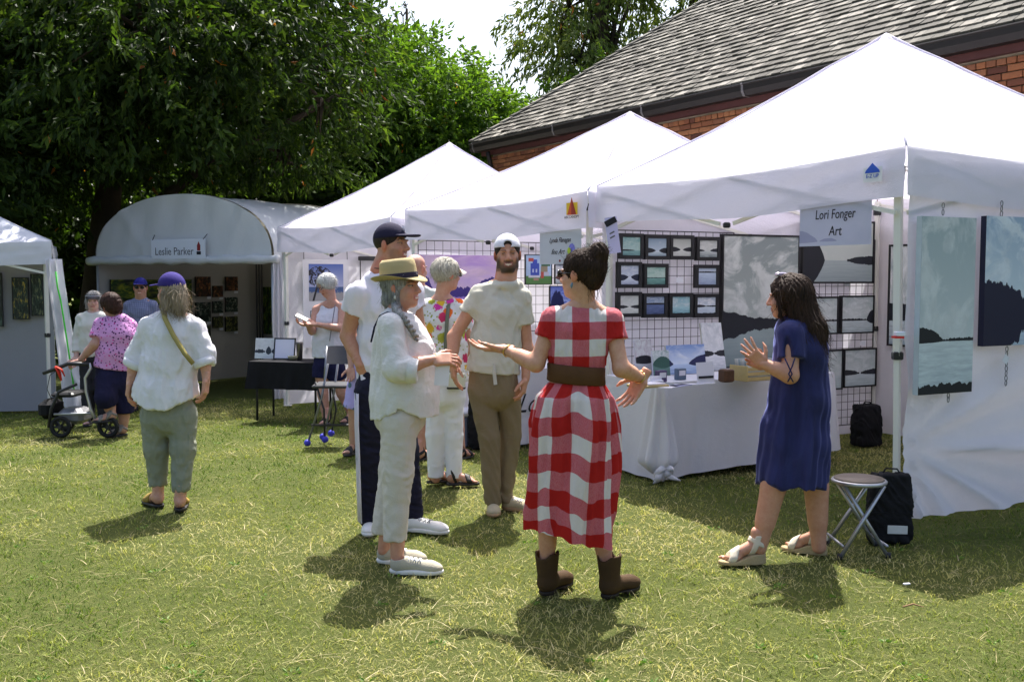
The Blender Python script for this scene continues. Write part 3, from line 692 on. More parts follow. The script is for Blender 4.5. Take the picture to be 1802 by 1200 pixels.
# ---- far left tent
T5R = Vector((-5.62, 12.4, 0)); g5 = gz(12.4)
T5 = dict(N=(-5.66, 12.4), F=(-8.5, 11.5), B=(-9.7, 14.3), R=(-6.86, 15.2))
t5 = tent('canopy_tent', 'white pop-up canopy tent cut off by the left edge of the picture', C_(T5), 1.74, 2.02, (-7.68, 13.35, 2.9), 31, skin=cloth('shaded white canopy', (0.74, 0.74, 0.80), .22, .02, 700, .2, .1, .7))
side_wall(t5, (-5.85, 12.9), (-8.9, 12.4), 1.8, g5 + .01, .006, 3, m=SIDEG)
def curt5(u, v):
    e0 = at(66 + 30 * v, 0, 12.3).x; e1 = at(94 + 46 * min(1, v * 1.02) ** 1.2, 0, 12.3).x
    fl = .12 * math.exp(-((v - .86) / .08) ** 2) * u
    return Vector((e0 + (e1 + fl - e0) * u, 12.3 - .10 * v + .04 * math.sin(u * 14 + v * 2), 1.80 + (g5 + .02 - 1.80) * (v * (.93 + .04 * u)))) - t5.location
MB().grid(curt5, 26, 26).build('gathered_curtain', SIDEW, t5, True)
gs = MB(); gs.tube([at(98, 478, 12.2) - t5.location, at(101, 505, 12.2) - t5.location, at(107, 530, 12.2) - t5.location, at(118, 600, 12.2) - t5.location, at(131, 690, 12.2) - t5.location], .018, 6, True, .4)
gs.build('green_strap', plain('neon green webbing', (.08, .75, .05), .5), t5, True)

# ================================================================ people: implicit surfaces turned into one continuous mesh each
f32 = np.float32
def _v(p): return np.array((p[0], p[1], p[2]), f32)
def cone(a, b, ra, rb, flat=False, flat0=False):
    a, b = _v(a), _v(b); ba = b - a; L2 = float(ba @ ba) + 1e-9; L = math.sqrt(L2); r = max(ra, rb)
    def f(X, Y, Z):
        x, y, z = X - a[0], Y - a[1], Z - a[2]; t = (x * ba[0] + y * ba[1] + z * ba[2]) / L2; tc = np.clip(t, 0, 1)
        d = np.sqrt((x - tc * ba[0]) ** 2 + (y - tc * ba[1]) ** 2 + (z - tc * ba[2]) ** 2) - (ra + (rb - ra) * tc)
        if flat: d = np.maximum(d, (t - 1) * L)
        if flat0: d = np.maximum(d, -t * L)
        return d
    return f, np.minimum(a, b) - r, np.maximum(a, b) + r
def ecap(a, b, ra, rb, right=(1, 0, 0), flat=False, flat0=False):
    a, b = _v(a), _v(b); ba = b - a; L = float(np.linalg.norm(ba)) + 1e-6; ax = ba / L
    u = _v(right); u = u - ax * (u @ ax); u /= np.linalg.norm(u); w = np.cross(ax, u); r = max(*ra, *rb)
    def f(X, Y, Z):
        x, y, z = X - a[0], Y - a[1], Z - a[2]
        p = x * u[0] + y * u[1] + z * u[2]; q = x * w[0] + y * w[1] + z * w[2]; h = x * ax[0] + y * ax[1] + z * ax[2]
        t = np.clip(h / L, 0, 1); o = h - t * L; rx = ra[0] + (rb[0] - ra[0]) * t; ry = ra[1] + (rb[1] - ra[1]) * t
        m = np.minimum(rx, ry); d = (np.sqrt((p / rx) ** 2 + (q / ry) ** 2 + (o / m) ** 2) - 1) * m
        if flat: d = np.maximum(d, h - L)
        if flat0: d = np.maximum(d, -h)
        return d
    return f, np.minimum(a, b) - r, np.maximum(a, b) + r
def ell(c, r, M=None):
    c = _v(c); r = _v(r) if hasattr(r, '__len__') else np.full(3, r, f32); A = np.eye(3) if M is None else np.array(M); m = float(r.max())
    def f(X, Y, Z):
        x, y, z = X - c[0], Y - c[1], Z - c[2]
        p = [(x * A[i][0] + y * A[i][1] + z * A[i][2]) for i in range(3)]
        k0 = np.sqrt(sum((p[i] / r[i]) ** 2 for i in range(3))); k1 = np.sqrt(sum((p[i] / r[i] ** 2) ** 2 for i in range(3))) + 1e-6
        return k0 * (k0 - 1) / k1
    return f, c - m, c + m
def rbox(c, h, r, M=None):
    c = _v(c); A = np.eye(3) if M is None else np.array(M); m = float(np.linalg.norm(h))
    def f(X, Y, Z):
        x, y, z = X - c[0], Y - c[1], Z - c[2]
        q = [np.abs(x * A[i][0] + y * A[i][1] + z * A[i][2]) - (h[i] - r) for i in range(3)]
        return np.sqrt(sum(np.maximum(k, 0) ** 2 for k in q)) + np.minimum(np.maximum(q[0], np.maximum(q[1], q[2])), 0) - r
    return f, c - m, c + m
def smin(a, b, k):
    h = np.clip(.5 + .5 * (b - a) / k, 0, 1); return b + (a - b) * h - k * h * (1 - h)
class Fld:
    def __init__(s, lo, hi, vox):
        lo, hi = np.array(lo, float), np.array(hi, float); n = np.ceil((hi - lo) / vox).astype(int) + 1
        s.ax = [(lo[i] + vox * np.arange(n[i])).astype(f32) for i in range(3)]; s.lo, s.vox = lo, vox; s.d = np.full(n, 1.0, f32)
    def blk(s, lo, hi, mg):
        sl = []
        for i in range(3):
            a = max(0, int((lo[i] - mg - s.lo[i]) / s.vox)); b = min(len(s.ax[i]), int((hi[i] + mg - s.lo[i]) / s.vox) + 2); sl.append(slice(a, max(a, b)))
        return tuple(sl), (s.ax[0][sl[0]][:, None, None], s.ax[1][sl[1]][None, :, None], s.ax[2][sl[2]][None, None, :])
    def u(s, pr, k=.02):
        sl, c = s.blk(pr[1], pr[2], k + 3 * s.vox)
        if s.d[sl].size: s.d[sl] = smin(s.d[sl], pr[0](*c), k)
        return s
    def late(s, pr, k=.01): s.lt = getattr(s, 'lt', []) + [(pr, k)]; return s
    def sub(s, pr, k=.01):
        sl, c = s.blk(pr[1], pr[2], k + 3 * s.vox)
        if s.d[sl].size: s.d[sl] = -smin(-s.d[sl], pr[0](*c), k)
        return s
    def full(s): return s.ax[0][:, None, None], s.ax[1][None, :, None], s.ax[2][None, None, :]
    def keep(s, fn, k=0):
        """keep the region where fn(X, Y, Z) < 0"""
        g = np.broadcast_to(fn(*s.full()), s.d.shape); s.d = np.maximum(s.d, g).astype(f32) if not k else -smin(-s.d, -g, k); return s
    def disp(s, fn):
        m = np.abs(s.d) < .06
        if m.any():
            i = np.nonzero(m); s.d[i] += fn(s.ax[0][i[0]], s.ax[1][i[1]], s.ax[2][i[2]]).astype(f32)
        return s
    def extract(s):
        d = s.d; d[0], d[-1] = 1, 1; d[:, 0], d[:, -1] = 1, 1; d[:, :, 0], d[:, :, -1] = 1, 1
        ins = d < 0; nx, ny, nz = d.shape; cnt = np.zeros((nx - 1, ny - 1, nz - 1), np.int8)
        for i in (0, 1):
            for j in (0, 1):
                for k in (0, 1): cnt += ins[i:nx - 1 + i, j:ny - 1 + j, k:nz - 1 + k]
        act = np.argwhere((cnt > 0) & (cnt < 8)); idx = np.full(cnt.shape, -1, np.int32); idx[act[:, 0], act[:, 1], act[:, 2]] = np.arange(len(act))
        cor = [(i, j, k) for i in (0, 1) for j in (0, 1) for k in (0, 1)]
        val = np.stack([d[act[:, 0] + i, act[:, 1] + j, act[:, 2] + k] for i, j, k in cor], 1); off = np.array(cor, f32)
        acc = np.zeros((len(act), 3), f32); num = np.zeros(len(act), f32)
        for a in range(8):
            for b in range(a + 1, 8):
                if np.abs(off[a] - off[b]).sum() == 1:
                    va, vb = val[:, a], val[:, b]; m = (va < 0) != (vb < 0); t = np.where(m, va / np.where(m, va - vb, 1), 0)
                    acc += np.where(m[:, None], off[a] + t[:, None] * (off[b] - off[a]), 0); num += m
        V_ = (act + acc / np.maximum(num, 1)[:, None]) * s.vox + s.lo
        Q = []
        for ax_ in range(3):
            o1, o2 = [(1, 2), (2, 0), (0, 1)][ax_]
            A = [slice(None)] * 3; B = [slice(None)] * 3; A[ax_] = slice(0, -1); B[ax_] = slice(1, None)
            ch = np.argwhere(ins[tuple(A)] != ins[tuple(B)])
            ch = ch[(ch[:, o1] > 0) & (ch[:, o2] > 0)]; e1 = np.eye(3, dtype=int)[o1]; e2 = np.eye(3, dtype=int)[o2]
            g = lambda c: idx[c[:, 0], c[:, 1], c[:, 2]]
            q = np.stack([g(ch - e1 - e2), g(ch - e2), g(ch), g(ch - e1)], 1); fl = ~ins[ch[:, 0], ch[:, 1], ch[:, 2]]
            q[fl] = q[fl][:, ::-1]; Q.append(q[(q >= 0).all(1)])
        return V_.astype(f32), np.concatenate(Q)
def waves(seed, freq, amp, st=(1, 1, 1), ridge=True):
    two = None
    if freq < 35: freq *= 1.9; two = waves(seed + 500, freq * 2.1, amp * .38, st)
    r = np.random.default_rng(seed); k = r.normal(size=(5, 3)) * freq * np.array(st); ph = r.random(5) * 6.28; k2 = r.normal(size=(3, 3)) * freq * .45 * np.array(st)
    def f(x, y, z):
        w1 = np.sin(x * k2[0][0] + y * k2[0][1] + z * k2[0][2] + 1.3) * 1.3; s_ = 0
        for i in range(5): s_ = s_ + np.sin(x * k[i][0] + y * k[i][1] + z * k[i][2] + ph[i] + w1 * (1 + .3 * i))
        s_ = s_ / 3.0
        return amp * ((np.abs(s_) - .5) * 1.4 if ridge else s_) + (two(x, y, z) if two else 0)
    return f
def sstep(a, b, x): t = np.clip((x - a) / (b - a), 0, 1); return t * t * (3 - 2 * t)

def m_skin():
    m, nt = newmat('skin'); a = N(nt, 'ShaderNodeAttribute', attribute_name='Col').outputs['Color']; v = ocoord(nt)
    c = mix_(nt, ramp_(nt, noise_(nt, 38, 6, .7, v), [(.35, (0,)), (.7, (.6,))]), a, mix_(nt, 1.0, a, (.80, .58, .50), 'MULTIPLY'))
    p = principled(nt, c, .48, .4, bump_(nt, noise_(nt, 420, 2, .5, v), .12, .002)); n = p.node
    n.inputs['Subsurface Weight'].default_value = .12; n.inputs['Subsurface Radius'].default_value = (.012, .005, .003); n.inputs['Subsurface Scale'].default_value = 1.0
    finish(nt, p); return m
SKIN = m_skin()
def m_hair(name, dark, light, rough=.38):
    m, nt = newmat(name); v = ocoord(nt); st = N(nt, 'ShaderNodeMapping', {'Vector': v, 'Scale': (150, 150, 14)}).outputs[0]
    n1 = noise_(nt, 1.0, 3, .6, st, .6); n2 = noise_(nt, 9, 3, .6, v)
    f = math_(nt, 'ADD', math_(nt, 'MULTIPLY', n1, .75), math_(nt, 'MULTIPLY', n2, .3))
    c = ramp_(nt, f, [(.34, dark), (.7, light)])
    finish(nt, principled(nt, c, rough + .17, .16, bump_(nt, n1, .7, .005))); return m

def head_field(g=0.0, vox=.0036):
    """head in its own frame: x side, y face, z up, about 23 cm tall. g: 0 woman .. 1 man"""
    F = Fld((-.105, -.13, -.19), (.105, .135, .135), vox); j = .003 * g
    F.u(ell((0, -.014, .034), (.0745, .093, .081)), .02).u(ell((0, .026, -.038), (.060 + j, .064, .072)), .03)
    F.u(ell((0, .058, -.094), (.026 + j * 2, .024, .018)), .03).u(ell((0, .012, -.075), (.053 + j * 1.6, .05, .028)), .03)
    for sx in (-1, 1):
        F.u(ell((sx * .036, .060, -.032), (.022, .02, .022)), .02)
        F.sub(ell((sx * .031, .098, .003), (.019, .016, .0105)), .012)
        F.u(ell((sx * .0305, .0745, .002), .0128), .003)
        F.u(ell((sx * .0125, .094, -.034), (.0085, .011, .0075)), .008)
        F.u(ell((sx * .030, .083, .021), (.021, .011 + .004 * g, .006)), .012)
        F.u(ell((sx * .0775, -.010, -.006), (.0085, .019, .031), Matrix.Rotation(sx * .3, 3, 'Z')), .008)
    F.u(cone((0, .086, .012), (0, .108, -.030), .0075, .0115 + .001 * g), .014)
    F.u(ell((0, .0845, -.0605), (.025, .012, .0055)), .008).u(ell((0, .0835, -.0715), (.021, .011, .0055)), .008)
    F.sub(ell((0, .098, -.066), (.024, .012, .0022)), .004)
    return F
def paint_head(V_, skin, hairc=(.05, .03, .02), smile=0.0, beard=0.0, brow=None, lip=(.42, .13, .11), stubble=None):
    x, y, z = V_[:, 0], V_[:, 1], V_[:, 2]; ax = np.abs(x); sk = np.array(skin, f32); C = np.repeat(sk[None], len(V_), 0)
    def lay(mask, c):
        nonlocal C; mask = np.clip(mask, 0, 1)[:, None]; C = C * (1 - mask) + np.array(c, f32) * mask
    front = sstep(.03, .06, y)
    lay(.35 * np.exp(-((ax - .038) ** 2 + (z + .035) ** 2) / .0004) * front, sk * np.array((1.05, .62, .58)))
    lay(.3 * np.exp(-(ax ** 2 + (z + .03) ** 2) / .0002) * front, sk * np.array((1.05, .68, .62)))
    lay(.55 * sstep(.066, .075, ax) * (y < .03), sk * np.array((1.15, .6, .5)))
    if stubble is not None or beard:
        up = sstep(-.022, -.045, z - .25 * (ax - .05)); jaw = up * sstep(.0, .03, y - np.where(z < -.088, .04, 0)) * (1 - sstep(-.108, -.122, z))
        cheek = np.exp(-((ax - .036) ** 2 / .0003 + (z + .035) ** 2 / .0005)); b = np.clip(jaw * (1 - 1.1 * cheek), 0, 1)
        lay(b * (stubble or beard) * (1 if beard else .5), hairc)
        if beard:
            ring = sstep(.042, .056, ax) * sstep(.005, -.03, z) * sstep(-.035, -.02, y) * sstep(-.112, -.098, z)
            lay(ring * beard * .8, hairc); lay(sstep(-.082, -.092, z) * (y > .055) * sstep(-.125, -.112, z) * beard, hairc)
        lay(np.exp(-((z + .05 - 2 * ax ** 2 * 4) / .0052) ** 2) * (ax < .031) * (y > .07) * (beard or .45), hairc)
    zc = -.066 + smile * 8.0 * ax ** 2
    lay(np.exp(-((z - zc) / (.0085 + .003 * smile)) ** 2) * (1 - sstep(.024, .029, ax)) * (y > .07), lip)
    if smile: lay((np.abs(z - zc - .0005) < .0048 * smile) * (1 - sstep(.017, .022, ax)) * (y > .07), (.78, .72, .64))
    else: lay(np.exp(-((z - zc) / .0016) ** 2) * (ax < .024) * (y > .07), (.12, .03, .03))
    ex, ez = ax - .031, z - .0025
    lay(np.exp(-(ex ** 2 / .00030 + (ez) ** 2 / .00012)) * .55 * (y > .06), sk * .5)
    e = (ex / .0125) ** 2 + (ez / (.0050 - .0022 * smile)) ** 2
    lay((e < 1) * (y > .06), (.34, .30, .27)); lay((e < 1) * (np.abs(ex) < .0064) * (y > .06), (.035, .022, .015))
    lay(np.exp(-((ez - .0055 + 8 * ex ** 2) / .0019) ** 2) * (np.abs(ex) < .0145) * (y > .06), (.03, .02, .018))
    bz = z - .0235 + 5.0 * (ax - .026) ** 2
    lay(np.exp(-(bz / .0036) ** 2) * sstep(.010, .016, ax) * (1 - sstep(.044, .052, ax)) * (y > .05) * .9, brow or hairc)
    lay(np.exp(-((ax - .0095) ** 2 + (z + .0415) ** 2) / .00001) * (y > .08), sk * .25)
    return C

class Person:
    def __init__(s, label, Y0, px, vox=.008, skin=(.50, .27, .18), group=None):
        x = (px - CX) / FPX * Y0; s.Y0 = Y0; s.root = thing('person', label, 'person', (x, Y0, gz(Y0)), group); s.vox = vox * 1.22; s.k = min(2.0, max(1.0, Y0 / 5.4)); s.skin = np.minimum(np.array(skin, f32) * 1.1, .62); s.isl = []
    def P(s, px, py, dy=0.0): return at(px, py, s.Y0 + dy) - s.root.location
    def fld(s, pts, mg=.24, vox=None):
        mg = max(mg, .21); p = np.array([_v(q) for q in pts]); return Fld(p.min(0) - mg, p.max(0) + mg, vox or s.vox)
    def garment(s, name, F, m, wr=None, parent=None):
        if wr: F.disp(wr)
        for pr, k in getattr(F, 'lt', []): F.sub(pr, k)
        V_, Q = F.extract(); return link(name, mesh_np(V_, Q, True), m, parent or s.root)
    def skin_isl(s, F, tint=1.0):
        V_, Q = F.extract(); s.isl.append((V_, Q, np.repeat((s.skin * tint)[None], len(V_), 0)))
    def limb(s, F, a, b, c, r, k=.02, bulge=0.0):
        F.u(cone(a, b, r[0], r[1]), k).u(cone(b, c, r[1], r[2]), k)
        if bulge:
            d = (_v(c) - _v(b)); p = _v(b) + d * .3; F.u(cone(_v(b) + d * .08, _v(b) + d * .58, bulge * .9, bulge * .72), .03)
        return F
    def head(s, c, fwd, up=(0, 0, 1), scale=1.0, g=0.0, nek=None, **paint):
        f = Vector(fwd).normalized(); u = Vector(up); u = (u - f * u.dot(f)).normalized(); r = f.cross(u)
        s.H = (np.array((r, f, u)), _v(c), scale); F = head_field(g, .0043 * s.k)
        if nek is not None:
            ln = (s.H[0] @ (_v(nek) - _v(c))) / scale; F.u(cone((0, -.022, -.05), ln, .052 + .011 * g, .056 + .014 * g), .03)
        V_, Q = F.extract(); s.hf = F; C = paint_head(V_, s.skin, **paint); s.isl.append((s.hw(V_), Q, C))
    def hw(s, V_): return V_ * s.H[2] @ s.H[0] + s.H[1]
    def hpart(s, name, F, m, parent=None, wr=None, fz=(900, .045)):
        if wr: F.disp(wr)
        V_, Q = F.extract(); o = link(name, mesh_np(s.hw(V_), Q, True), m, parent or s.root)
        if name == 'hair' and fz: s.fuzz(F, m, o, fz[0], fz[1], 5, fz[2] if len(fz) > 2 else None, zmax=fz[3] if len(fz) > 3 else 9.)
        return o
    def fuzz(s, F, m, parent, n=500, L=.05, seed=1, flow=None, lift=.05, r=.0008, zmax=9.):
        """loose strands growing over the hair surface and past its outline"""
        V_, Q = F.extract(); rr = np.random.default_rng(seed); i = rr.integers(0, len(V_), n * 2); i = i[V_[i, 2] < zmax][:n]; n = len(i); e = F.vox; P0 = V_[i]
        def samp(p):
            q = np.clip(((p - F.lo) / F.vox).round().astype(int), 0, np.array(F.d.shape) - 1); return F.d[q[:, 0], q[:, 1], q[:, 2]]
        G = np.stack([samp(P0 + np.eye(3)[k] * e * 1.5) - samp(P0 - np.eye(3)[k] * e * 1.5) for k in range(3)], 1); G /= np.linalg.norm(G, axis=1, keepdims=True) + 1e-6
        fl = (np.array(flow) - P0) if flow is not None else np.tile((0, -.25, -1.), (n, 1)); fl = fl / (np.linalg.norm(fl, axis=1, keepdims=True) + 1e-6) + rr.normal(size=(n, 3)) * .28
        T = fl - G * (fl * G).sum(1, keepdims=True); T /= np.linalg.norm(T, axis=1, keepdims=True) + 1e-6
        ln = (L * (.4 + rr.random(n)))[:, None]; lf = (lift * rr.random(n) ** 2)[:, None]
        pts = [P0 + G * .001, P0 + T * ln * .35 + G * (.002 + ln * lf * .3), P0 + T * ln * .7 + G * (.003 + ln * lf * .6) , P0 + T * ln + G * (.002 + ln * lf) + rr.normal(size=(n, 3)) * .004]
        sd = np.cross(T, G); W = np.stack(pts, 1); vs = np.concatenate([W - sd[:, None] * r, W + sd[:, None] * r], 1)
        b = np.arange(n)[:, None] * 8; q = np.concatenate([b + np.array([[k, k + 1, k + 5, k + 4]]) for k in range(3)])
        return link('loose_hair', mesh_np(s.hw(vs.reshape(-1, 3).astype(f32)), q, True), m, parent)
    def hpt(s, x, y, z): return Vector(s.hw(np.array([[x, y, z]], f32))[0])
    def hand(s, w, d, n, side, curl=.35, spread=.06, scale=1.0, fore=None, curls=None):
        d = Vector(d).normalized(); n = Vector(n); n = (n - d * n.dot(d)).normalized(); t = d.cross(n) if side == 'R' else n.cross(d)
        A = np.array((t, d, n)); F = Fld((-.075, -.06, -.075), (.085, .215, .115), .0043 * min(s.k, 1.6))
        F.u(ecap((0, -.045, 0), (0, .015, 0), (.027, .021), (.029, .018), (1, 0, 0)), .01).u(rbox((0, .052, 0), (.040, .046, .0135), .0125), .02)
        F.u(ell((.022, .035, .010), (.018, .03, .013)), .012)
        for i, (bx, by, ln) in enumerate(((.029, .090, .95), (.0098, .096, 1.05), (-.0098, .092, .98), (-.028, .082, .78))):
            p = np.array((bx, by - .006, 0.)); an = 0; sx = (1.5 - i) * spread
            for q, (sl_, r0, r1) in enumerate(((.044, .0092, .0085), (.028, .0085, .0078), (.023, .0078, .0062))):
                an += (curls[i] if curls else curl) * (.75, 1.15, .8)[q]
                e = p + np.array((math.sin(sx) * math.cos(an), math.cos(an) * math.cos(sx), math.sin(an))) * sl_ * ln
                F.u(cone(p, e, r0, r1), .004); p = e
        p = np.array((.028, .018, .006)); 
        for (dv, sl_, r0, r1) in (((.72, .62, .30), .042, .0135, .0115), ((.5, .80, .35), .032, .0112, .0098), ((.3, .9, .3), .026, .0098, .0075)):
            dv = np.array(dv); e = p + dv / np.linalg.norm(dv) * sl_; F.u(cone(p, e, r0, r1), .006); p = e
        V_, Q = F.extract(); tip = sstep(.10, .17, V_[:, 1])[:, None]; C = s.skin * (1 - .25 * tip) + s.skin * np.array((1.1, .75, .7), f32) * .25 * tip
        s.isl.append((V_ * scale @ A + _v(w), Q, C.astype(f32)))
    def foot_frame(s, heel, toe):
        h, t = Vector(heel), Vector(toe); f = Vector((t.x - h.x, t.y - h.y, 0)); L = f.length; f.normalize(); return np.array((Vector((f.y, -f.x, 0)), f, Vector((0, 0, 1)))), np.array((h.x, h.y, max(0.0, min(h.z, t.z)))), L
    def shoe_mesh(s, name, F, A, o, m, parent=None):
        V_, Q = F.extract(); return link(name, mesh_np(V_ @ A + o, Q, True), m, parent or s.root)
    def sneaker(s, heel, toe, L=.29, mu=None, ms=None, lace=None, z0=None, high=.085, htab=None):
        A, o, _ = s.foot_frame(heel, toe); o[2] = 0.0 if z0 is None else z0
        mk = lambda: Fld((-.07, -.03, -.01), (.07, L + .03, .16), .0052)
        F = mk(); F.u(ell((0, .055, .048), (.037, .056, .05)), .02).u(cone((0, .06, .05), (0, L - .075, .034), .037, .034), .03).u(ell((0, L - .062, .030), (.045, .062, .033)), .03)
        F.u(cone((0, .052, .05), (0, .05, high), .042, .040, True), .02).sub(cone((0, .05, high - .02), (0, .046, high + .03), .032, .04), .006)
        F.keep(lambda X, Y, Z: .018 - Z + 0 * X + 0 * Y); up = s.shoe_mesh('shoe', F, A, o, mu)
        G = mk(); G.u(ell((0, .062, .014), (.041, .068, .03)), .03).u(ell((0, L - .085, .014), (.050, .090, .03)), .04).u(rbox((0, L / 2, .014), (.036, .09, .014), .01), .02)
        G.keep(lambda X, Y, Z: np.maximum(-Z - .001, Z - .026) + 0 * X + 0 * Y); s.shoe_mesh('sole', G, A, o, ms, up)
        T = mk(); T.u(ell((0, .055, .048), (.0385, .0575, .0515)), .02); T.keep(lambda X, Y, Z: np.maximum(np.maximum(Y - .022, Z - .075), .024 - Z) + 0 * X); s.shoe_mesh('heel_tab', T, A, o, htab or ms, up)
        if lace:
            mb = MB()
            for k in range(4):
                y = L - .125 - k * .025; t = (y - .06) / (L - .135); r_ = .0385 - .003 * t; zc = .05 - .016 * t
                for sg in (-1, 1): mb.tube([Vector(np.array((q * .027, y + sg * q * .008, zc + math.sqrt(max(1e-6, r_ ** 2 - (q * .027) ** 2)) + .0035)) @ A + o) for q in (-1, -.5, 0, .5, 1)], .0034, 5)
            mb.build('laces', lace, up, True)
        return up
    def bare_foot(s, heel, toe, L=.245, z0=.018, lift=.0, ankle=None, strap=None, sole=None, straps=((.165, .020), (.06, .012)), wedge=0.0, solem=None):
        A, o, _ = s.foot_frame(heel, toe); o[2] = 0.0 if z0 is None else z0 - .018
        fv = .005 * s.k; F = Fld((-.075, -.03, -.02), (.075, L + .03, .20), fv); w = wedge; zf = .018
        F.u(ell((0, .042, zf + .034 + w), (.031, .042, .034)), .015).u(cone((0, .055, zf + .055 + w), (0, L - .085, zf + .028 + w * .15), .034, .028), .03)
        F.u(ell((.003, L - .075, zf + .017 + w * .05), (.044, .045, .02)), .02).u(cone((0, .048, zf + .06 + w), (0, .045, .17), .036, .036), .02)
        for i in range(5):
            x = .034 - i * .0165; F.u(ell((x, L - .032 - i * .008 + (.006 if i == 0 else 0), zf + .010), (.011 if i == 0 else .008, .022, .0105)), .004)
        V_, Q = F.extract(); s.isl.append(((V_ @ A + o).astype(f32), Q, np.repeat(s.skin[None], len(V_), 0)))
        if sole:
            G = Fld((-.075, -.03, -.02), (.075, L + .03, .14), fv); G.u(ell((0, .058, .01), (.038, .064, .2)), .02).u(ell((0, L - .08, .01), (.048, .088, .2)), .04).u(rbox((0, L / 2, .01), (.034, .08, .2), .01), .02)
            top = lambda Y: zf + .002 + w * (1 - sstep(.06, L - .07, Y))
            G.keep(lambda X, Y, Z: np.maximum(-Z - .001, Z - top(Y)) + 0 * X); so_ = s.shoe_mesh('sandal', G, A, o, sole)
            S = Fld(F.lo, F.lo + np.array(F.d.shape) * F.vox, fv); S.d = np.full(F.d.shape, 1., f32); X, Y, Z = F.full(); best = np.full(F.d.shape, 1., f32)
            fd = np.minimum(F.d, 1)
            for (c, hw_) in straps:
                if c > 0: best = np.minimum(best, np.abs(Y - c - (Z - .05) * -.35) - hw_ + 0 * X)
                else: best = np.minimum(best, np.abs(Z - .085 - w - (Y - .05) * .5) - hw_ + 0 * X)
            S.d = np.maximum(np.maximum(fd[:S.d.shape[0], :S.d.shape[1], :S.d.shape[2]] - .006, best), Z - .125 - w + 0 * X + 0 * Y).astype(f32)
            s.shoe_mesh('strap', S, A, o, strap, so_)
    def finish(s):
        vs, qs, cs, b = [], [], [], 0
        for V_, Q, C in s.isl: vs.append(V_); qs.append(Q + b); cs.append(C); b += len(V_)
        o = link('body', mesh_np(np.concatenate(vs), np.concatenate(qs), True, np.concatenate(cs)), SKIN, s.root); return s.root
def torso(F, secs, right=(1, 0, 0), k=.04, flat=False, flat0=False):
    for i in range(len(secs) - 1):
        (a, rx, ry), (b, sx, sy) = secs[i], secs[i + 1]; F.u(ecap(a, b, (rx, ry), (sx, sy), right, flat and i == len(secs) - 2, flat0 and i == 0), k)
    return F
def cap(p, m, brim_dir=1, depth=.0, brim=True, logo=None, opening=False):
    """baseball cap in the head frame"""
    F = Fld((-.12, -.14, -.02), (.12, .24, .16), .0046 * min(1.3, p.k)); F.u(ell((0, -.010, .036), (.0855, .104, .097)), .01)
    F.keep(lambda X, Y, Z: (.036 + .10 * (-Y * brim_dir) * .0 + depth) - Z + 0 * X + 0 * Y)
    F.sub(ell((0, -.010, .028), (.079, .097, .09)), .003)
    if opening: F.sub(ell((0, .10 * -brim_dir, .062), (.026, .05, .022)), .004)
    o = p.hpart('cap', F, m)
    if brim:
        G = Fld((-.12, -.26, -.02), (.12, .26, .10), .0044 * min(1.3, p.k)); c = np.array((0, .105 * brim_dir, .044))
        G.u(ell(c, (.074, .085, .2)), .01)
        G.keep(lambda X, Y, Z: np.abs(Z - (.052 + depth - .20 * np.abs(X) ** 1.6 * 3 - .10 * (Y * brim_dir - .09))) - .0042)
        G.sub(ell((0, -.010, .03), (.080, .097, .12)), .002); p.hpart('cap_brim', G, m, o)
    return o
def hair_field(lo=(-.16, -.2, -.4), hi=(.16, .16, .2), vox=.0066): return Fld(lo, hi, vox)
def scalp(F, th=.012, front=.09, low=-.02):
    F.u(ell((0, -.016, .036), (.0745 + th, .093 + th, .081 + th)), .01)
    F.sub(ell((0, front + .02, -.035), (.068, .085, .098)), .02); F.keep(lambda X, Y, Z: np.maximum(low - Z + .35 * (Y + .02), -9) + 0 * X, .02); return F
def groove(n=46, a=.0035, seed=0):
    def f(x, y, z):
        ph = np.arctan2(x, y + .02 * np.sin(z * 30)); return a * np.sin(ph * n + 3 * np.sin(z * 22 + seed) + 2 * np.sin(ph * 7)) + a * .6 * np.sin(ph * n * 2.3 + z * 40)
    return f
def strands(p, n, root_fn, seed, r=.0011):
    """loose hairs: thin curved tubes"""
    rr = random.Random(seed); mb = MB()
    for _ in range(n):
        pts = root_fn(rr); mb.tube(pts, [r] * (len(pts) - 1) + [r * .3], 3, False)
    return mb

def core(p, pel, che, nek, arms, legs, ra=(.047, .037, .026), rl=(.080, .052, .036), calf=.054, tw=(.125, .085)):
    pts = [pel, che, nek] + [q for a in arms for q in a] + [q for l in legs for q in l]
    F = p.fld(pts, .17, p.vox * 1.3); F.u(ecap(pel, che, (tw[0], tw[1]), (tw[0], tw[1])), .03).u(ecap(che, nek, (tw[0] * .62, tw[1] * .62), (.045, .045)), .03)
    for a in arms: F.u(cone(nek, a[0], .045, .045), .03); p.limb(F, *a, ra); d = _v(a[2]) - _v(a[1]); F.u(cone(_v(a[1]) + d * .05, _v(a[1]) + d * .5, ra[1] * 1.08, ra[1] * .9), .02)
    for l in legs: p.limb(F, *l, rl, .025, calf)
    p.skin_isl(F); return F
def white_cloth(n, c=(.76, .73, .81), t=.14, fold=.25): return cloth(n, c, t, .03, 800, .2, fold, .8)
HB = m_hair('dark brown hair', (.010, .006, .004), (.052, .028, .017), .5); HG = m_hair('silver grey hair', (.16, .15, .14), (.55, .53, .50), .45)
HBL = m_hair('ash blonde hair', (.14, .105, .07), (.42, .34, .24), .45); HBR = m_hair('warm brown hair', (.018, .009, .007), (.07, .032, .022)); HD = m_hair('near black hair', (.008, .006, .005), (.035, .024, .018))
HSP = m_hair('salt and pepper hair', (.09, .085, .08), (.42, .41, .39), .45)
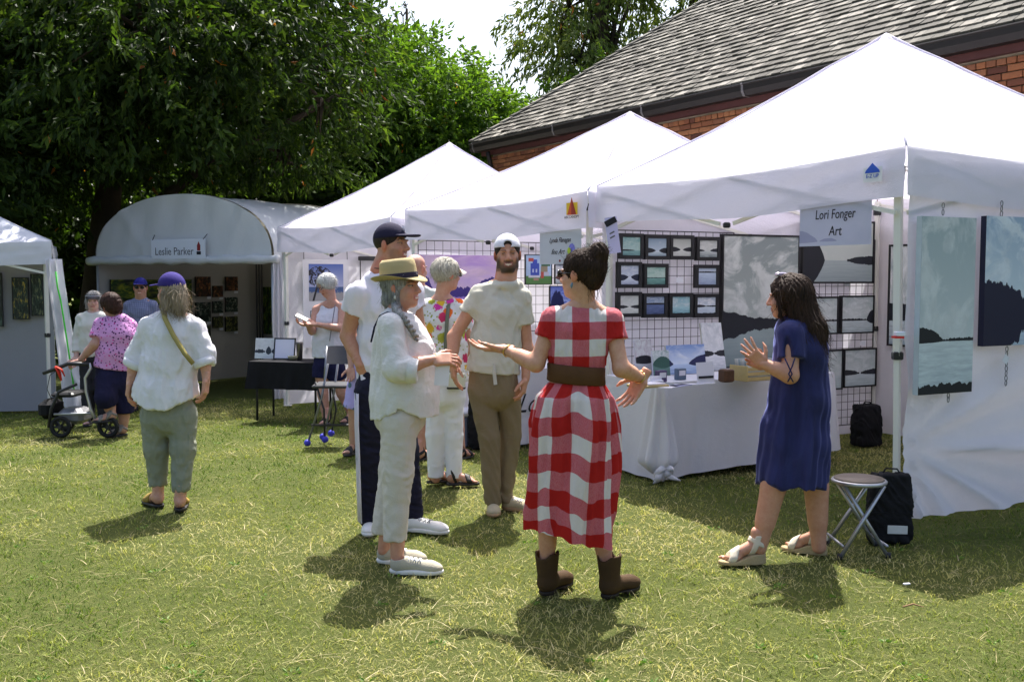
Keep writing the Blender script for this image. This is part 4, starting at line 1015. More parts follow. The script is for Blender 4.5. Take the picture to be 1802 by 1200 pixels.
RUB = plain('white rubber sole', (.70, .69, .66), .6, .3); LACE = cloth('white lace', (.78, .78, .80)); GLACE = cloth('grey lace', (.42, .41, .40)); BLK = plain('black leather', (.015, .013, .012), .5, .4)

# ---------------------------------------------------------------- woman in red gingham dress
def gingham(nt, v):
    at_ = N(nt, 'ShaderNodeAttribute', attribute_name='UVMap'); uv = N(nt, 'ShaderNodeUVMap', uv_map='UVMap').outputs[0]
    return uv
def m_gingham(name, use_uv, per=.158, off=(0., 0.)):
    m, nt = newmat(name); v = ocoord(nt)
    src = N(nt, 'ShaderNodeUVMap', uv_map='UVMap').outputs[0] if use_uv else v
    sp = N(nt, 'ShaderNodeSeparateXYZ', {0: src}); x = sp.outputs['X']; y = sp.outputs['Y'] if use_uv else sp.outputs['Z']
    wz = noise_(nt, 5, 2, .5, v); wv = math_(nt, 'MULTIPLY', math_(nt, 'SUBTRACT', wz, .5), .02)
    def band(c, o): return math_(nt, 'LESS_THAN', math_(nt, 'FRACT', math_(nt, 'DIVIDE', math_(nt, 'ADD', math_(nt, 'ADD', c, o + 9.0 * per), wv), per)), .5)
    a, b = band(x, off[0]), band(y, off[1]); s_ = math_(nt, 'ADD', a, b)
    th = noise_(nt, 420, 3, .7, N(nt, 'ShaderNodeMapping', {'Vector': v, 'Scale': (1, 1, .25)}).outputs[0])
    white, pink, red = (.72, .69, .66), (.50, .085, .11), (.42, .014, .010)
    pk = mix_(nt, ramp_(nt, th, [(.35, (0,)), (.65, (.75,))]), pink, (.62, .24, .26))
    c = mix_(nt, math_(nt, 'GREATER_THAN', s_, .5), white, pk); c = mix_(nt, math_(nt, 'GREATER_THAN', s_, 1.5), c, red)
    c = mix_(nt, math_(nt, 'MULTIPLY', th, .18), c, (.30, .05, .06), 'MIX')
    h = math_(nt, 'ADD', math_(nt, 'MULTIPLY', noise_(nt, 13, 3, .55, v, 1.2), .5), math_(nt, 'MULTIPLY', th, .08)); nb = bump_(nt, h, .5, .012)
    s = principled(nt, c, .85, .12, nb); t = N(nt, 'ShaderNodeBsdfTranslucent', {'Color': c, 'Normal': nb})
    finish(nt, N(nt, 'ShaderNodeMixShader', {0: .12, 1: s, 2: t.outputs[0]}).outputs[0]); return m
p = Person('dark-haired woman with a bun in a red and white gingham dress', 4.96, 1018, .0062, (.52, .29, .19)); J = p.P
pel, che, nek = J(1010, 700), J(1016, 592), J(1027, 536)
A = (J(974, 562, .0), J(944, 640, -.02), J(886, 614, .12)); B = (J(1075, 564), J(1093, 648, -.06), J(1130, 666, .10))
La = (J(985, 730), J(966, 860), J(962, 1022, .035)); Lb = (J(1035, 730), J(1052, 865), J(1069, 1030, .0))
core(p, pel, che, nek, (A, B), (La, Lb), (.046, .038, .025), (.082, .05, .034), .050)
p.head(J(1022, 484), (-.82, .57, .02), (.06, 0, 1), 1.0, 0, nek, hairc=(.02, .012, .008))
p.hand(A[2], (-1, .25, .02), (0.1, -.1, 1), 'L', .28, .09); p.hand(B[2], (-.50, -.05, -.85), (-.55, -.75, .2), 'R', .3, .10)
G = p.fld([nek, A[0], B[0], J(1014, 665)], .16)
torso(G, [(J(1026, 558), .110, .072), (J(1020, 588), .140, .102), (J(1016, 618), .140, .104), (J(1014, 662), .128, .10)], k=.035, flat=True)
for a in (A, B):
    e = _v(a[0]) + (_v(a[1]) - _v(a[0])) * .42; G.u(cone(_v(nek) + np.array((0, 0, -.05)), a[0], .045, .054), .03).u(cone(a[0], e, .056, .062, True), .03)
G.late(ell(_v(nek) + np.array((0, -.02, .035)), (.098, .095, .052)), .008)
p.garment('dress_bodice', G, m_gingham('gingham bodice', False, .164, (.035, .03)), waves(3, 24, .0055, (1.2, 1.2, .5)))
# belt and skirt
c0 = J(1014, 658); bt = MB(); K = 40
ring = lambda c, rx, ry, dz, n=K: [c + Vector((rx * math.cos(2 * math.pi * i / n), ry * math.sin(2 * math.pi * i / n), dz + .012 * math.cos(2 * math.pi * i / n) * -1)) for i in range(n)]
bt.loft([ring(c0, .138, .112, .046), ring(c0, .144, .118, .041), ring(c0, .143, .117, 0), ring(c0, .146, .119, -.038), ring(c0, .140, .113, -.044)])
p.belt = bt.build('belt', plain('brown suede belt', (.085, .038, .014), .75, .2, 0, .2, 30, .3), p.root, True)
NU, NV = 150, 60; prof = [(0, .133, .105, 1014, 672), (.10, .182, .140, 1010, 698), (.25, .207, .158, 1008, 745), (.5, .213, .165, 1008, 815), (.75, .209, .163, 1005, 885), (1, .205, .162, 1004, 940)]
def skp(v):
    for i in range(len(prof) - 1):
        if v <= prof[i + 1][0] + 1e-9:
            t = (v - prof[i][0]) / (prof[i + 1][0] - prof[i][0]); t2 = t * t * (3 - 2 * t) if i == 0 else t
            a, b = prof[i], prof[i + 1]; return [a[k] + (b[k] - a[k]) * t2 for k in range(1, 5)]
vs = []; uv = []
for j in range(NV + 1):
    v = j / NV; rx, ry, cx_, cy_ = skp(v); c = J(cx_, cy_)
    for i in range(NU + 1):
        a = 2 * math.pi * i / NU; 
        fo = (.017 * math.sin(a * 8 + 1.6 * math.sin(v * 3.5 + a)) * (.3 + .7 * v) + .006 * (1 - abs(math.sin(a * 11 + 3 * math.sin(v * 4 + 2 * a))))  + .010 * math.sin(a * 23 + 2 * v) * (1 - .6 * v) + .012 * math.sin(a * 5 + 4 * v)) * min(1, v * 5 + .15)
        wz = .006 * math.sin(a * 13 + v * 19) * v
        q = c + Vector(((rx + fo) * math.cos(a), (ry + fo) * math.sin(a), -.045 * math.cos(a) * v + .01 * math.sin(a * 3 + 1) * v + wz)); vs.append(q)
        uv.append((a * .205 + .012 * math.sin(a * 3 + v * 4) + .010 * math.sin(v * 7 + a * 2), v * .75 + .014 * math.sin(a * 4 + 1 + v * 3) - .006 * math.sin(a * 9)))
fs = [(j * (NU + 1) + i, j * (NU + 1) + i + 1, (j + 1) * (NU + 1) + i + 1, (j + 1) * (NU + 1) + i) for j in range(NV) for i in range(NU)]
link('dress_skirt', mesh_np([tuple(q) for q in vs], np.array(fs), True, None, uv), m_gingham('gingham skirt', True, .176, (.02, .03)), p.root)
F = hair_field((-.13, -.2, -.13), (.13, .15, .24)); scalp(F, .013, .092, -.06)
F.u(ell((.0, -.098, .108), (.048, .046, .050)), .007).u(ell((0, -.09, .04), (.055, .04, .06)), .03).u(ell((.02, -.05, .105), (.04, .03, .03)), .02).u(ell((0, -.075, -.03), (.055, .035, .045)), .03)
hr = p.hpart('hair', F, HB, None, groove(40, .004), (1300, .035, (.01, -.078, .11)))
def wisp(rr):
    a = rr.uniform(0, 6.28); x, y = math.cos(a) * .03, math.sin(a) * .03; b = p.hpt(.01 + x, -.078 + y, .13); return [b, b + Vector((rr.uniform(-.03, .03), rr.uniform(-.02, .02), rr.uniform(.005, .03))), b + Vector((rr.uniform(-.06, .06), rr.uniform(-.03, .03), rr.uniform(-.03, .045)))]
strands(p, 26, wisp, 3, .0007).build('loose_hair', HB, hr)
def wisp2(rr): b = p.hpt(rr.uniform(-.06, .06), -.085 + rr.uniform(0, .02), -.05 + rr.uniform(-.02, .02)); return [b, b + Vector((rr.uniform(-.01, .02), -.01, -.03)), b + Vector((rr.uniform(-.02, .03), -.005, rr.uniform(-.1, -.05)))]
strands(p, 24, wisp2, 4, .0008).build('loose_hair', HB, hr)
gl = MB(); gl.box((0, 0, 0), (.052, .006, .040), None, .003)
ge = MB()
for sx in (-1, 1):
    ge.loft([[p.hpt(sx * .033 + .026 * math.cos(t), .100 - .2 * abs(.026 * math.cos(t) + 0) + o, .004 + .021 * math.sin(t)) for t in [k * math.pi / 6 for k in range(12)]] for o in (0, .005)])
    ge.tube([p.hpt(sx * .058, .094, .008), p.hpt(sx * .080, .03, .006), p.hpt(sx * .082, -.01, .004)], .003, 5)
ge.build('sunglasses', plain('dark sunglass lens', (.012, .01, .01), .15, .6), p.root, True)
MB().tube([p.hpt(-.080, -.002, -.04), p.hpt(-.083, 0, -.055), p.hpt(-.081, 0, -.068)], [.004, .007, .002], 6).build('earring', plain('blue grey earring', (.12, .2, .26), .3), p.root, True)
for w_, d_ in ((A[2], A[1]), (B[2], B[1])):
    d = (Vector(w_) - Vector(d_)).normalized(); c = Vector(w_) - d * .03; o1 = d.orthogonal().normalized(); o2 = d.cross(o1)
    MB().tube([c + (o1 * math.cos(t) + o2 * math.sin(t)) * .031 + d * .004 * math.sin(3 * t) for t in [k * math.pi / 8 for k in range(17)]], .0035, 6).build('bracelet', plain('gold bracelet', (.65, .45, .15), .3, .5, .9), p.root, True)
# ankle boots
BOOT = plain('brown suede boot', (.055, .030, .012), .8, .2, 0, .35, 16, .4); BSOLE = plain('dark boot sole', (.02, .013, .01), .6)
for l, heel, toe in ((La, J(953, 1050, -.02), J(996, 1040, .16)), (Lb, J(1060, 1062, -.06), J(1110, 1054, .08))):
    Af, o, _ = p.foot_frame(heel, toe); o[2] = 0; Lf = .265
    F = Fld((-.09, -.06, -.01), (.09, Lf + .03, .26), .0055); F.u(ecap((0, .052, .06), (0, .048, .215), (.045, .05), (.062, .062), (1, 0, 0), True), .02)
    F.u(cone((0, .06, .06), (0, Lf - .07, .045), .042, .036), .03).u(ell((0, Lf - .055, .038), (.042, .06, .032)), .03).u(ell((0, .045, .055), (.04, .048, .045)), .02)
    F.sub(cone((0, .048, .10), (0, .046, .26), .040, .056), .004); F.sub(rbox((0, -.012, .235), (.2, .03, .045), .02, Matrix.Rotation(.6, 3, 'X')), .01)
    F.sub(ell((0, .05, .245), (.03, .12, .06)), .01)
    F.keep(lambda X, Y, Z: .018 - Z + 0 * X + 0 * Y); bo = p.shoe_mesh('boot', F, Af, o, BOOT)
    F = Fld((-.07, -.03, -.01), (.07, Lf + .03, .06), .0055); F.u(ell((0, Lf - .085, .015), (.044, .09, .1)), .02).u(ell((0, .05, .02), (.038, .05, .1)), .02).u(rbox((0, .12, .02), (.03, .07, .1), .01), .02)
    F.keep(lambda X, Y, Z: np.maximum(np.maximum(-Z, Z - .020), np.where((Y > .085) & (Y < .14), .012 - Z, -1)) + 0 * X); p.shoe_mesh('boot_sole', F, Af, o, BSOLE, bo)
p.finish()

# ---------------------------------------------------------------- woman in blue velvet dress
p = Person('long-haired woman in a navy blue dress near the folding stool', 5.6, 1395, .0062, (.50, .27, .18)); J = p.P
pel, che, nek = J(1396, 715), J(1407, 615), J(1402, 566)
A = (J(1391, 588, -.14), J(1391, 660, -.19), J(1344, 640, -.17)); B = (J(1402, 580, .14), J(1388, 660, .15), J(1345, 642, .0))
La = (J(1376, 750, -.04), J(1362, 852, -.07), J(1336, 964, -.08)); Lb = (J(1425, 750, .08), J(1436, 852, .08), J(1441, 962, .08))
core(p, pel, che, nek, (A, B), (La, Lb), (.052, .042, .028), (.088, .064, .041), .068)
p.head(J(1386, 523), (-.90, .42, -.06), (0, 0, 1), 1.0, 0, nek, smile=.6, hairc=(.02, .012, .01))
p.hand(A[2], (-.70, .1, .70), (.35, .9, .25), 'L', .10, .20, .88, curls=(.12, .10, .12, .05)); p.hand(B[2], (-.85, -.1, .3), (-.2, -.9, .2), 'R', .5, .06, .88)
G = p.fld([J(1400, 560), J(1330, 850, -.2), J(1460, 850, .2)], .10)
torso(G, [(J(1402, 582), .115, .155), (J(1409, 620), .140, .165), (J(1405, 700), .160, .165), (J(1399, 780), .172, .170), (J(1392, 850), .182, .175)], k=.04, flat=True)
G.u(cone(La[0], J(1364, 850, -.07), .105, .088, True), .05).u(cone(Lb[0], J(1432, 850, .08), .105, .088, True), .05)
G.u(cone(J(1402, 576), A[0], .05, .064), .03).u(cone(A[0], J(1392, 632, -.175), .068, .074, True), .03).u(cone(B[0], J(1396, 632, .18), .075, .08, True), .03)
G.sub(ell(J(1388, 612, -.235), (.022, .045, .085), Matrix.Rotation(.05, 3, 'Y')), .005).late(ell(_v(nek) + np.array((0, 0, .03)), (.07, .08, .045)), .008)
cc = _v(J(1400, 700))
def vfold(x, y, z):
    a = np.arctan2(y - cc[1], x - cc[0]); lowr = sstep(cc[2] + .35, cc[2] - .3, z)
    return (.008 * np.sin(a * 7 + 1.5 * np.sin(z * 3)) + .004 * np.sin(a * 19 + 2 * np.sin(z * 5))) * lowr + .003 * np.sin(z * 30 + a * 4)
def m_velvet():
    m, nt = newmat('navy velvet'); v = ocoord(nt); f = noise_(nt, 10, 4, .6, N(nt, 'ShaderNodeMapping', {'Vector': v, 'Scale': (1, 1, .25)}).outputs[0], 1.0)
    c = ramp_(nt, f, [(.3, (.012, .014, .060)), (.7, (.030, .034, .125))]); nb = bump_(nt, f, .5, .012)
    s = principled(nt, c, .75, .2, nb); s.node.inputs['Sheen Weight'].default_value = .5; s.node.inputs['Sheen Roughness'].default_value = .35; s.node.inputs['Sheen Tint'].default_value = (.35, .4, .9, 1)
    finish(nt, s); return m
MV = m_velvet(); dr = p.garment('dress', G, MV, vfold)
tb = MB()
for k in (-1, 1):
    s0 = J(1390 + 9 * k, 630, -.25); tb.tube([s0, J(1391 + 3 * k, 645, -.255), J(1391 - 3 * k, 658, -.255), J(1391 + 5 * k, 672, -.25)], .004, 5)
tb.build('sleeve_tie', MV, dr, True)
F = hair_field((-.17, -.26, -.46), (.17, .15, .18), .0062); scalp(F, .016, .098, -.3)
F.u(cone((0, -.055, .02), (0, -.12, -.20), .085, .070), .04).u(cone((.05, -.02, .03), (.055, -.085, -.19), .045, .045), .04).u(cone((-.05, -.02, .03), (-.055, -.075, -.18), .045, .045), .04).u(cone((0, -.125, -.18), (0, -.155, -.34), .072, .040), .04).u(cone((.04, -.10, -.15), (.05, -.13, -.30), .05, .03), .04).u(cone((-.04, -.10, -.15), (-.05, -.13, -.30), .05, .03), .04).u(cone((-.074, .035, .03), (-.078, .03, -.10), .016, .012), .02).u(cone((.074, .035, .03), (.078, .03, -.10), .016, .012), .02)
hr = p.hpart('hair', F, HB, None, lambda x, y, z: groove(34, .0045, 2)(x, y, z) + .006 * np.sin(z * 45 + 3 * np.sin(x * 30)) * sstep(-.05, -.2, z), (2000, .09, None, .06))
def wl_(rr): 
    x = rr.uniform(-.09, .09); b = p.hpt(x, -.10, rr.uniform(-.1, .02)); e = p.hpt(x * 1.1, -.15 + rr.uniform(-.02, .02), rr.uniform(-.36, -.24)); return [b, b.lerp(e, .5) + Vector((rr.uniform(-.012, .012), rr.uniform(-.012, .012), 0)), e]
strands(p, 160, wl_, 5, .0013).build('loose_hair', HB, hr)
sgl = MB(); sgl.box(p.hpt(-.02, .035, .128), (.05, .03, .022), Matrix.Rotation(.5, 3, 'Z'), .005); sgl.box(p.hpt(.035, .03, .127), (.05, .03, .022), Matrix.Rotation(.4, 3, 'Z'), .005)
sgl.build('sunglasses', plain('pale mirrored lens', (.5, .45, .55), .15, .7, .4), p.root)
CRM = plain('cream leather', (.60, .54, .42), .6, .3); ESP = plain('woven jute wedge', (.46, .36, .20), .9, .1, 0, .3, 120, .8)
p.bare_foot(J(1346, 985, -.08), J(1272, 990, -.10), .255, .02, strap=CRM, sole=ESP, straps=((.185, .022), (.085, .016), (-1, .014)), wedge=.035)
p.bare_foot(J(1454, 987, .08), J(1404, 979, .16), .25, .02, strap=CRM, sole=ESP, straps=((.185, .022), (.085, .016), (-1, .014)), wedge=.035)
p.finish()

# ---------------------------------------------------------------- bearded man in beige shirt
p = Person('bearded young man in a beige T-shirt and backward white cap', 6.73, 872, .0068, (.46, .245, .155)); J = p.P
pel, che, nek = J(868, 655), J(878, 545), J(890, 492)
A = (J(845, 518, .0), J(799, 592, .0), J(796, 640, -.08)); B = (J(917, 524), J(927, 612, .02), J(925, 667, -.03))
La = (J(847, 690), J(861, 770, -.03), J(868, 878, .0)); Lb = (J(893, 690, .03), J(899, 765, .07), J(888, 872, .09))
core(p, pel, che, nek, (A, B), (La, Lb), (.050, .041, .028), (.085, .055, .038), .05, (.13, .09))
p.head(J(893, 448), (.05, -1, .02), (-.03, 0, 1), 1.06, 1, nek, smile=1, beard=.85, hairc=(.03, .018, .012), lip=(.36, .12, .10))
p.hand(A[2], (.12, -.1, -.95), (.9, .3, .1), 'R', .3, .05, 1.02); p.hand(B[2], (-.18, -.15, -.95), (-.9, .2, .1), 'L', .55, .04, 1.02)
TEE = cloth('beige cotton jersey', (.55, .53, .44), .06, .04, 900, .25, .2, .9)
G = p.fld([nek, J(820, 560), J(935, 560), J(868, 660)], .12)
torso(G, [(J(884, 524), .135, .08), (J(879, 548), .150, .112), (J(873, 600), .160, .122), (J(868, 655), .176, .132)], k=.04, flat=True)
for a, t_ in ((A, .46), (B, .52)):
    e = _v(a[0]) + (_v(a[1]) - _v(a[0])) * t_; G.u(cone(_v(nek) - np.array((0, 0, .045)), a[0], .05, .060), .03).u(cone(a[0], e, .064, .072, True), .03)
G.u(ell(_v(nek) - np.array((0, -.01, .035)), (.115, .095, .045)), .03).late(ell(_v(nek) + np.array((0, -.02, .04)), (.082, .088, .058)), .006); p.garment('t_shirt', G, TEE, waves(9, 17, .007, (1.2, 1.2, .5)))
KH = cloth('khaki twill', (.20, .155, .095), 0, .08, 900, .3, .3, .88)
G = p.fld([J(820, 640), J(920, 640), La[2], Lb[2]], .10)
torso(G, [(J(868, 645), .160, .118), (J(869, 690), .166, .122)], k=.03); 
for l in (La, Lb): p.limb(G, l[0], l[1], J(867, 884) if l is La else J(888, 878, .09), (.088, .069, .055), .014)
G.keep(lambda X, Y, Z: np.maximum(.055 - Z, -9) + 0 * X + 0 * Y); p.garment('trousers', G, KH, lambda x, y, z: waves(10, 20, .006, (1.1, 1.1, .7))(x, y, z) + .004 * np.sin(z * 60 + 8 * np.sin(x * 20)) * sstep(.35, .1, z))
MB().sqbar(J(868, 640, -.135), J(872, 677, -.145), .03, .004).build('belt_end', white_cloth('white webbing', (.6, .58, .54)), p.root)
F = hair_field((-.11, -.14, -.06), (.11, .13, .14)); scalp(F, .006, .088, -.05); p.hpart('hair', F, HD, fz=None)
cp_ = cap(p, cloth('white cotton cap', (.68, .68, .74), .1, .02, 600, .2, .1), -1, .006, True, opening=True)
OL = plain('beige suede shoe', (.42, .36, .24), .85, .15, 0, .12, 30, .3); GUM = plain('gum rubber sole', (.36, .24, .13), .6)
p.sneaker(J(868, 893, .14), J(869, 917, -.16), .29, OL, GUM, LACE); p.sneaker(J(884, 890, .12), J(926, 897, .02), .285, OL, GUM, LACE)
p.finish()

# ---------------------------------------------------------------- tall man in navy cap
p = Person('tall man in a navy cap, white T-shirt and striped track trousers', 6.22, 680, .0068, (.44, .23, .145)); J = p.P
pel, che, nek = J(675, 660), J(676, 540), J(672, 478)
A = (J(630, 518, -.06), J(612, 590, .02), J(633, 642, -.07)); B = (J(724, 514, .10), J(738, 585, .10), J(742, 650, .02))
La = (J(652, 690, -.04), J(651, 800, -.03), J(650, 912, .0)); Lb = (J(700, 690, .08), J(714, 795, .08), J(728, 905, .04))
core(p, pel, che, nek, (A, B), (La, Lb), (.056, .044, .030), (.085, .056, .04), .05, (.14, .095))
p.head(J(689, 431), (.93, -.36, .06), (.05, 0, 1), 1.03, 1, nek, smile=1, stubble=.75, hairc=(.03, .018, .012))
p.hand(A[2], (.55, -.1, -.75), (.3, .9, .1), 'R', .7, .04); p.hand(B[2], (.05, -.1, -1), (-1, 0, 0), 'L', .4)
G = p.fld([nek, J(600, 560), J(750, 560), J(675, 690)], .12); WT = white_cloth('white cotton jersey')
torso(G, [(J(674, 506), .140, .085), (J(680, 540), .165, .122), (J(680, 600), .165, .125), (J(676, 682), .170, .13)], k=.04, flat=True)
for a in (A, B): e = _v(a[0]) + (_v(a[1]) - _v(a[0])) * .40; G.u(cone(_v(nek) - np.array((0, 0, .05)), a[0], .055, .066), .03).u(cone(a[0], e, .072, .078, True), .03)
G.u(ell(_v(nek) - np.array((0, 0, .04)), (.115, .10, .045)), .03).late(ell(_v(nek) + np.array((.01, -.01, .04)), (.084, .088, .058)), .006); p.garment('t_shirt', G, WT, waves(19, 16, .008, (1.2, 1.2, .5)))
NAVY = cloth('dark navy tricot', (.010, .010, .024), 0, .2, 900, .2, .25, .7)
G = p.fld([J(640, 660), J(730, 660), La[2], Lb[2]], .12); torso(G, [(J(675, 655), .158, .115), (J(676, 690), .165, .12)], k=.03)
for l in (La, Lb): p.limb(G, l[0], l[1], l[2], (.098, .078, .060), .03)
pt = p.garment('track_trousers', G, NAVY, waves(20, 20, .006, (.7, .7, 1.3))); st = MB()
for k in range(3):
    st.tube([Vector(q) + Vector((-r_ * .93 + k * .012, -.045 - k * .022, dz)) for q, r_, dz in ((La[0], .094, .0), (Vector(La[0]).lerp(La[1], .5), .092, 0), (La[1], .082, 0), (Vector(La[1]).lerp(La[2], .5), .074, 0), (La[2], .066, -.01))], .0055, 5, True)
st.build('white_stripe', WT, pt, True)
F = hair_field((-.11, -.14, -.08), (.11, .13, .14)); scalp(F, .006, .088, -.075); p.hpart('hair', F, HD, fz=None)
CAPN = cloth('navy wool cap', (.018, .016, .038), 0, .1, 500, .3, .1); cp_ = cap(p, CAPN, 1, .002)
cm = MB()
for (x0, z0, x1, z1) in ((-.014, .075, .004, .105), (.004, .105, .002, .075), (-.010, .088, .014, .094), (-.016, .100, .012, .112)): cm.tube([p.hpt(x0, .083, z0), p.hpt((x0 + x1) / 2, .086, (z0 + z1) / 2), p.hpt(x1, .083, z1)], .0035, 5)
cm.build('monogram', WT, cp_, True)
ch_ = MB(); ch_.tube([_v(nek) + np.array((.072 * math.cos(t) + .01, .075 * math.sin(t), .0 - .02 * math.cos(t - 0.9))) for t in [k * math.pi / 10 for k in range(21)]], .003, 5); ch_.build('necklace', BLK, p.root, True)
WS = plain('white leather shoe', (.70, .69, .67), .5, .35, 0, .05, 30)
p.sneaker(J(656, 930, .16), J(647, 958, -.16), .30, WS, RUB, GLACE); p.sneaker(J(712, 918, .04), J(772, 925, -.04), .30, WS, RUB, GLACE); p.finish()

# ---------------------------------------------------------------- woman in straw hat
p = Person('smiling woman with straw hat and grey braid in a white linen blouse', 5.44, 707, .0064, (.50, .27, .185)); J = p.P
pel, che, nek = J(706, 700), J(706, 600), J(698, 548)
A = (J(688, 574, -.17), J(698, 648, -.22), J(763, 633, -.19)); B = (J(706, 572, .15), J(728, 650, .17), J(768, 640, .05))
La = (J(703, 740, -.08), J(700, 830, -.08), J(699, 985, -.09)); Lb = (J(703, 740, .09), J(694, 830, .08), J(676, 968, .08))
core(p, pel, che, nek, (A, B), (La, Lb), (.052, .042, .026), (.09, .06, .036), .054, (.12, .12))
p.head(J(706, 506), (.93, -.36, .10), (-.12, 0, 1), .98, 0, nek, smile=1, hairc=(.12, .11, .10), lip=(.45, .12, .12))
p.hand(A[2], (.96, .05, .05), (.1, .75, -.6), 'R', .55, .04, .95); p.hand(B[2], (.9, -.3, .1), (0, -.6, -.7), 'L', .5, .04, .95)
LIN = white_cloth('white crinkled linen', (.76, .75, .74), .18, .4); z_h = J(706, 716)[2]
G = p.fld([nek, J(640, 740, -.2), J(780, 740, .2), A[1]], .10)
torso(G, [(J(696, 566), .085, .125), (J(703, 592), .135, .148), (J(711, 640), .165, .158), (J(712, 690), .178, .172), (J(712, 745), .185, .185)], k=.045)
G.u(ell(J(738, 612), (.07, .12, .07)), .05)
for a, e2 in ((A, J(732, 651, -.215)), (B, J(745, 652, .14))): G.u(cone(J(697, 566), a[0], .05, .058), .03).u(cone(a[0], a[1], .064, .068), .03).u(cone(a[1], e2, .068, .060, True), .03)
hx = _v(J(705, 712))
G.keep(lambda X, Y, Z: (hx[2] + .055 * np.exp(-((X - hx[0]) / .08) ** 2) - .055 - .02 * (X < hx[0])) - Z + 0 * Y); G.late(ell(_v(nek) + np.array((.03, 0, .03)), (.075, .085, .05)), .008)
bl = p.garment('blouse', G, LIN, waves(31, 24, .0058, (1.4, 1.4, .5)))
cu = MB(); d = (Vector(J(732, 651, -.215)) - Vector(A[1])).normalized(); c = Vector(J(729, 652, -.215)); o1 = Vector((0, 1, 0)); o2 = d.cross(o1).normalized()
cu.loft([[c + d * k + (o1 * math.cos(t) + o2 * math.sin(t)) * r_ for t in [q * math.pi / 10 for q in range(20)]] for k, r_ in ((-.035, .062), (-.03, .068), (.012, .067), (.02, .061), (.018, .05), (-.03, .045))], False, False); cu.build('rolled_cuff', LIN, bl, True)
TR = white_cloth('cream stretch cotton', (.58, .54, .48), .03, .2); G = p.fld([J(650, 700, -.1), J(770, 700, .1), J(672, 950, .1), J(700, 950, -.1)], .12)
torso(G, [(J(705, 690), .135, .135), (J(704, 730), .140, .145)], k=.03); p.limb(G, La[0], La[1], J(695, 951, -.08), (.098, .080, .062), .03); p.limb(G, Lb[0], Lb[1], J(674, 932, .08), (.098, .080, .062), .03)
zc1 = J(695, 950, -.08)[2]; G.keep(lambda X, Y, Z: zc1 - Z + 0 * X + 0 * Y)
p.garment('cropped_trousers', G, TR, lambda x, y, z: .0009 * np.sin(z * 120 + 4 * np.sin(x * 19 + z * 11) + 3 * np.sin(y * 23 + z * 5)) * sstep(.15, .4, z) + waves(33, 22, .0045, (1.1, 1.1, .7))(x, y, z))
F = hair_field((-.13, -.17, -.16), (.13, .15, .14)); scalp(F, .010, .088, -.10); F.u(ell((0, -.07, -.06), (.065, .05, .06)), .03).u(cone((.06, -.01, -.03), (.055, -.01, -.11), .028, .026), .02); hr = p.hpart('hair', F, HSP, None, groove(36, .004))
brd = MB(); pts = [p.hpt(.055, -.015, -.09), J(697, 545, -.13), J(707, 556, -.17), J(716, 568, -.17), J(726, 582, -.15), J(735, 600, -.13)]
path = []
for i in range(len(pts) - 1):
    for k in range(5): path.append(Vector(pts[i]).lerp(Vector(pts[i + 1]), k / 5))
for s3 in range(3): brd.tube([q + Vector((.011 * math.cos(i * .75 + s3 * 2.09), .011 * math.sin(i * 1.5 + s3 * 4.18), .011 * math.sin(i * .75 + s3 * 2.09))) for i, q in enumerate(path)], [.015 * (1 - .5 * i / len(path)) for i in range(len(path))], 7)
brd.build('braid', HSP, hr, True)
STRAW = plain('woven straw', (.52, .42, .22), .8, .2, 0, .18, 220, .9); ht = MB(); NS = 40
def hr_(rx, ry, z, tilt=0, roll=0): return [p.hpt(rx * math.cos(2 * math.pi * i / NS), -.008 + ry * math.sin(2 * math.pi * i / NS), z + tilt * math.sin(2 * math.pi * i / NS) + roll * math.cos(4 * math.pi * i / NS)) for i in range(NS)]
ht.loft([hr_(.128, .158, .052, -.022, .016), hr_(.131, .161, .056, -.022, .016), hr_(.112, .140, .050, -.008, .010), hr_(.090, .112, .047), hr_(.0875, .108, .06), hr_(.085, .105, .11), hr_(.080, .10, .142), hr_(.066, .086, .157), hr_(.04, .06, .158), hr_(.012, .035, .148)], False, True)
ht.loft([hr_(.084, .104, .045), hr_(.11, .138, .047, -.008, .010), hr_(.128, .158, .052, -.022, .016)], False, False)
hat = ht.build('straw_hat', STRAW, p.root, True); hbn = MB(); hbn.loft([hr_(.0905, .1115, .050), hr_(.0915, .1125, .053), hr_(.0895, .1105, .076), hr_(.0885, .1095, .078)], False, False); hbn.build('hat_band', cloth('navy hat ribbon', (.03, .025, .045)), hat, True)
sp_ = MB(); sp_.tube([J(694, 552, -.15), J(682, 549, -.12), J(669, 555, -.06), J(659, 575, -.02), J(653, 602, .0)], .006, 6, True, .5); sp_.build('bag_strap', cloth('navy strap', (.02, .02, .05)), p.root, True)
MB().tube([p.hpt(.083, 0, -.035), p.hpt(.088, 0, -.05), p.hpt(.085, 0, -.062)], [.003, .007, .002], 6).build('earring', plain('pale earring', (.7, .68, .6), .3), p.root, True)
OLV = cloth('pale khaki canvas shoe', (.42, .39, .30), 0, .08, 700, .3, .1)
p.sneaker(J(687, 1008, -.10), J(777, 1006, -.12), .285, OLV, RUB, LACE, high=.075, htab=BLK); p.sneaker(J(664, 990, .10), J(735, 982, .08), .28, OLV, RUB, LACE, high=.075); p.finish()
cr = thing('card', 'blank white card held by the woman in the straw hat', 'card', at(778, 676, 5.25)); MB().box((0, 0, .055), (.075, .002, .125), Matrix.Rotation(.08, 3, 'Y')).build('sheet', plain('white card stock', (.75, .74, .80), .6, .2, 0, .02), cr)

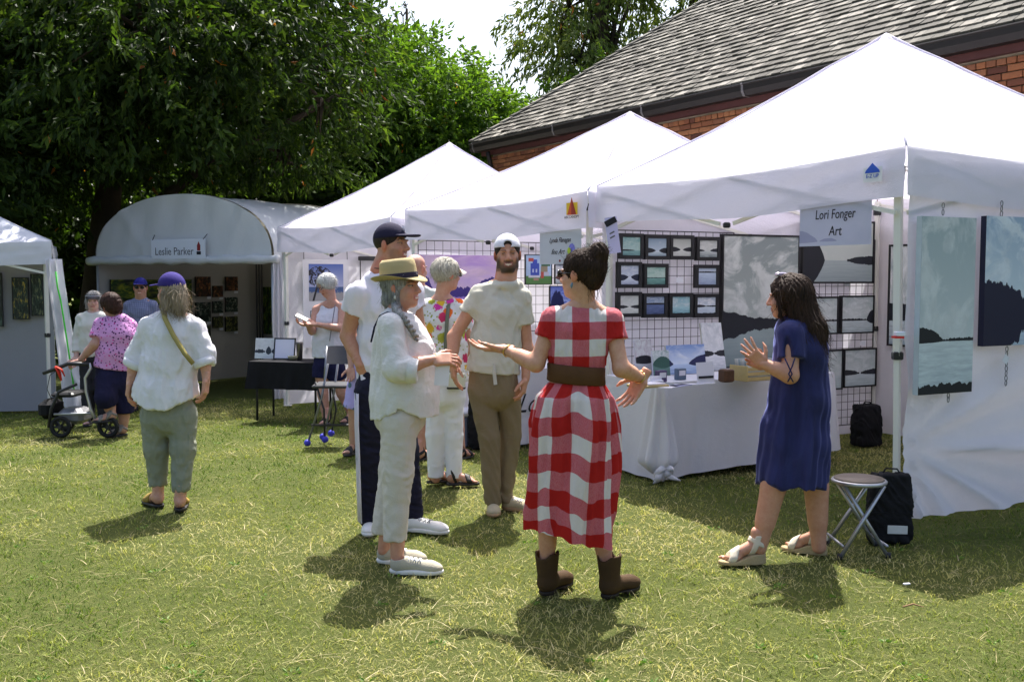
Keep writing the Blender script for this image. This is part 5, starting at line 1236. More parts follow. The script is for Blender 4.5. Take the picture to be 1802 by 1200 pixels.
# ---------------------------------------------------------------- woman in floral blouse
def floral(nt, v):
    n = N(nt, 'ShaderNodeTexVoronoi', {'Vector': N(nt, 'ShaderNodeMapping', {'Vector': v, 'Scale': (1, 1, .9)}).outputs[0], 'Scale': 13.0, 'Randomness': 1.0})
    d = math_(nt, 'ADD', n.outputs['Distance'], math_(nt, 'MULTIPLY', math_(nt, 'SUBTRACT', noise_(nt, 55, 3, .6, v), .5), .55)); hue = N(nt, 'ShaderNodeSeparateColor', {0: n.outputs['Color']}).outputs[0]
    c = ramp_(nt, hue, [(0, (.60, .03, .16)), (.25, (.75, .14, .02)), (.42, (.62, .05, .32)), (.60, (.70, .42, .04)), (.75, (.36, .36, .05)), (.9, (.55, .04, .12))], 'CONSTANT')
    f = ramp_(nt, d, [(.43, (1,)), (.50, (0,))]); base = mix_(nt, f, (.70, .68, .68), c)
    n2 = N(nt, 'ShaderNodeTexVoronoi', {'Vector': v, 'Scale': 33.0}); g = math_(nt, 'MULTIPLY', math_(nt, 'LESS_THAN', n2.outputs['Distance'], .26), math_(nt, 'SUBTRACT', 1.0, f))
    return mix_(nt, g, base, (.30, .34, .06))
p = Person('grey-haired woman in a bright floral blouse and white trousers with a cross-body bag', 7.66, 783, .0085, (.52, .28, .2)); J = p.P
pel, che, nek = J(781, 660), J(780, 570), J(778, 522)
A = (J(750, 543), J(738, 600, .05), J(752, 645, .02)); B = (J(810, 543), J(824, 600, .10), J(812, 645, .16))
La = (J(768, 690), J(766, 765), J(767, 842)); Lb = (J(797, 690), J(798, 768), J(799, 848, -.02))
core(p, pel, che, nek, (A, B), (La, Lb))
p.head(J(786, 484), (.80, .60, .0), (0, 0, 1), 1.0, 0, nek, hairc=(.3, .28, .26))
p.hand(A[2], (.2, 0, -1), (1, 0, 0), 'L'); p.hand(B[2], (-.2, .2, -1), (-1, 0, 0), 'R')
G = p.fld([nek, J(735, 560), J(825, 560), J(783, 690)], .12)
torso(G, [(J(778, 540), .130, .085), (J(780, 562), .155, .115), (J(782, 610), .166, .128), (J(785, 672), .182, .145)], k=.04, flat=True)
for a in (A, B): e = _v(a[0]) + (_v(a[1]) - _v(a[0])) * .55; G.u(cone(_v(nek) - np.array((0, 0, .05)), a[0], .05, .06), .03).u(cone(a[0], e, .064, .068, True), .03)
G.late(ell(_v(nek) + np.array((0, -.03, .03)), (.098, .10, .065)), .008); p.garment('blouse', G, cloth('floral print viscose', (1, 1, 1), .06, .05, 900, .2, .2, .85, floral), waves(41, 18, .006))
G = p.fld([J(750, 670), J(820, 670), La[2], Lb[2]], .11); torso(G, [(J(782, 668), .158, .125), (J(782, 695), .160, .128)], k=.03)
for l in (La, Lb): p.limb(G, l[0], l[1], l[2], (.088, .070, .058), .025)
G.keep(lambda X, Y, Z: .055 - Z + 0 * X + 0 * Y); p.garment('trousers', G, white_cloth('white denim', (.74, .74, .78), .02, .25), waves(42, 24, .004, (1.1, 1.1, .8)))
F = hair_field((-.12, -.14, -.08), (.12, .13, .15)); scalp(F, .020, .095, -.07); p.hpart('hair', F, m_hair('short ash grey hair', (.22, .20, .17), (.62, .58, .48), .5), None, groove(30, .005, 3))
vi = MB(); vi.slab(lambda u, v: p.hpt((u - .5) * .15, .085 + .07 * math.sin(math.pi * u) * v + .02 * math.sin(math.pi * u), .052 - .03 * v - .05 * abs(u - .5)), 12, 4, (0, 0, .003)); vi.build('visor', cloth('cream visor', (.6, .56, .48)), p.root, True)
ge = MB()
for sx in (-1, 1):
    ge.loft([[p.hpt(sx * .033 + .024 * math.cos(t), .100 + o, .004 + .018 * math.sin(t)) for t in [k * math.pi / 6 for k in range(12)]] for o in (0, .005)]); ge.tube([p.hpt(sx * .056, .098, .008), p.hpt(sx * .081, .02, .006), p.hpt(sx * .082, -.015, .002)], .0035, 5)
ge.build('sunglasses', plain('dark sunglass lens', (.012, .01, .01), .15, .6), p.root, True)
MB().tube([J(790, 527, -.05), J(787, 560, -.135), J(784, 610, -.145), J(790, 652, -.15), J(800, 668, -.15)], .016, 6, True, .3).build('bag_strap', cloth('grey green strap', (.14, .15, .11)), p.root, True)
bg_ = MB(); bg_.box(J(803, 670, -.15), (.135, .055, .125), None, .012); bg = bg_.build('shoulder_bag', plain('cream leather bag', (.56, .55, .44), .5, .3), p.root); MB().box(J(803, 682.5, -.152), (.14, .06, .014), None, .004).build('bag_trim', BLK, bg)
p.bare_foot(J(752, 848, .02), J(784, 846, .08), .24, .02, strap=BLK, sole=BLK); p.bare_foot(J(786, 856, -.04), J(836, 858, -.02), .245, .02, strap=BLK, sole=BLK); p.finish()

# ---------------------------------------------------------------- woman walking away on the left
p = Person('woman walking away in a purple cap, loose white shirt and sage green trousers', 6.86, 296, .0075, (.52, .29, .20)); J = p.P
pel, che, nek = J(296, 690), J(300, 595), J(304, 546)
A = (J(264, 576), J(240, 628, .02), J(229, 672, -.02)); B = (J(341, 576), J(360, 622, .0), J(363, 668, -.04))
La = (J(274, 730), J(275, 790, .02), J(279, 876, .06)); Lb = (J(321, 730), J(322, 790, -.02), J(317, 886, -.06))
core(p, pel, che, nek, (A, B), (La, Lb), (.05, .04, .027), (.09, .056, .036), .05, (.13, .09))
p.head(J(301, 513), (-.82, .57, .0), (-.03, 0, 1), 1.0, 0, nek, hairc=(.3, .25, .18))
p.hand(A[2], (-.15, -.05, -1), (1, .1, 0), 'L', .45); p.hand(B[2], (-.08, -.1, -1), (-1, .1, 0), 'R', .45)
G = p.fld([nek, J(225, 640), J(370, 640), J(292, 720)], .13); SW = white_cloth('white cotton poplin', (.77, .77, .80), .16, .3)
torso(G, [(J(303, 564), .120, .08), (J(301, 588), .158, .118), (J(297, 640), .178, .138), (J(292, 690), .205, .165), (J(290, 722), .222, .195)], k=.045)
for a, e2 in ((A, J(236, 644, .0)), (B, J(361, 642, -.02))): G.u(cone(_v(nek) - np.array((0, 0, .05)), a[0], .055, .064), .03).u(cone(a[0], a[1], .070, .072), .03).u(cone(a[1], e2, .073, .070, True), .02)
hx = _v(J(292, 716)); G.keep(lambda X, Y, Z: hx[2] + .5 * np.maximum(np.abs(X - hx[0]) - .06, 0) - Z + 0 * Y); G.u(ecap(J(303, 549), J(304, 541), (.075, .07), (.070, .066), (1, 0, 0), True), .006).sub(cone(nek, J(304, 530), .056, .06), .004)
sh = p.garment('shirt', G, SW, waves(51, 17, .009, (1.2, 1.2, .45)))
for e2, ax_, r_ in ((J(236, 642, .0), Vector(A[1]) - Vector(A[0]), .075), (J(361, 640, -.02), Vector(B[1]) - Vector(B[0]), .075)):
    d = ax_.normalized(); c = Vector(e2); o1 = d.orthogonal().normalized(); o2 = d.cross(o1); cu = MB()
    cu.loft([[c + d * k + (o1 * math.cos(t) + o2 * math.sin(t)) * rr_ for t in [q * math.pi / 10 for q in range(20)]] for k, rr_ in ((-.04, r_ - .005), (-.035, r_ + .004), (.005, r_ + .002), (.014, r_ - .008), (.010, r_ - .03))], False, False); cu.build('rolled_cuff', SW, sh, True)
G = p.fld([J(255, 700), J(350, 700), La[2], Lb[2]], .12); SG = cloth('sage green cotton', (.235, .25, .19), 0, .06, 900, .25, .3, .88)
torso(G, [(J(296, 705), .155, .115), (J(297, 735), .165, .125)], k=.03); p.limb(G, La[0], La[1], J(278, 838, .05), (.098, .080, .063), .03); p.limb(G, Lb[0], Lb[1], J(319, 848, -.05), (.098, .080, .063), .03)
for c in (J(278, 846, .05), J(318, 856, -.05)): G.u(cone(c, _v(c) - np.array((0, 0, .03)), .062, .058, True), .008)
tr = p.garment('jogger_trousers', G, SG, waves(52, 20, .007, (1.1, 1.1, .8)))
F = hair_field((-.13, -.18, -.26), (.13, .13, .14)); scalp(F, .004, .088, -.2); F.keep(lambda X, Y, Z: Z - .05 + 0 * X + 0 * Y); F.u(cone((0, -.06, -.02), (0, -.078, -.115), .07, .055), .03).u(cone((-.058, -.015, -.01), (-.065, -.03, -.10), .030, .03), .02).u(cone((.058, -.015, -.01), (.065, -.03, -.11), .030, .03), .02); p.hpart('hair', F, HBL, None, lambda x, y, z: groove(34, .005)(x, y, z) + .012 * np.abs(np.sin(np.arctan2(x, y) * 11)) * sstep(-.08, -.16, z), (1400, .08, None, .02))
cap(p, cloth('purple cotton cap', (.035, .025, .15), 0, .1, 600, .2, .1), 1, .0)
cb = MB(); cb.tube([J(288, 546, -.06), J(290, 560, -.125), J(305, 590, -.155), J(325, 622, -.165), J(340, 640, -.14)], .019, 6, True, .25); cb.build('bag_strap', cloth('olive strap', (.28, .24, .08)), p.root, True)
LP = plain('patterned yellow brown strap', (.3, .2, .05), .7, .2, 0, .7, 60)
p.bare_foot(J(284, 888, .0), J(257, 878, .16), .245, .02, strap=LP, sole=BLK, straps=((.16, .04),)); p.bare_foot(J(316, 905, -.12), J(322, 893, .12), .245, .02, strap=LP, sole=BLK, straps=((.16, .04),)); p.finish()

# ---------------------------------------------------------------- woman looking at a phone
p = Person('silver-haired woman in a white tank top and navy shorts looking at her phone', 11.6, 580, .0095, (.50, .28, .21)); J = p.P
pel, che, nek = J(578, 635), J(579, 565), J(584, 531)
A = (J(557, 545), J(549, 583, -.12), J(542, 572, -.30)); B = (J(602, 543), J(600, 578, -.14), J(556, 571, -.28))
La = (J(567, 650), J(568, 692, -.02), J(574, 738, .0)); Lb = (J(591, 650), J(601, 690, .05), J(617, 728, .15))
core(p, pel, che, nek, (A, B), (La, Lb), (.05, .04, .028), (.095, .06, .038), .058)
p.head(J(575, 503), (-.70, -.60, -.38), (-.25, -.1, 1), 1.02, 0, nek, hairc=(.3, .29, .28))
p.hand(A[2], (-.6, -.4, .1), (.5, .1, .8), 'L', .5); p.hand(B[2], (-.9, -.2, .1), (0, -.2, .9), 'R', .45)
G = p.fld([nek, J(555, 570), J(605, 570), J(577, 640)], .14); torso(G, [(J(581, 545), .115, .075), (J(578, 565), .162, .13), (J(576, 600), .165, .135), (J(577, 628), .182, .145)], k=.04, flat=True)
for a in (A, B): G.u(cone(_v(nek) - np.array((0, 0, .06)), _v(a[0]) * .8 + _v(nek) * .2, .045, .04), .03)
G.late(ell(_v(nek) + np.array((-.02, -.06, .0)), (.085, .10, .08)), .01); p.garment('tank_top', G, white_cloth('white knit top', (.74, .73, .80)), waves(61, 15, .006))
G = p.fld([J(550, 620), J(608, 620), J(565, 665), J(597, 665)], .16); torso(G, [(J(578, 622), .155, .12), (J(578, 640), .17, .135)], k=.03)
for l, c in ((La, J(566, 664)), (Lb, J(594, 665, .03))): G.u(cone(l[0], c, .11, .112, True), .03)
p.garment('shorts', G, cloth('navy cotton', (.014, .014, .05), 0, .1, 900, .2, .2), waves(62, 18, .005))
F = hair_field((-.12, -.14, -.08), (.12, .13, .15)); scalp(F, .024, .092, -.06); p.hpart('hair', F, m_hair('curly silver hair', (.32, .31, .30), (.72, .71, .69), .5), None, waves(63, 95, .010))
ge = MB()
for sx in (-1, 1): ge.tube([p.hpt(sx * .032 + .021 * math.cos(t), .103, .003 + .016 * math.sin(t)) for t in [k * math.pi / 8 for k in range(17)]], .0022, 5); ge.tube([p.hpt(sx * .053, .102, .006), p.hpt(sx * .082, .0, .004)], .0022, 5)
ge.build('glasses', BLKP, p.root, True); MB().tube([J(590, 536, -.1), J(586, 560, -.15), J(580, 600, -.16)], .006, 5).build('cord', plain('grey cord', (.2, .2, .25)), p.root)
SN = plain('dark sandal', (.02, .02, .022), .6); p.bare_foot(J(578, 743, .02), J(568, 746, -.18), .24, .02, strap=SN, sole=SN); p.bare_foot(J(620, 733, .16), J(606, 737, -.02), .24, .02, strap=SN, sole=SN); p.finish()
ph = thing('mobile_phone', 'dark mobile phone held by the woman in the tank top', 'phone', at(531, 562, 11.2)); MB().box((0, 0, .02), (.15, .075, .012), Matrix.Rotation(.45, 3, 'Y') @ Matrix.Rotation(.5, 3, 'X'), .003).build('phone_body', plain('dark phone shell', (.03, .025, .03), .3, .5), ph)

# ---------------------------------------------------------------- woman in pink top at the rollator
def pinkdots(nt, v):
    n = N(nt, 'ShaderNodeTexVoronoi', {'Vector': v, 'Scale': 38.0}); d = math_(nt, 'ADD', n.outputs['Distance'], math_(nt, 'MULTIPLY', math_(nt, 'SUBTRACT', noise_(nt, 90, 2, .5, v), .5), .4)); h = N(nt, 'ShaderNodeSeparateColor', {0: n.outputs['Color']}).outputs[1]
    return mix_(nt, ramp_(nt, d, [(.30, (1,)), (.38, (0,))]), (.62, .30, .58), ramp_(nt, h, [(0, (.05, .01, .07)), (.6, (.04, .015, .08)), (.75, (.55, .03, .25)), (1, (.7, .6, .68))], 'CONSTANT'))
p = Person('brown-haired woman in a pink speckled top and navy capris leaning on a rollator', 10.5, 203, .0095, (.44, .25, .19)); J = p.P
pel, che, nek = J(200, 655), J(205, 595), J(203, 560)
A = (J(180, 573, -.02), J(168, 605, -.1), J(141, 634, -.05)); B = (J(226, 575, .05), J(222, 605, .1), J(190, 630, .2))
La = (J(190, 670, -.08), J(186, 700, -.18), J(196, 728, -.12)); Lb = (J(213, 670, .02), J(219, 715, .0), J(217, 755, .02))
core(p, pel, che, nek, (A, B), (La, Lb), (.056, .046, .03), (.1, .064, .042), .06, (.14, .11))
p.head(J(195, 538), (-.75, .62, -.2), (-.2, 0, 1), 1.02, 0, nek, hairc=(.05, .03, .02))
p.hand(A[2], (-.95, .05, -.2), (0, .1, -1), 'L', .7); p.hand(B[2], (-.9, .2, -.2), (0, 0, -1), 'R', .7)
G = p.fld([nek, J(165, 600), J(240, 600), J(200, 655)], .16); torso(G, [(J(206, 566), .140, .095), (J(208, 590), .185, .145), (J(203, 620), .188, .155), (J(199, 648), .196, .165)], k=.045, flat=True)
for a in (A, B): e = _v(a[0]) + (_v(a[1]) - _v(a[0])) * .7; G.u(cone(_v(nek) - np.array((0, 0, .05)), a[0], .06, .08), .03).u(cone(a[0], e, .086, .086, True), .03)
G.late(ell(_v(nek) + np.array((0, 0, .05)), (.075, .08, .05)), .01); p.garment('top', G, cloth('pink speckled jersey', (1, 1, 1), .04, .05, 900, .2, .15, .85, pinkdots), waves(71, 15, .006))
G = p.fld([J(170, 640), J(232, 640), La[1], La[2], J(190, 710), J(220, 735)], .17); torso(G, [(J(200, 645), .172, .14), (J(200, 672), .19, .165)], k=.03); G.u(cone(La[0], La[1], .125, .105), .04).u(cone(La[1], Vector(La[1]).lerp(Vector(La[2]), .45), .10, .092, True), .03).u(cone(Lb[0], J(219, 728), .12, .10, True), .04)
p.garment('capri_trousers', G, cloth('midnight navy cotton', (.012, .011, .035), 0, .1, 900, .2, .2), waves(72, 15, .006))
F = hair_field((-.13, -.15, -.12), (.13, .13, .15)); scalp(F, .022, .088, -.12); F.u(ell((0, -.06, -.03), (.085, .06, .07)), .03); p.hpart('hair', F, HBR, None, waves(73, 60, .006))
SD = plain('grey strap sandal', (.20, .18, .16), .6, .3, 0, .6, 60); p.bare_foot(J(206, 734, -.12), J(183, 738, -.2), .24, J(196, 742, -.15)[2] + .02, strap=SD, sole=SN, straps=((.17, .02), (.10, .02), (-1, .014)))
p.bare_foot(J(224, 767, .04), J(206, 770, -.05), .24, .02, strap=SD, sole=SN, straps=((.17, .02), (.10, .02), (-1, .014))); p.finish()

# ---------------------------------------------------------------- simple helper for people mostly hidden behind others
def stander(label, px, Y0, top, foot_px, skin, face, hairm, hairfn, topm, botm, bottoms, sleeve=.5, g=0, hairc=(.05, .03, .02), vox=.011, smile=0, stub=None, arms=None, secs=1.0, wr=81):
    p = Person(label, Y0, px, vox, skin); J = p.P; g0 = gz(Y0); base = HOR + FPX * (CAM_H - g0) / Y0; s_ = FPX / Y0; H = (base - top) / s_; k = H / 1.68
    X = lambda dx, z, dy=0.0: Vector((dx * k, dy, z * k))
    pel, che, nek = X(0, .92), X(0, 1.24), X(0, 1.42); f = Vector(face)
    A, B = arms if arms else ((X(-.155, 1.33), X(-.215, 1.08, .02), X(-.20, .86, -.08)), (X(.155, 1.33), X(.215, 1.08, .02), X(.20, .86, -.08)))
    if foot_px: fa, fb = [J(*q) for q in foot_px]
    else: fa, fb = X(-.10, .0), X(.10, .0)
    La = (X(-.09, .88), Vector((fa.x * .9 - .0, fa.y * .6 - .02, .47 * k)), Vector((fa.x, fa.y, .09))); Lb = (X(.09, .88), Vector((fb.x * .9, fb.y * .6 - .02, .47 * k)), Vector((fb.x, fb.y, .09)))
    core(p, pel, che, nek, (A, B), (La, Lb), (.047, .039, .027), (.085, .055, .036), .052)
    p.head(X(0, 1.555), face, (0, 0, 1), k, g, nek, hairc=hairc, smile=smile, stubble=stub)
    for a, sd in ((A, 'R' if f.y < 0 else 'L'), (B, 'L' if f.y < 0 else 'R')): d = a[2] - a[1]; p.hand(a[2], d, (0, f.y, .2) if abs(d.z) > .1 else (0, 0, -1), sd, .5, .04, .96)
    G = p.fld([nek, A[0], B[0], pel], .18); torso(G, [(X(0, 1.36), .125, .085), (X(0, 1.25), .16 * secs, .12), (X(0, 1.05), .16 * secs, .125), (X(0, .86), .175 * secs, .135)], k=.04, flat=True)
    for a in (A, B):
        e = _v(a[0]) + (_v(a[1]) - _v(a[0])) * min(1, sleeve); G.u(cone(_v(nek) - np.array((0, 0, .05)), a[0], .05, .055), .03).u(cone(a[0], e, .062, .065, True), .03)
        if sleeve > 1: G.u(cone(a[1], _v(a[1]) + (_v(a[2]) - _v(a[1])) * (sleeve - 1), .062, .05, True), .02)
    G.late(ell(_v(nek) + np.array((0, f.y * .03, .04)), (.08, .085, .055)), .008); p.garment('shirt', G, topm, waves(wr, 17, .006))
    G = p.fld([X(-.17, .9), X(.17, .9), La[2], Lb[2]], .13); torso(G, [(X(0, .92), .155, .12), (X(0, .86), .165, .125)], k=.03)
    for l in (La, Lb):
        if bottoms >= 1: p.limb(G, l[0], l[1], l[2], (.098, .078, .064), .03)
        else: e = Vector(l[0]).lerp(Vector(l[1]), bottoms * 1.9); G.u(cone(l[0], e, .108, .105, True), .03)
    p.garment('shorts' if bottoms < 1 else 'trousers', G, botm, waves(wr + 1, 18, .006)); hairfn(p)
    for l, q in ((La, fa), (Lb, fb)):
        fd = Vector((f.x, f.y, 0)).normalized(); p.bare_foot(Vector((q.x, q.y, 0)) - fd * .08, Vector((q.x, q.y, 0)) + fd * .16, .25, .02, strap=SN, sole=SN, straps=((.18, .022), (.10, .018), (-1, .014)))
    return p
def hf_vis(p):
    F = hair_field((-.12, -.14, -.12), (.12, .13, .14)); scalp(F, .014, .086, -.12); F.u(cone((-.07, -.005, .0), (-.072, -.01, -.09), .03, .026), .02).u(cone((.07, -.005, .0), (.072, -.01, -.09), .03, .026), .02); p.hpart('hair', F, HSP, None, groove(30, .004))
    vi = MB(); ring_ = [(math.cos(t), math.sin(t)) for t in [k * math.pi / 14 for k in range(28)]]
    vi.loft([[p.hpt(.092 * c, -.012 + .112 * s_, z) for c, s_ in ring_] for z in (.052, .075)], False, False); vi.slab(lambda u, v: p.hpt((u - .5) * .16, .06 + .05 * math.sin(math.pi * u) + .06 * v * math.sin(math.pi * u), .056 - .03 * v), 12, 4, (0, 0, .003))
    vo = vi.build('visor', cloth('dark grey visor', (.03, .03, .035)), p.root, True); MB().loft([[p.hpt(.094 * c, -.012 + .114 * s_, z) for c, s_ in ring_] for z in (.056, .066)], False, False).build('visor_band', WT, vo, True)
p = stander('older woman in a dark visor and white cardigan facing the pink-topped woman', 165, 11.5, 512, None, (.52, .34, .28), (.25, -1, 0), None, hf_vis, white_cloth('off-white knit cardigan', (.60, .60, .55), .05), cloth('charcoal trousers', (.03, .03, .035)), 1, 1.75, 0, (.2, .19, .18), wr=91)
p.finish()
def hf_cap(p):
    F = hair_field((-.11, -.14, -.06), (.11, .13, .14)); scalp(F, .006, .088, -.05); p.hpart('hair', F, HD, fz=None); cap(p, cloth('royal blue cap', (.02, .02, .16), 0, .1, 600, .2, .1), 1, .002)
    ge = MB()
    for sx in (-1, 1): ge.loft([[p.hpt(sx * .033 + .024 * math.cos(t), .100 + o, .004 + .018 * math.sin(t)) for t in [k * math.pi / 6 for k in range(12)]] for o in (0, .005)])
    ge.build('sunglasses', plain('dark sunglass lens', (.012, .01, .01), .15, .6), p.root, True)
def plaid(nt, v):
    sp = N(nt, 'ShaderNodeSeparateXYZ', {0: v}); b = lambda c: math_(nt, 'LESS_THAN', math_(nt, 'FRACT', math_(nt, 'MULTIPLY', c, 40)), .3); f = math_(nt, 'MULTIPLY', math_(nt, 'ADD', b(sp.outputs[0]), b(sp.outputs[2])), .5); return mix_(nt, f, (.22, .24, .36), (.09, .10, .20))
p = stander('man in blue cap, sunglasses and checked shirt before the arched tent', 248, 13.2, 489, None, (.40, .23, .16), (.25, -1, 0), None, hf_cap, cloth('blue checked cotton', (1, 1, 1), .03, .05, 900, .2, .2, .85, plaid), cloth('stone cotton', (.25, .22, .17)), 1, .6, 1, (.03, .02, .015), wr=93, smile=.7)
p.finish()
def lilac(nt, v):
    n = N(nt, 'ShaderNodeTexVoronoi', {'Vector': v, 'Scale': 11.0}); return mix_(nt, ramp_(nt, n.outputs['Distance'], [(.28, (1,)), (.33, (0,))]), (.42, .38, .72), (.10, .17, .22))
LIL = cloth('lilac floral print', (1, 1, 1), .06, .05, 900, .2, .2, .85, lilac)
def hf_short(m, th=.012):
    def f(p): F = hair_field((-.12, -.14, -.1), (.12, .13, .15)); scalp(F, th, .09, -.08); p.hpart('hair', F, m, None, groove(30, .004))
    return f
p = stander('person in lilac floral clothes mostly hidden behind the tall man', 655, 9.2, 500, ((622, 803, .0), (662, 800, .1)), (.42, .25, .18), (-.3, -1, 0), None, hf_short(HBR), LIL, LIL, .55, .5, 0, wr=95, secs=1.1)
p.finish()
p = stander('bald man in pale shirt and dark shorts half hidden behind the straw hat', 733, 8.8, 446, ((742, 812, .0), (812, 806, .05)), (.50, .28, .21), (.5, .85, 0), None, lambda p: None, white_cloth('pale grey cotton', (.58, .60, .56)), cloth('black shorts', (.012, .012, .014)), .5, .5, 1, (.2, .18, .16), wr=97)
p.finish()

# ================================================================ pictures, walls of wire grid, banners
def m_art(name, sky=((.35, .42, .45), (.55, .60, .60)), cl=(.70, .72, .72), cs=3.0, cov=.5, water=((.45, .50, .52), (.20, .26, .30)), hill=(.018, .02, .026), hz=.42, bumps=(), refl=.5, jag=.03, fore=0., seed=0., far=None, streak=.35, soft=.12, trans=0):
    """a painted seascape print: clouds, headlands, their reflection and water"""
    m, nt = newmat(name); uv = N(nt, 'ShaderNodeUVMap', uv_map='UVMap').outputs[0]; sp = N(nt, 'ShaderNodeSeparateXYZ', {0: uv}); u, v = sp.outputs[0], sp.outputs[1]
    mp = lambda sx, sy, o: N(nt, 'ShaderNodeMapping', {'Vector': uv, 'Scale': (sx, sy, 1), 'Location': (seed * 3.1 + o, seed * 1.7, seed)}).outputs[0]
    t = math_(nt, 'DIVIDE', math_(nt, 'SUBTRACT', v, hz), 1 - hz, clamp=True); base = mix_(nt, t, sky[1], sky[0])
    n = noise_(nt, 1, 6, .62, mp(cs, cs * 1.5, 0), .9); cm = ramp_(nt, n, [(1 - cov - soft, (0,)), (1 - cov + soft, (1,))]); n2 = noise_(nt, 1, 5, .6, mp(cs * 2.4, cs * 3, 5), .6)
    cc = mix_(nt, n2, [x * .62 for x in cl], [min(1, x * 1.15) for x in cl]); s_ = mix_(nt, cm, base, cc)
    w = mix_(nt, math_(nt, 'DIVIDE', v, hz, clamp=True), water[1], water[0]); st = ramp_(nt, noise_(nt, 1, 4, .6, mp(3, 42, 9), .3), [(.38, (0,)), (.68, (1,))])
    w = mix_(nt, math_(nt, 'MULTIPLY', st, streak), w, [min(1, x * 1.7 + .08) for x in water[0]]); c = mix_(nt, math_(nt, 'GREATER_THAN', v, hz), w, s_)
    H = None; jn = math_(nt, 'MULTIPLY', math_(nt, 'SUBTRACT', noise_(nt, 1, 4, .65, mp(14, .01, 2)), .35), jag * 2)
    for (bc, bw_, bh) in bumps:
        q = math_(nt, 'DIVIDE', math_(nt, 'SUBTRACT', u, bc), bw_); q = math_(nt, 'SUBTRACT', 1.0, math_(nt, 'MULTIPLY', q, q)); q = math_(nt, 'MULTIPLY', math_(nt, 'POWER', math_(nt, 'MAXIMUM', q, 0.0), .85), bh)
        H = q if H is None else math_(nt, 'MAXIMUM', H, q)
    if H is not None:
        Hj = math_(nt, 'MULTIPLY', math_(nt, 'ADD', H, jn), math_(nt, 'GREATER_THAN', H, .002)); dv = math_(nt, 'SUBTRACT', v, hz)
        up = math_(nt, 'MULTIPLY', math_(nt, 'GREATER_THAN', dv, 0.), math_(nt, 'LESS_THAN', dv, Hj)); dn = math_(nt, 'MULTIPLY', math_(nt, 'LESS_THAN', dv, 0.), math_(nt, 'GREATER_THAN', dv, math_(nt, 'MULTIPLY', Hj, -refl)))
        c = mix_(nt, math_(nt, 'MAXIMUM', up, dn), c, hill)
    if far: c = mix_(nt, math_(nt, 'MULTIPLY', math_(nt, 'GREATER_THAN', v, hz), math_(nt, 'LESS_THAN', v, math_(nt, 'ADD', hz + .02, math_(nt, 'MULTIPLY', jn, .5)))), c, far)
    if fore: c = mix_(nt, math_(nt, 'LESS_THAN', v, math_(nt, 'MULTIPLY', noise_(nt, 1, 3, .5, mp(7, .01, 7)), fore)), c, hill)
    s_ = principled(nt, c, .5, .25, bump_(nt, n2, .15, .002))
    if trans: s_ = N(nt, 'ShaderNodeMixShader', {0: trans, 1: s_, 2: N(nt, 'ShaderNodeBsdfTranslucent', {'Color': c}).outputs[0]}).outputs[0]
    finish(nt, s_); return m
FRM = plain('black floater frame', (.012, .012, .014), .45, .35)
def picture(label, pl, px, art, n=.03, th=.035, frame=.012, group=None, cat='painting', side=None, name='painting', lean=0.0):
    """px: photo box x0, y0, x1, y1 of the picture hanging on plane pl"""
    x0, y0, x1, y1 = px; u0, _ = pl.hit(x0, (y0 + y1) / 2, n + th); u1, _ = pl.hit(x1, (y0 + y1) / 2, n + th); xm = (x0 + x1) / 2; _, za = pl.hit(xm, y1, n + th); _, zb = pl.hit(xm, y0, n + th)
    return picture_m(label, pl, (u0 + u1) / 2, za, abs(u1 - u0), zb - za, art, n, th, frame, group, cat, side, name, lean)
def picture_m(label, pl, uc, z0, w_, h_, art, n=.03, th=.035, frame=.012, group=None, cat='painting', side=None, name='painting', lean=0.0):
    root = thing(name, label, cat, pl.p(uc, z0, n), group); M = pl.M().to_4x4(); root.rotation_euler = (M @ Matrix.Rotation(lean, 4, 'X')).to_euler()
    q = lambda u, z, d: Vector((u, -d, z))
    bx = MB()
    if frame:
        f = frame
        for (a0, b0, a1, b1) in ((-w_ / 2, 0, w_ / 2, f), (-w_ / 2, h_ - f, w_ / 2, h_), (-w_ / 2, f, -w_ / 2 + f, h_ - f), (w_ / 2 - f, f, w_ / 2, h_ - f)): bx.box(q((a0 + a1) / 2, (b0 + b1) / 2, th / 2), (a1 - a0, th, b1 - b0))
        bx.box(q(0, h_ / 2, .004), (w_ - .002, .006, h_ - .002)); o = bx.build('frame', FRM, None); o.parent = root; f2 = f + .002; dd = max(th - .008, .0085)
    else:
        bx.box(q(0, h_ / 2, th / 2), (w_, th, h_)); o = bx.build('canvas', side or art, None); o.parent = root; f2 = 0; dd = th + .001
    g = MB(); g.add([q(-w_ / 2 + f2, f2, dd), q(w_ / 2 - f2, f2, dd), q(w_ / 2 - f2, h_ - f2, dd), q(-w_ / 2 + f2, h_ - f2, dd)], [(0, 1, 2, 3)], [(0, 0), (1, 0), (1, 1), (0, 1.0001)])
    o = g.build('picture', art, None); o.parent = root; return root
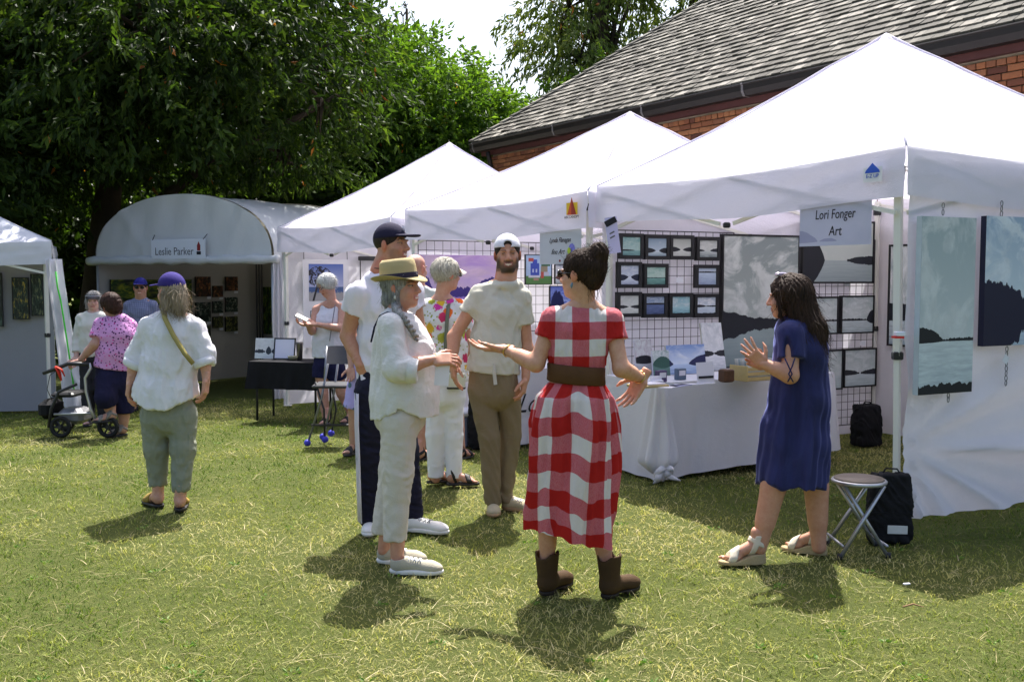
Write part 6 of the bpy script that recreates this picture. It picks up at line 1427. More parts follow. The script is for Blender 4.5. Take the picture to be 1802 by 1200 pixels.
def gridwall(label, pl, u0, u1, z0, z1, n, step=.076, group=None):
    root = thing('gridwall', label, 'display grid', pl.p((u0 + u1) / 2, z0, n), group); L0 = root.location; mb = MB(); k = 0
    nu = int((u1 - u0) / step); nz = int((z1 - z0) / step)
    for i in range(nu + 1): mb.tube([pl.p(u0 + (u1 - u0) * i / nu, z0, n) - L0, pl.p(u0 + (u1 - u0) * i / nu, z1, n) - L0], .0028, 5)
    for i in range(nz + 1): mb.tube([pl.p(u0, z0 + (z1 - z0) * i / nz, n + .005) - L0, pl.p(u1, z0 + (z1 - z0) * i / nz, n + .005) - L0], .0028, 5)
    mb.build('wire_grid', plain('black wire', (.015, .015, .016), .4, .4), root)
    fr = MB()
    for (a, b) in (((u0, z0), (u1, z0)), ((u0, z1), (u1, z1)), ((u0, z0), (u0, z1)), ((u1, z0), (u1, z1))): fr.tube([pl.p(a[0], a[1], n + .003) - L0, pl.p(b[0], b[1], n + .003) - L0], .005, 6)
    fr.build('outer_frame', plain('black wire', (.015, .015, .016)), root); return root
gridwall('black wire display grid carrying the small seascapes in the nearest tent', P1W, .12, 1.38, .5, 1.985, .05)
gridwall('black wire display grid behind the woman in the blue dress', P1W, 1.95, 3.15, .12, 1.95, .05)
# small seascapes
TEAL = ((.16, .33, .34), (.34, .50, .49)); BLU = ((.22, .30, .40), (.42, .50, .58)); GRY = ((.36, .38, .36), (.50, .52, .49)); DBL = ((.12, .17, .30), (.30, .38, .50))
SM = [('dark teal swirling sky, first of the top row', (1091, 411, 1133, 456), dict(sky=TEAL, cl=(.45, .6, .58), water=((.20, .36, .36), (.08, .18, .19)), hz=.27, bumps=((.2, .5, .05),), seed=1)),
      ('pale blue sky and two dark headlands, second of the top row', (1136, 413, 1179, 457), dict(sky=BLU, cl=(.5, .58, .62), cov=.3, water=((.5, .58, .64), (.12, .2, .28)), hz=.30, bumps=((.0, .42, .14), (1.0, .4, .16)), refl=.9, seed=2)),
      ('grey sky and mirrored dark islands, third of the top row', (1180, 414, 1222, 457), dict(sky=GRY, cl=(.55, .56, .53), cov=.3, water=((.5, .52, .5), (.36, .38, .36)), hz=.36, bumps=((.0, .42, .16), (1.0, .45, .15)), refl=.7, seed=3)),
      ('grey cloud over a rounded dark bay, last of the top row', (1227, 417, 1268, 459), dict(sky=GRY, cl=(.6, .62, .6), water=((.42, .46, .46), (.08, .11, .12)), hz=.38, bumps=((.0, .3, .08), (1.0, .4, .14)), seed=4)),
      ('lilac blue sky and a bright inlet, first of the middle row', (1088, 461, 1130, 507), dict(sky=((.28, .32, .48), (.5, .56, .68)), cl=(.62, .66, .74), water=((.6, .66, .76), (.25, .3, .45)), hill=(.02, .025, .05), hz=.40, bumps=((.0, .42, .12), (1.0, .42, .13)), refl=1.6, seed=5)),
      ('green swirling sky over a dark horizon, second of the middle row', (1134, 464, 1177, 507), dict(sky=((.22, .38, .34), (.42, .56, .50)), cl=(.5, .64, .58), water=((.14, .3, .27), (.05, .12, .12)), hz=.38, bumps=((.5, .9, .02),), seed=6)),
      ('pale blue lake below a thin dark shore, right of the empty gap', (1225, 466, 1266, 507), dict(sky=((.35, .42, .52), (.5, .56, .64)), cl=(.6, .65, .7), cov=.3, water=((.40, .48, .60), (.17, .22, .36)), hz=.74, bumps=((.5, .8, .06),), refl=.3, seed=7)),
      ('white sky and mirrored dark islands, first of the bottom row', (1087, 514, 1130, 558), dict(sky=((.45, .47, .46), (.62, .63, .60)), cl=(.66, .67, .65), water=((.6, .61, .58), (.45, .47, .45)), hz=.38, bumps=((.0, .46, .08), (1.0, .45, .08)), refl=1.2, seed=8)),
      ('deep blue water under dark shore, second of the bottom row', (1133, 516, 1175, 559), dict(sky=DBL, cl=(.5, .56, .64), water=((.10, .14, .28), (.04, .06, .15)), hz=.58, bumps=((.5, 1.0, .06),), refl=.6, seed=9)),
      ('turquoise water and a white cloud bank, third of the bottom row', (1179, 516, 1220, 559), dict(sky=((.22, .40, .46), (.36, .52, .56)), cl=(.72, .76, .76), cov=.42, water=((.30, .48, .52), (.08, .22, .28)), hz=.42, fore=.12, seed=10)),
      ('pale cloudy sky over a grey blue bay, last of the bottom row', (1223, 517, 1265, 559), dict(sky=((.3, .36, .46), (.5, .56, .62)), cl=(.7, .73, .76), water=((.45, .52, .6), (.3, .36, .46)), hz=.46, bumps=((.1, .4, .1), (.9, .5, .05)), refl=.5, fore=.14, seed=11))]
for lab, bx_, kw in SM: picture('small black-framed seascape, ' + lab, P1W, bx_, m_art('seascape ' + lab[:22], **kw),     .06, .045, .030, 'small framed seascapes in the nearest tent')
picture('large black-framed painting of grey clouds over a still lake', P1W, (1271, 413, 1407, 646), m_art('large cloud painting', sky=((.22, .26, .26), (.34, .38, .36)), cl=(.60, .63, .61), cs=2.6, cov=.50, soft=.06, water=((.27, .33, .33), (.20, .26, .27)), hz=.33, bumps=((-.05, .5, .085), (.45, .35, .03), (1.0, .4, .04)), refl=1.3, seed=14, streak=.06), .06, .045, .016)
picture('wide black-framed painting of a dark cliff beside a calm sea', P1W, (1413, 388, 1539, 499), m_art('cliff painting', sky=((.44, .48, .44), (.46, .50, .47)), cl=(.66, .66, .58), cs=2.0, cov=.33, water=((.32, .37, .37), (.24, .29, .3)), hz=.36, bumps=((.0, .30, .46), (1.0, .38, .07)), refl=.95, seed=15, streak=.12), .06, .045, .016)
for lab, bx_, sd, bp in (('square black-framed lake half hidden by the dark-haired woman', (1418, 522, 1476, 589), 16, ((.5, .9, .03),)), ('square black-framed lake with a dark wooded point on its right', (1481, 520, 1539, 587), 17, ((1.02, .22, .28), (.3, .6, .03))), ('lower black-framed lake partly behind the blue dress', (1424, 616, 1484, 687), 18, ((.0, .4, .05),)), ('lower black-framed lake with mirrored dark islands and pale sky', (1486, 613, 1543, 681), 19, ((.0, .48, .10), (1.0, .48, .10)))):
    picture(lab, P1W, bx_, m_art('lake ' + str(sd), sky=((.34, .40, .40), (.48, .53, .52)), cl=(.62, .66, .66), water=((.42, .47, .48), (.30, .36, .37)), hz=.34, bumps=bp, refl=.35, seed=sd, jag=.05), .06, .04, .014, 'framed lakes beside the pole')
picture('tall dark-framed picture on the far wall behind the front pole', P1B, (1562, 430, 1612, 610), m_art('lake far', sky=((.30, .35, .36), (.42, .47, .47)), hz=.3, bumps=((.3, .8, .12),), seed=21), .03, .04, .018)
a1 = m_art('tall canvas clouds', sky=((.34, .41, .45), (.52, .57, .60)), cl=(.64, .68, .71), cs=2.4, cov=.48, soft=.07, water=((.48, .54, .58), (.38, .45, .50)), hz=.30, bumps=((-.02, .46, .075), (.8, .45, .010)), refl=.12, fore=.11, seed=23, jag=.02)
a2 = m_art('tall canvas forest', sky=((.32, .42, .58), (.62, .70, .78)), cl=(.70, .76, .86), cs=2.6, cov=.5, soft=.06, water=((.40, .48, .60), (.34, .42, .55)), hill=(.018, .018, .045), hz=.26, bumps=((.0, .72, .22), (.9, .5, .07)), refl=1.4, seed=24, jag=.09)
pa = picture('tall unframed canvas of pale green clouds over a bay, left on the outer wall', P1R, (1619, 382, 1714, 692), a1, .05, .04, 0, side=plain('pale blue canvas edge', (.45, .52, .56), .6))
pb = picture('tall unframed canvas of dark firs under blue clouds, at the right picture edge', P1R, (1733, 382, 1850, 607), a2, .05, .04, 0, side=plain('dark indigo canvas edge', (.02, .02, .05), .6))
CHN = plain('steel chain', (.25, .25, .26), .35, .5, .8)
def chain(pl, px, y0, y1, label, n=.07):
    u, z1 = pl.hit(px, y0, n); _, z0 = pl.hit(px, y1, n); root = thing('chain', label, 'chain', pl.p(u, z0, n), 'hanging chains'); k = max(2, int((z1 - z0) / .028)); L0 = root.location
    for i in range(k):
        c = pl.p(u, z1 - (i + .5) * (z1 - z0) / k, n) - L0; ax_ = pl.x if i % 2 else pl.n; MB().tube([c + ax_ * .009 * math.cos(t) + Vector((0, 0, .018 * math.sin(t))) for t in [q * math.pi / 5 for q in range(11)]], .003, 5).build('chain_link', CHN, root, True)
for c_ in ((1660, 356, 380, 'short hook chain holding the left tall canvas'), (1763, 354, 381, 'short hook chain holding the right tall canvas'), (1772, 610, 678, 'hanging chain below the right tall canvas'), (1669, 693, 706, 'chain end below the left tall canvas')): chain(P1R, *c_)
tg = thing('price_tag', 'small white price tag below the right tall canvas', 'tag', P1R.p(*P1R.hit(1770, 632, .08), .08)); MB().box((0, 0, 0), (.05, .002, .05), P1R.M() @ Matrix.Rotation(.6, 3, 'Y')).build('tag_card', WBRD, tg)
for px_, py_, lb in ((1196, 493, 'tiny price tag in the empty gap of the display grid'), (1491, 499, 'tiny price tag under the wide cliff painting'), (1518, 604, 'tiny price tag under the square lake paintings')):
    t_ = thing('price_tag', lb, 'tag', P1W.p(*P1W.hit(px_, py_, .07), .07)); MB().box((0, 0, 0), (.07, .002, .045), P1W.M()).build('tag_card', WBRD, t_)
# banners
def banner(name, label, pl, box, n, m, cat='banner', curl=.0015):
    x0, y0, x1, y1 = box; ua, zt_ = pl.hit(x0, y0, n); ub, _ = pl.hit(x1, y0, n); _, zb_ = pl.hit((x0 + x1) / 2, y1, n); root = thing(name, label, cat, pl.p((ua + ub) / 2, zb_, n)); L0 = root.location
    MB().slab(lambda u, v: pl.p(ua + (ub - ua) * u, zb_ + (zt_ - zb_) * v, n + curl * math.sin(u * 5) * (1 - v)) - L0, 14, 4, -pl.n * .002).build('banner_sheet', m, root, True); return root, ua, ub, zb_, zt_
lb_art = m_art('banner print', sky=((.62, .63, .74), (.64, .65, .76)), cl=(.66, .66, .76), cov=.2, water=((.62, .64, .74), (.62, .64, .76)), hill=(.42, .43, .58), hz=.10, bumps=((-.05, .32, .26), (.42, .12, .06)), refl=.1, seed=31, streak=.05, trans=.35)
bn, ua, ub, za, zb_ = banner('name_banner', 'pale banner lettered Lori Fonger Art hanging from the nearest tent', P1F, (1408, 359, 1534, 432), .035, lb_art)
um = (ua + ub) / 2; put_text(bn, 'Lori Fonger', P1F, um + .005, za + (zb_ - za) * .70, .0375, .088, INK, .12, .78); put_text(bn, 'Art', P1F, um + .01, za + (zb_ - za) * .32, .0375, .088, INK, .12, .85)
bn, ua, ub, za, zb_ = banner('name_banner', 'pale banner lettered Lynda Flanagan fine Art hanging from the middle tent', P2F, (950, 407, 1023, 465), .035, cloth('pale blue grey banner', (.62, .65, .70), .3, .02))
um = (ua + ub) / 2; put_text(bn, 'Lynda Flanagan', P2F, um, za + (zb_ - za) * .70, .0385, .062, INK, .45, .80); put_text(bn, 'fine Art', P2F, um - .03, za + (zb_ - za) * .36, .0385, .066, INK, .45, .9)
poly(bn, P2F, oc(um + .165, za + (zb_ - za) * .42, .045, 9, 1.2), .036, plain('violet print', (.20, .20, .62)), 'flower_mark'); poly(bn, P2F, oc(um + .13, za + (zb_ - za) * .38, .025, 8, 1.3), .038, plain('lime print', (.45, .6, .05)), 'leaf_mark'); poly(bn, P2F, oc(um, za + .03, .012, 8), .036, DRED, 'dot_mark')
LBR = plain('lilac paper', (.55, .52, .75), .6); P1S = Plane((at(1062, 0, 8.4).x, 8.5), (at(1092, 0, 8.4).x, 8.3))
ns = thing('notice', 'tilted lilac notice tied to the pole between the two tents', 'sign', at(1078, 446, 8.42)); MB().box((0, 0, .15), (.10, .003, .30), Matrix.Rotation(-.14, 3, 'Y')).build('notice_sheet', LBR, ns)
MB().box((-.018, -.004, .26), (.10, .003, .05), Matrix.Rotation(-.5, 3, 'Y')).build('notice_header', INK, ns)
for k in range(2): MB().box((-.006 + .004 * k, -.003, .17 - .035 * k), (.045, .002, .012), Matrix.Rotation(-.5, 3, 'Y')).build('printed_line', plain('grey print ink', (.10, .10, .12)), ns)
# middle tent
gridwall('black wire display grid in the middle tent', P2W, .08, 2.2, .95, 1.985, .05, .1)
picture('wide purple painting of firs below a violet sky in the middle tent', P2W, (727, 449, 873, 535), m_art('violet painting', sky=((.42, .26, .62), (.60, .48, .72)), cl=(.72, .55, .74), cs=2.0, cov=.5, water=((.30, .20, .55), (.16, .10, .36)), hill=(.06, .04, .22), hz=.2, bumps=((.05, .2, .42), (.5, .4, .10), (.95, .25, .3)), refl=.4, seed=41, jag=.14), .06, .03, 0)
def m_house():
    m, nt = newmat('blue house painting'); uv = N(nt, 'ShaderNodeUVMap', uv_map='UVMap').outputs[0]; sp = N(nt, 'ShaderNodeSeparateXYZ', {0: uv}); u, v = sp.outputs[0], sp.outputs[1]
    def inr(u0, u1, v0, v1): return math_(nt, 'MULTIPLY', math_(nt, 'MULTIPLY', math_(nt, 'GREATER_THAN', u, u0), math_(nt, 'LESS_THAN', u, u1)), math_(nt, 'MULTIPLY', math_(nt, 'GREATER_THAN', v, v0), math_(nt, 'LESS_THAN', v, v1)))
    c = mix_(nt, math_(nt, 'GREATER_THAN', v, .28), (.08, .22, .03), (.42, .58, .80))
    for q, cc in ((inr(.18, .52, .28, .72), (.03, .06, .45)), (inr(.26, .44, .72, .85), (.03, .06, .45)), (inr(.1, .3, .78, .9), (.45, .05, .02)), (inr(.58, .85, .42, .62), (.30, .24, .14)), (inr(.62, .9, .3, .42), (.5, .5, .6)), (inr(.58, .7, .2, .42), (.45, .06, .02)), (inr(.1, .55, .22, .3), (.62, .62, .72)), (inr(.3, .5, .12, .2), (.4, .22, .15)), (inr(.25, .31, .4, .52), (.5, .55, .75)), (inr(.38, .44, .4, .52), (.5, .55, .75)), (inr(.6, .95, .62, .7), (.03, .12, .03))): c = mix_(nt, q, c, cc)
    f = noise_(nt, 12, 4, .6, uv); c = mix_(nt, math_(nt, 'MULTIPLY', f, .4), c, (.1, .14, .2)); finish(nt, principled(nt, c, .5)); return m
picture('bright naive painting of a blue house with red roof in the middle tent', P2W, (925, 448, 972, 501), m_house(), .06, .03, .006)
picture('small dark painting beside the blue house painting', P2W, (977, 465, 1012, 500), m_art('dark small', sky=((.2, .25, .35), (.4, .42, .5)), hz=.3, bumps=((.5, .5, .3),), hill=(.08, .03, .03), seed=43), .06, .03, .006)
picture('small painting of blue trees under the blue house painting', P2W, (968, 503, 1012, 548), m_art('blue trees', sky=((.12, .18, .55), (.4, .5, .8)), cl=(.1, .15, .5), cs=5, hz=.15, bumps=((.3, .3, .6),), hill=(.01, .015, .08), seed=44, jag=.3), .06, .03, .006)
# left pop-up tent: poster
pw = plain('white poster board', (.70, .70, .74), .6, .2, 0, .02); u0, z0 = P3W.hit(534, 612, .05); u1, z1 = P3W.hit(613, 457, .05)
po = board('poster', 'tall white poster with a picture of a leaning tree by water', P3W, u0, z0, u1, z1, .05, pw, 'poster'); ua, za = P3W.hit(544, 530, .06); ub, zb_ = P3W.hit(604, 465, .06)
def m_treepic():
    m, nt = newmat('leaning tree picture'); uv = N(nt, 'ShaderNodeUVMap', uv_map='UVMap').outputs[0]; sp = N(nt, 'ShaderNodeSeparateXYZ', {0: uv}); u, v = sp.outputs[0], sp.outputs[1]
    c = mix_(nt, v, (.55, .58, .75), (.08, .14, .42)); c = mix_(nt, math_(nt, 'LESS_THAN', v, .38), c, (.05, .10, .25)); n = noise_(nt, 9, 5, .7, uv, 1.5)
    c = mix_(nt, math_(nt, 'LESS_THAN', v, math_(nt, 'ADD', .08, math_(nt, 'MULTIPLY', n, .3))), c, (.30, .30, .32)); r = math_(nt, 'ADD', math_(nt, 'POWER', math_(nt, 'DIVIDE', math_(nt, 'SUBTRACT', u, .3), .36), 2.0), math_(nt, 'POWER', math_(nt, 'DIVIDE', math_(nt, 'SUBTRACT', v, .66), .28), 2.0))
    t_ = math_(nt, 'MULTIPLY', math_(nt, 'LESS_THAN', r, 1.0), math_(nt, 'GREATER_THAN', n, .47)); c = mix_(nt, t_, c, (.02, .02, .03)); tr_ = math_(nt, 'MULTIPLY', math_(nt, 'LESS_THAN', math_(nt, 'ABSOLUTE', math_(nt, 'SUBTRACT', u, math_(nt, 'ADD', .12, math_(nt, 'MULTIPLY', v, .3)))), .03), math_(nt, 'LESS_THAN', v, .62)); c = mix_(nt, tr_, c, (.02, .02, .025))
    finish(nt, principled(nt, c, .4)); return m
MB().add([P3W.p(a, b, .0585) - po.location for a, b in ((ua, za), (ub, za), (ub, zb_), (ua, zb_))], [(0, 1, 2, 3)], [(0, 0), (1, 0), (1, 1), (0, 1.0001)]).build('picture', m_treepic(), po); ut, zt_ = P3W.hit(554, 553, .06); put_text(po, 'Do', P3W, ut, zt_, .058, .13, plain('grey print ink', (.1, .1, .12)), 0, .9)
for uu in (u0 + .02, u1 - .02): MB().tube([P3W.p(uu, z1, .055) - po.location, P3W.p(uu + .01, 1.98, .03) - po.location], .005, 5).build('hook', BLKP, po)
lbx = thing('light_bar', 'black light bar on the back wall of the tent with the tree poster', 'lamp', P3W.p(*P3W.hit(650, 455, .08), .08)); MB().box((0, 0, 0), (.34, .05, .06), P3W.M(), .008).build('housing', BLKP, lbx); MB().tube([(-.13, 0, -.03), (-.13, 0, -.7)], .008, 6).build('stem', BLKP, lbx)
# arched tent pictures on the left inside wall
def dark_art(name, c1, c2, sc_, seed, dens=.5):
    m, nt = newmat(name); uv = N(nt, 'ShaderNodeUVMap', uv_map='UVMap').outputs[0]; f = noise_(nt, sc_, 5, .65, N(nt, 'ShaderNodeMapping', {'Vector': uv, 'Location': (seed, seed * 2, 0)}).outputs[0], .8); f2 = noise_(nt, sc_ * .5, 3, .6, N(nt, 'ShaderNodeMapping', {'Vector': uv, 'Location': (seed + 4, seed, 0)}).outputs[0])
    c = ramp_(nt, f, [(dens - .12, (.010, .016, .008)), (dens, c1), (dens + .16, c2)]); c = mix_(nt, ramp_(nt, f2, [(.52, (0,)), (.62, (.8,))]), c, (.02, .02, .02)); finish(nt, principled(nt, c, .45)); return m
picture('wide dark green garden painting inside the arched tent', P4W, (196, 492, 338, 566), dark_art('garden', (.02, .07, .015), (.28, .30, .02), 9, 1, .46), .05, .03, 0, side=FRM)
k = 0
for cx_, wd_, hs in ((358, 26, ((487, 522), (532, 566), (574, 604))), (384, 17, ((503, 523), (530, 551), (557, 577))), (408, 21, ((487, 512), (523, 549), (557, 583)))):
    for i, (ya, yb) in enumerate(hs):
        k += 1; nm = ('top', 'middle', 'bottom')[i] + ' picture of the ' + {358: 'left', 384: 'narrow middle', 408: 'right'}[cx_] + ' column'
        picture('small dark garden painting, ' + nm + ' in the arched tent', P4W, (cx_ - wd_ / 2, ya, cx_ + wd_ / 2, yb), dark_art('small garden %d' % k, ((.05, .06, .02), (.09, .03, .02), (.03, .06, .05))[k % 3], ((.35, .33, .10), (.42, .20, .06), (.45, .45, .35))[k % 3], 5, k * 1.7, .52), .05, .03, 0, 'small paintings in the arched tent', side=FRM)
        t_ = thing('price_tag', 'tiny white price card beside the ' + nm, 'tag', P4W.p(*P4W.hit(cx_ + wd_ / 2 - 3, yb + 2, .06), .06)); MB().box((0, 0, 0), (.10, .002, .045), P4W.M()).build('tag_card', WBRD, t_)
P4B = Plane(q2(TQ[3] + (TQ[2] - TQ[3]) * .08), q2(TQ[2])); picture('tall dark green painting on the back wall of the arched tent', P4B, (463, 505, 479, 588), dark_art('tall garden', (.03, .08, .02), (.25, .28, .04), 7, 9, .5), .05, .03, 0, side=FRM)
# far left tent pictures
P5W = Plane((-8.9, 12.4), (-5.85, 12.9))
for lb, b_, c2 in (('dark painting with a yellow streak at the left picture edge', (21, 488, 50, 562), (.5, .36, .03)), ('dark green painting beside the curtain of the far left tent', (54, 482, 76, 556), (.3, .3, .12)), ('dark framed painting cut by the left picture edge', (-14, 480, 4, 575), (.2, .25, .2))): picture(lb, P5W, b_, dark_art(lb[:14], (.03, .05, .04), c2, 5, len(lb) * .37, .53), .05, .03, .008)

# ================================================================ tables, stools, bags and small things
TCL = cloth('white table linen', (.70, .70, .75), .10, .03, 700, .25, .22, .85)
def table(name, label, o, xd, ln, dp, ht, m=None, drop=None, legs=None, kno=False, overs=.0):
    """o: near-left ground corner, xd: direction of the long side; a folding table under a cloth"""
    o = Vector((o[0], o[1], gz(o[1]))); x = Vector((*xd, 0)).normalized(); y = Vector((-x.y, x.x, 0)); root = thing(name, label, 'table', o + x * ln / 2 + y * dp / 2); L0 = root.location; P = lambda a, b, c: o + x * a + y * b + Vector((0, 0, c)) - L0
    MM = Matrix((x, y, Vector((0, 0, 1)))).transposed(); MB().box(P(ln / 2, dp / 2, ht - .02), (ln, dp, .035), MM, .006).build('table_top', plain('grey plastic table', (.4, .4, .4), .5), root)
    for a in (.06, ln - .06):
        for b in (.06, dp - .06): MB().tube([P(a, b, 0), P(a, b, ht - .04)], .014, 8).build('leg', legs or MTL, root, True)
    if m:
        cl = thing('tablecloth', label.replace('table', 'cloth over the table', 1) if False else label + ', its cloth', 'tablecloth', root.location); per = [(0, 0), (ln, 0), (ln, dp), (0, dp)]; e = .012
        tot = 2 * (ln + dp); nu = 220; nv = 26
        def edge(t):
            d = t * tot
            for (a, b, l, dx, dy, nx_, ny_) in ((0, 0, ln, 1, 0, 0, -1), (ln, 0, dp, 0, 1, 1, 0), (ln, dp, ln, -1, 0, 0, 1), (0, dp, dp, 0, -1, -1, 0)):
                if d <= l + 1e-6: return a + dx * d, b + dy * d, nx_, ny_, d / l
                d -= l
            return 0, 0, -1, 0, 1
        def f(u, v):
            a, b, nx_, ny_, k = edge(u); cor = min(k, 1 - k) * (ln if ny_ else dp); cf = math.exp(-cor / .10)
            am = (.010 * math.sin(u * 75) + .010 * math.sin(u * 33 + 2) + .006 * math.sin(u * 130 + v * 3)) * v + cf * .045 * v
            z = ht + .008 - (drop if not callable(drop) else drop(a, b)) * v
            cx2 = a + nx_ * (e + am) + (cf * .03 * v * (1 if a > ln / 2 else -1) if ny_ else 0); cy2 = b + ny_ * (e + am) + (cf * .03 * v * (1 if b > dp / 2 else -1) if nx_ else 0)
            return P(cx2, cy2, max(z, .004))
        cm_ = MB(); cm_.grid(f, nu, nv); cm_.add([P(-e, -e, ht + .008), P(ln + e, -e, ht + .008), P(ln + e, dp + e, ht + .008), P(-e, dp + e, ht + .008)], [(0, 1, 2, 3)]); cs_ = cm_.build('cloth', m, cl, True)
        return root, P, MM, cl
    return root, P, MM, None
OT = (1.13, 7.77); XT = (.886, .464)
tb, P_, MMt, clt = table('display_table', 'long display table with notebooks and prints in the nearest tent', OT, XT, 1.83, .72, .76, TCL, lambda a, b: .755 - .05 * a)
clt['label'] = 'white cloth knotted at its corner over the display table'
# knotted corner of the cloth
kb = MB(); L0 = tb.location
def ks(u, v):
    c = P_(-.02, -.03, 0); w_ = (.05 + .10 * v) * (1 - .75 * max(0, (v - .86) / .14)); a = u * 2 * math.pi
    return c + Vector((math.cos(a) * w_ * (1 + .22 * math.sin(a * 6 + v * 3)), math.sin(a) * w_ * .8 * (1 + .22 * math.sin(a * 6 + v * 3)), .765 - .70 * v))
kb.grid(ks, 60, 24); kb.build('gathered_corner', TCL, clt, True)
kn = MB(); c = P_(-.02, -.10, .085)
for k in range(3): kn.tube([c + Vector((.05 * math.cos(t + k), -.02 + .03 * math.sin(t * 2 + k), .04 * math.sin(t + k * 2))) for t in [q_ * math.pi / 6 for q_ in range(10)]], .026, 8)
kn.tube([c, c + Vector((.06, -.03, -.03)), c + Vector((.13, -.02, -.055))], [.025, .022, .005], 6); kn.tube([c, c + Vector((-.05, -.04, -.05)), c + Vector((-.08, -.03, -.075))], [.025, .02, .006], 6); kn.build('knot', TCL, clt, True)
# things on the table; each stands at its own spot
PLT = Plane(OT, (OT[0] + XT[0], OT[1] + XT[1])); HT = .77
def tuv(px, py): # table-top spot under a photo pixel
    c0 = Vector((0, 0, CAM_H)); d = at(px, py, 1) - c0; k = (HT - CAM_H) / d.z; p = c0 + d * k - Vector((*OT, 0)); xx = Vector((*XT, 0)).normalized(); return p.dot(xx), p.dot(Vector((-xx.y, xx.x, 0)))
PAP = plain('white paper', (.70, .69, .76), .6, .2, 0, .03)
def stand_print(label, u, b, w_, h_, art, lean=.2, th=.02, name='canvas_print', cat='print', z=HT, frame=0, side=None):
    return picture_m(label, PLT, u, z, w_, h_, art, -b, th, frame, None, cat, side or plain('raw canvas edge', (.55, .53, .48)), name, -lean)
aB = m_art('blue inlet canvas', sky=((.16, .26, .52), (.60, .68, .80)), cl=(.66, .72, .82), cs=2.2, cov=.42, water=((.40, .50, .68), (.16, .24, .46)), hill=(.02, .025, .08), hz=.34, bumps=((1.05, .5, .30), (-.05, .2, .2)), refl=.4, seed=51); aG = m_art('grey mirror canvas', sky=((.40, .43, .46), (.58, .6, .62)), cl=(.72, .73, .75), water=((.6, .62, .66), (.30, .33, .38)), hz=.36, bumps=((.0, .5, .06), (1.0, .5, .06)), refl=1.0, seed=52)
stand_print('upright canvas print of a deep blue inlet on the display table', .62, .46, .40, .245, aB, .18); stand_print('tall grey canvas print of mirrored islands on the display table', 1.00, .56, .225, .42, aG, .2)
SPI = plain('white spiral wire', (.6, .58, .75), .4, .4)
for lb, u, b, hh, kw in (('taller spiral notebook with a pink grey cover on the display table', .22, .50, .30, dict(sky=((.36, .30, .34), (.55, .48, .52)), hz=.4, bumps=((.5, .7, .15),), water=((.5, .5, .52), (.2, .22, .25)), seed=53)), ('shorter spiral notebook with a green cover on the display table', .33, .42, .21, dict(sky=((.25, .34, .32), (.4, .5, .46)), hz=.45, bumps=((.6, .6, .3),), hill=(.04, .10, .08), water=((.1, .2, .17), (.04, .08, .08)), seed=54))):
    r_ = stand_print(lb, u, b, .17, hh, m_art(lb[:20], **kw), .15, .014, 'notebook', 'notebook', side=PAP); sp_ = MB()
    for i in range(int(hh / .012)): sp_.tube([Vector((-.085 + .006 * math.cos(t), -.008 + .01 * math.sin(t), .006 + i * .012)) for t in [q_ * math.pi / 3 for q_ in range(7)]], .0014, 4)
    o_ = sp_.build('spiral', SPI, None); o_.parent = r_
def tab(px, py, dz=0): u, b = tuv(px, py); return OT[0] + u * XT[0] - b * XT[1], OT[1] + u * XT[1] + b * XT[0], HT + dz
def small(name, label, cat, pos, fn):
    r_ = thing(name, label, cat, pos, None, math.atan2(XT[1], XT[0])); fn(r_); return r_
small('leaflet_stand', 'clear stand with a white printed sheet on the display table', 'stand', tab(1241, 676), lambda r_: (MB().box((0, 0, .085), (.165, .003, .165), Matrix.Rotation(-.12, 3, 'X')).build('sheet', PAP, r_), MB().box((0, .02, .004), (.17, .08, .006)).build('base', plain('clear acrylic', (.7, .7, .72), .1, .5), r_), MB().box((.0, -.010, .055), (.14, .002, .018), Matrix.Rotation(-.12, 3, 'X')).build('printed_band', INK, r_)))
def crate(r_):
    wd_ = plain('pale pine wood', (.52, .38, .16), .6, .25, 0, .15, 30)
    for k in range(3): MB().box((0, -.10, .02 + k * .038), (.34, .008, .026)).build('slat', wd_, r_); MB().box((0, .10, .02 + k * .038), (.34, .008, .026)).build('slat', wd_, r_)
    for sx in (-1, 1): MB().box((sx * .174, 0, .06), (.010, .21, .12), None, .002).build('end_panel', wd_, r_)
    MB().box((0, 0, .004), (.336, .19, .006)).build('base', wd_, r_); MB().box((.10, -.106, .05), (.08, .002, .07)).build('label_card', PAP, r_)
    for k in range(7): MB().box((0, -.07 + k * .022, .09), (.30, .004, .16), Matrix.Rotation(-.25, 3, 'X')).build('print', plain('matted print %d' % (k % 3), ((.5, .52, .5), (.35, .42, .45), (.6, .6, .58))[k % 3], .5), r_)
small('wooden_crate', 'small slatted wooden crate of matted prints on the display table', 'crate', tab(1330, 668), crate)
small('wooden_block', 'dark carved wooden block beside the crate on the display table', 'box', tab(1278, 672), lambda r_: MB().box((0, 0, .05), (.10, .09, .10), None, .01).build('block', plain('dark carved wood', (.09, .04, .018), .5, .3, 0, .4, 40, .5), r_))
small('cardboard_tray', 'flat brown tray of prints at the near left corner of the display table', 'tray', tab(1140, 681), lambda r_: (MB().box((0, 0, .012), (.26, .18, .02), None, .004).build('tray', plain('kraft board', (.42, .33, .16), .7), r_), MB().box((-.01, .0, .027), (.22, .15, .006)).build('print', PAP, r_)))
for lb, px_, py_, rz_ in (('blue leaflet lying by the notebooks', 1195, 679, .3), ('second leaflet fanned out beside the white sheet', 1212, 677, -.1), ('white leaflet lying at the table front', 1178, 681, .6)): small('leaflet', lb + ' on the display table', 'leaflet', tab(px_, py_), lambda r_: MB().box((0, 0, .004), (.21, .10, .004), Matrix.Rotation(rz_, 3, 'Z')).build('sheet', plain('lilac print', (.40, .40, .62), .5) if 'blue' in lb else PAP, r_))
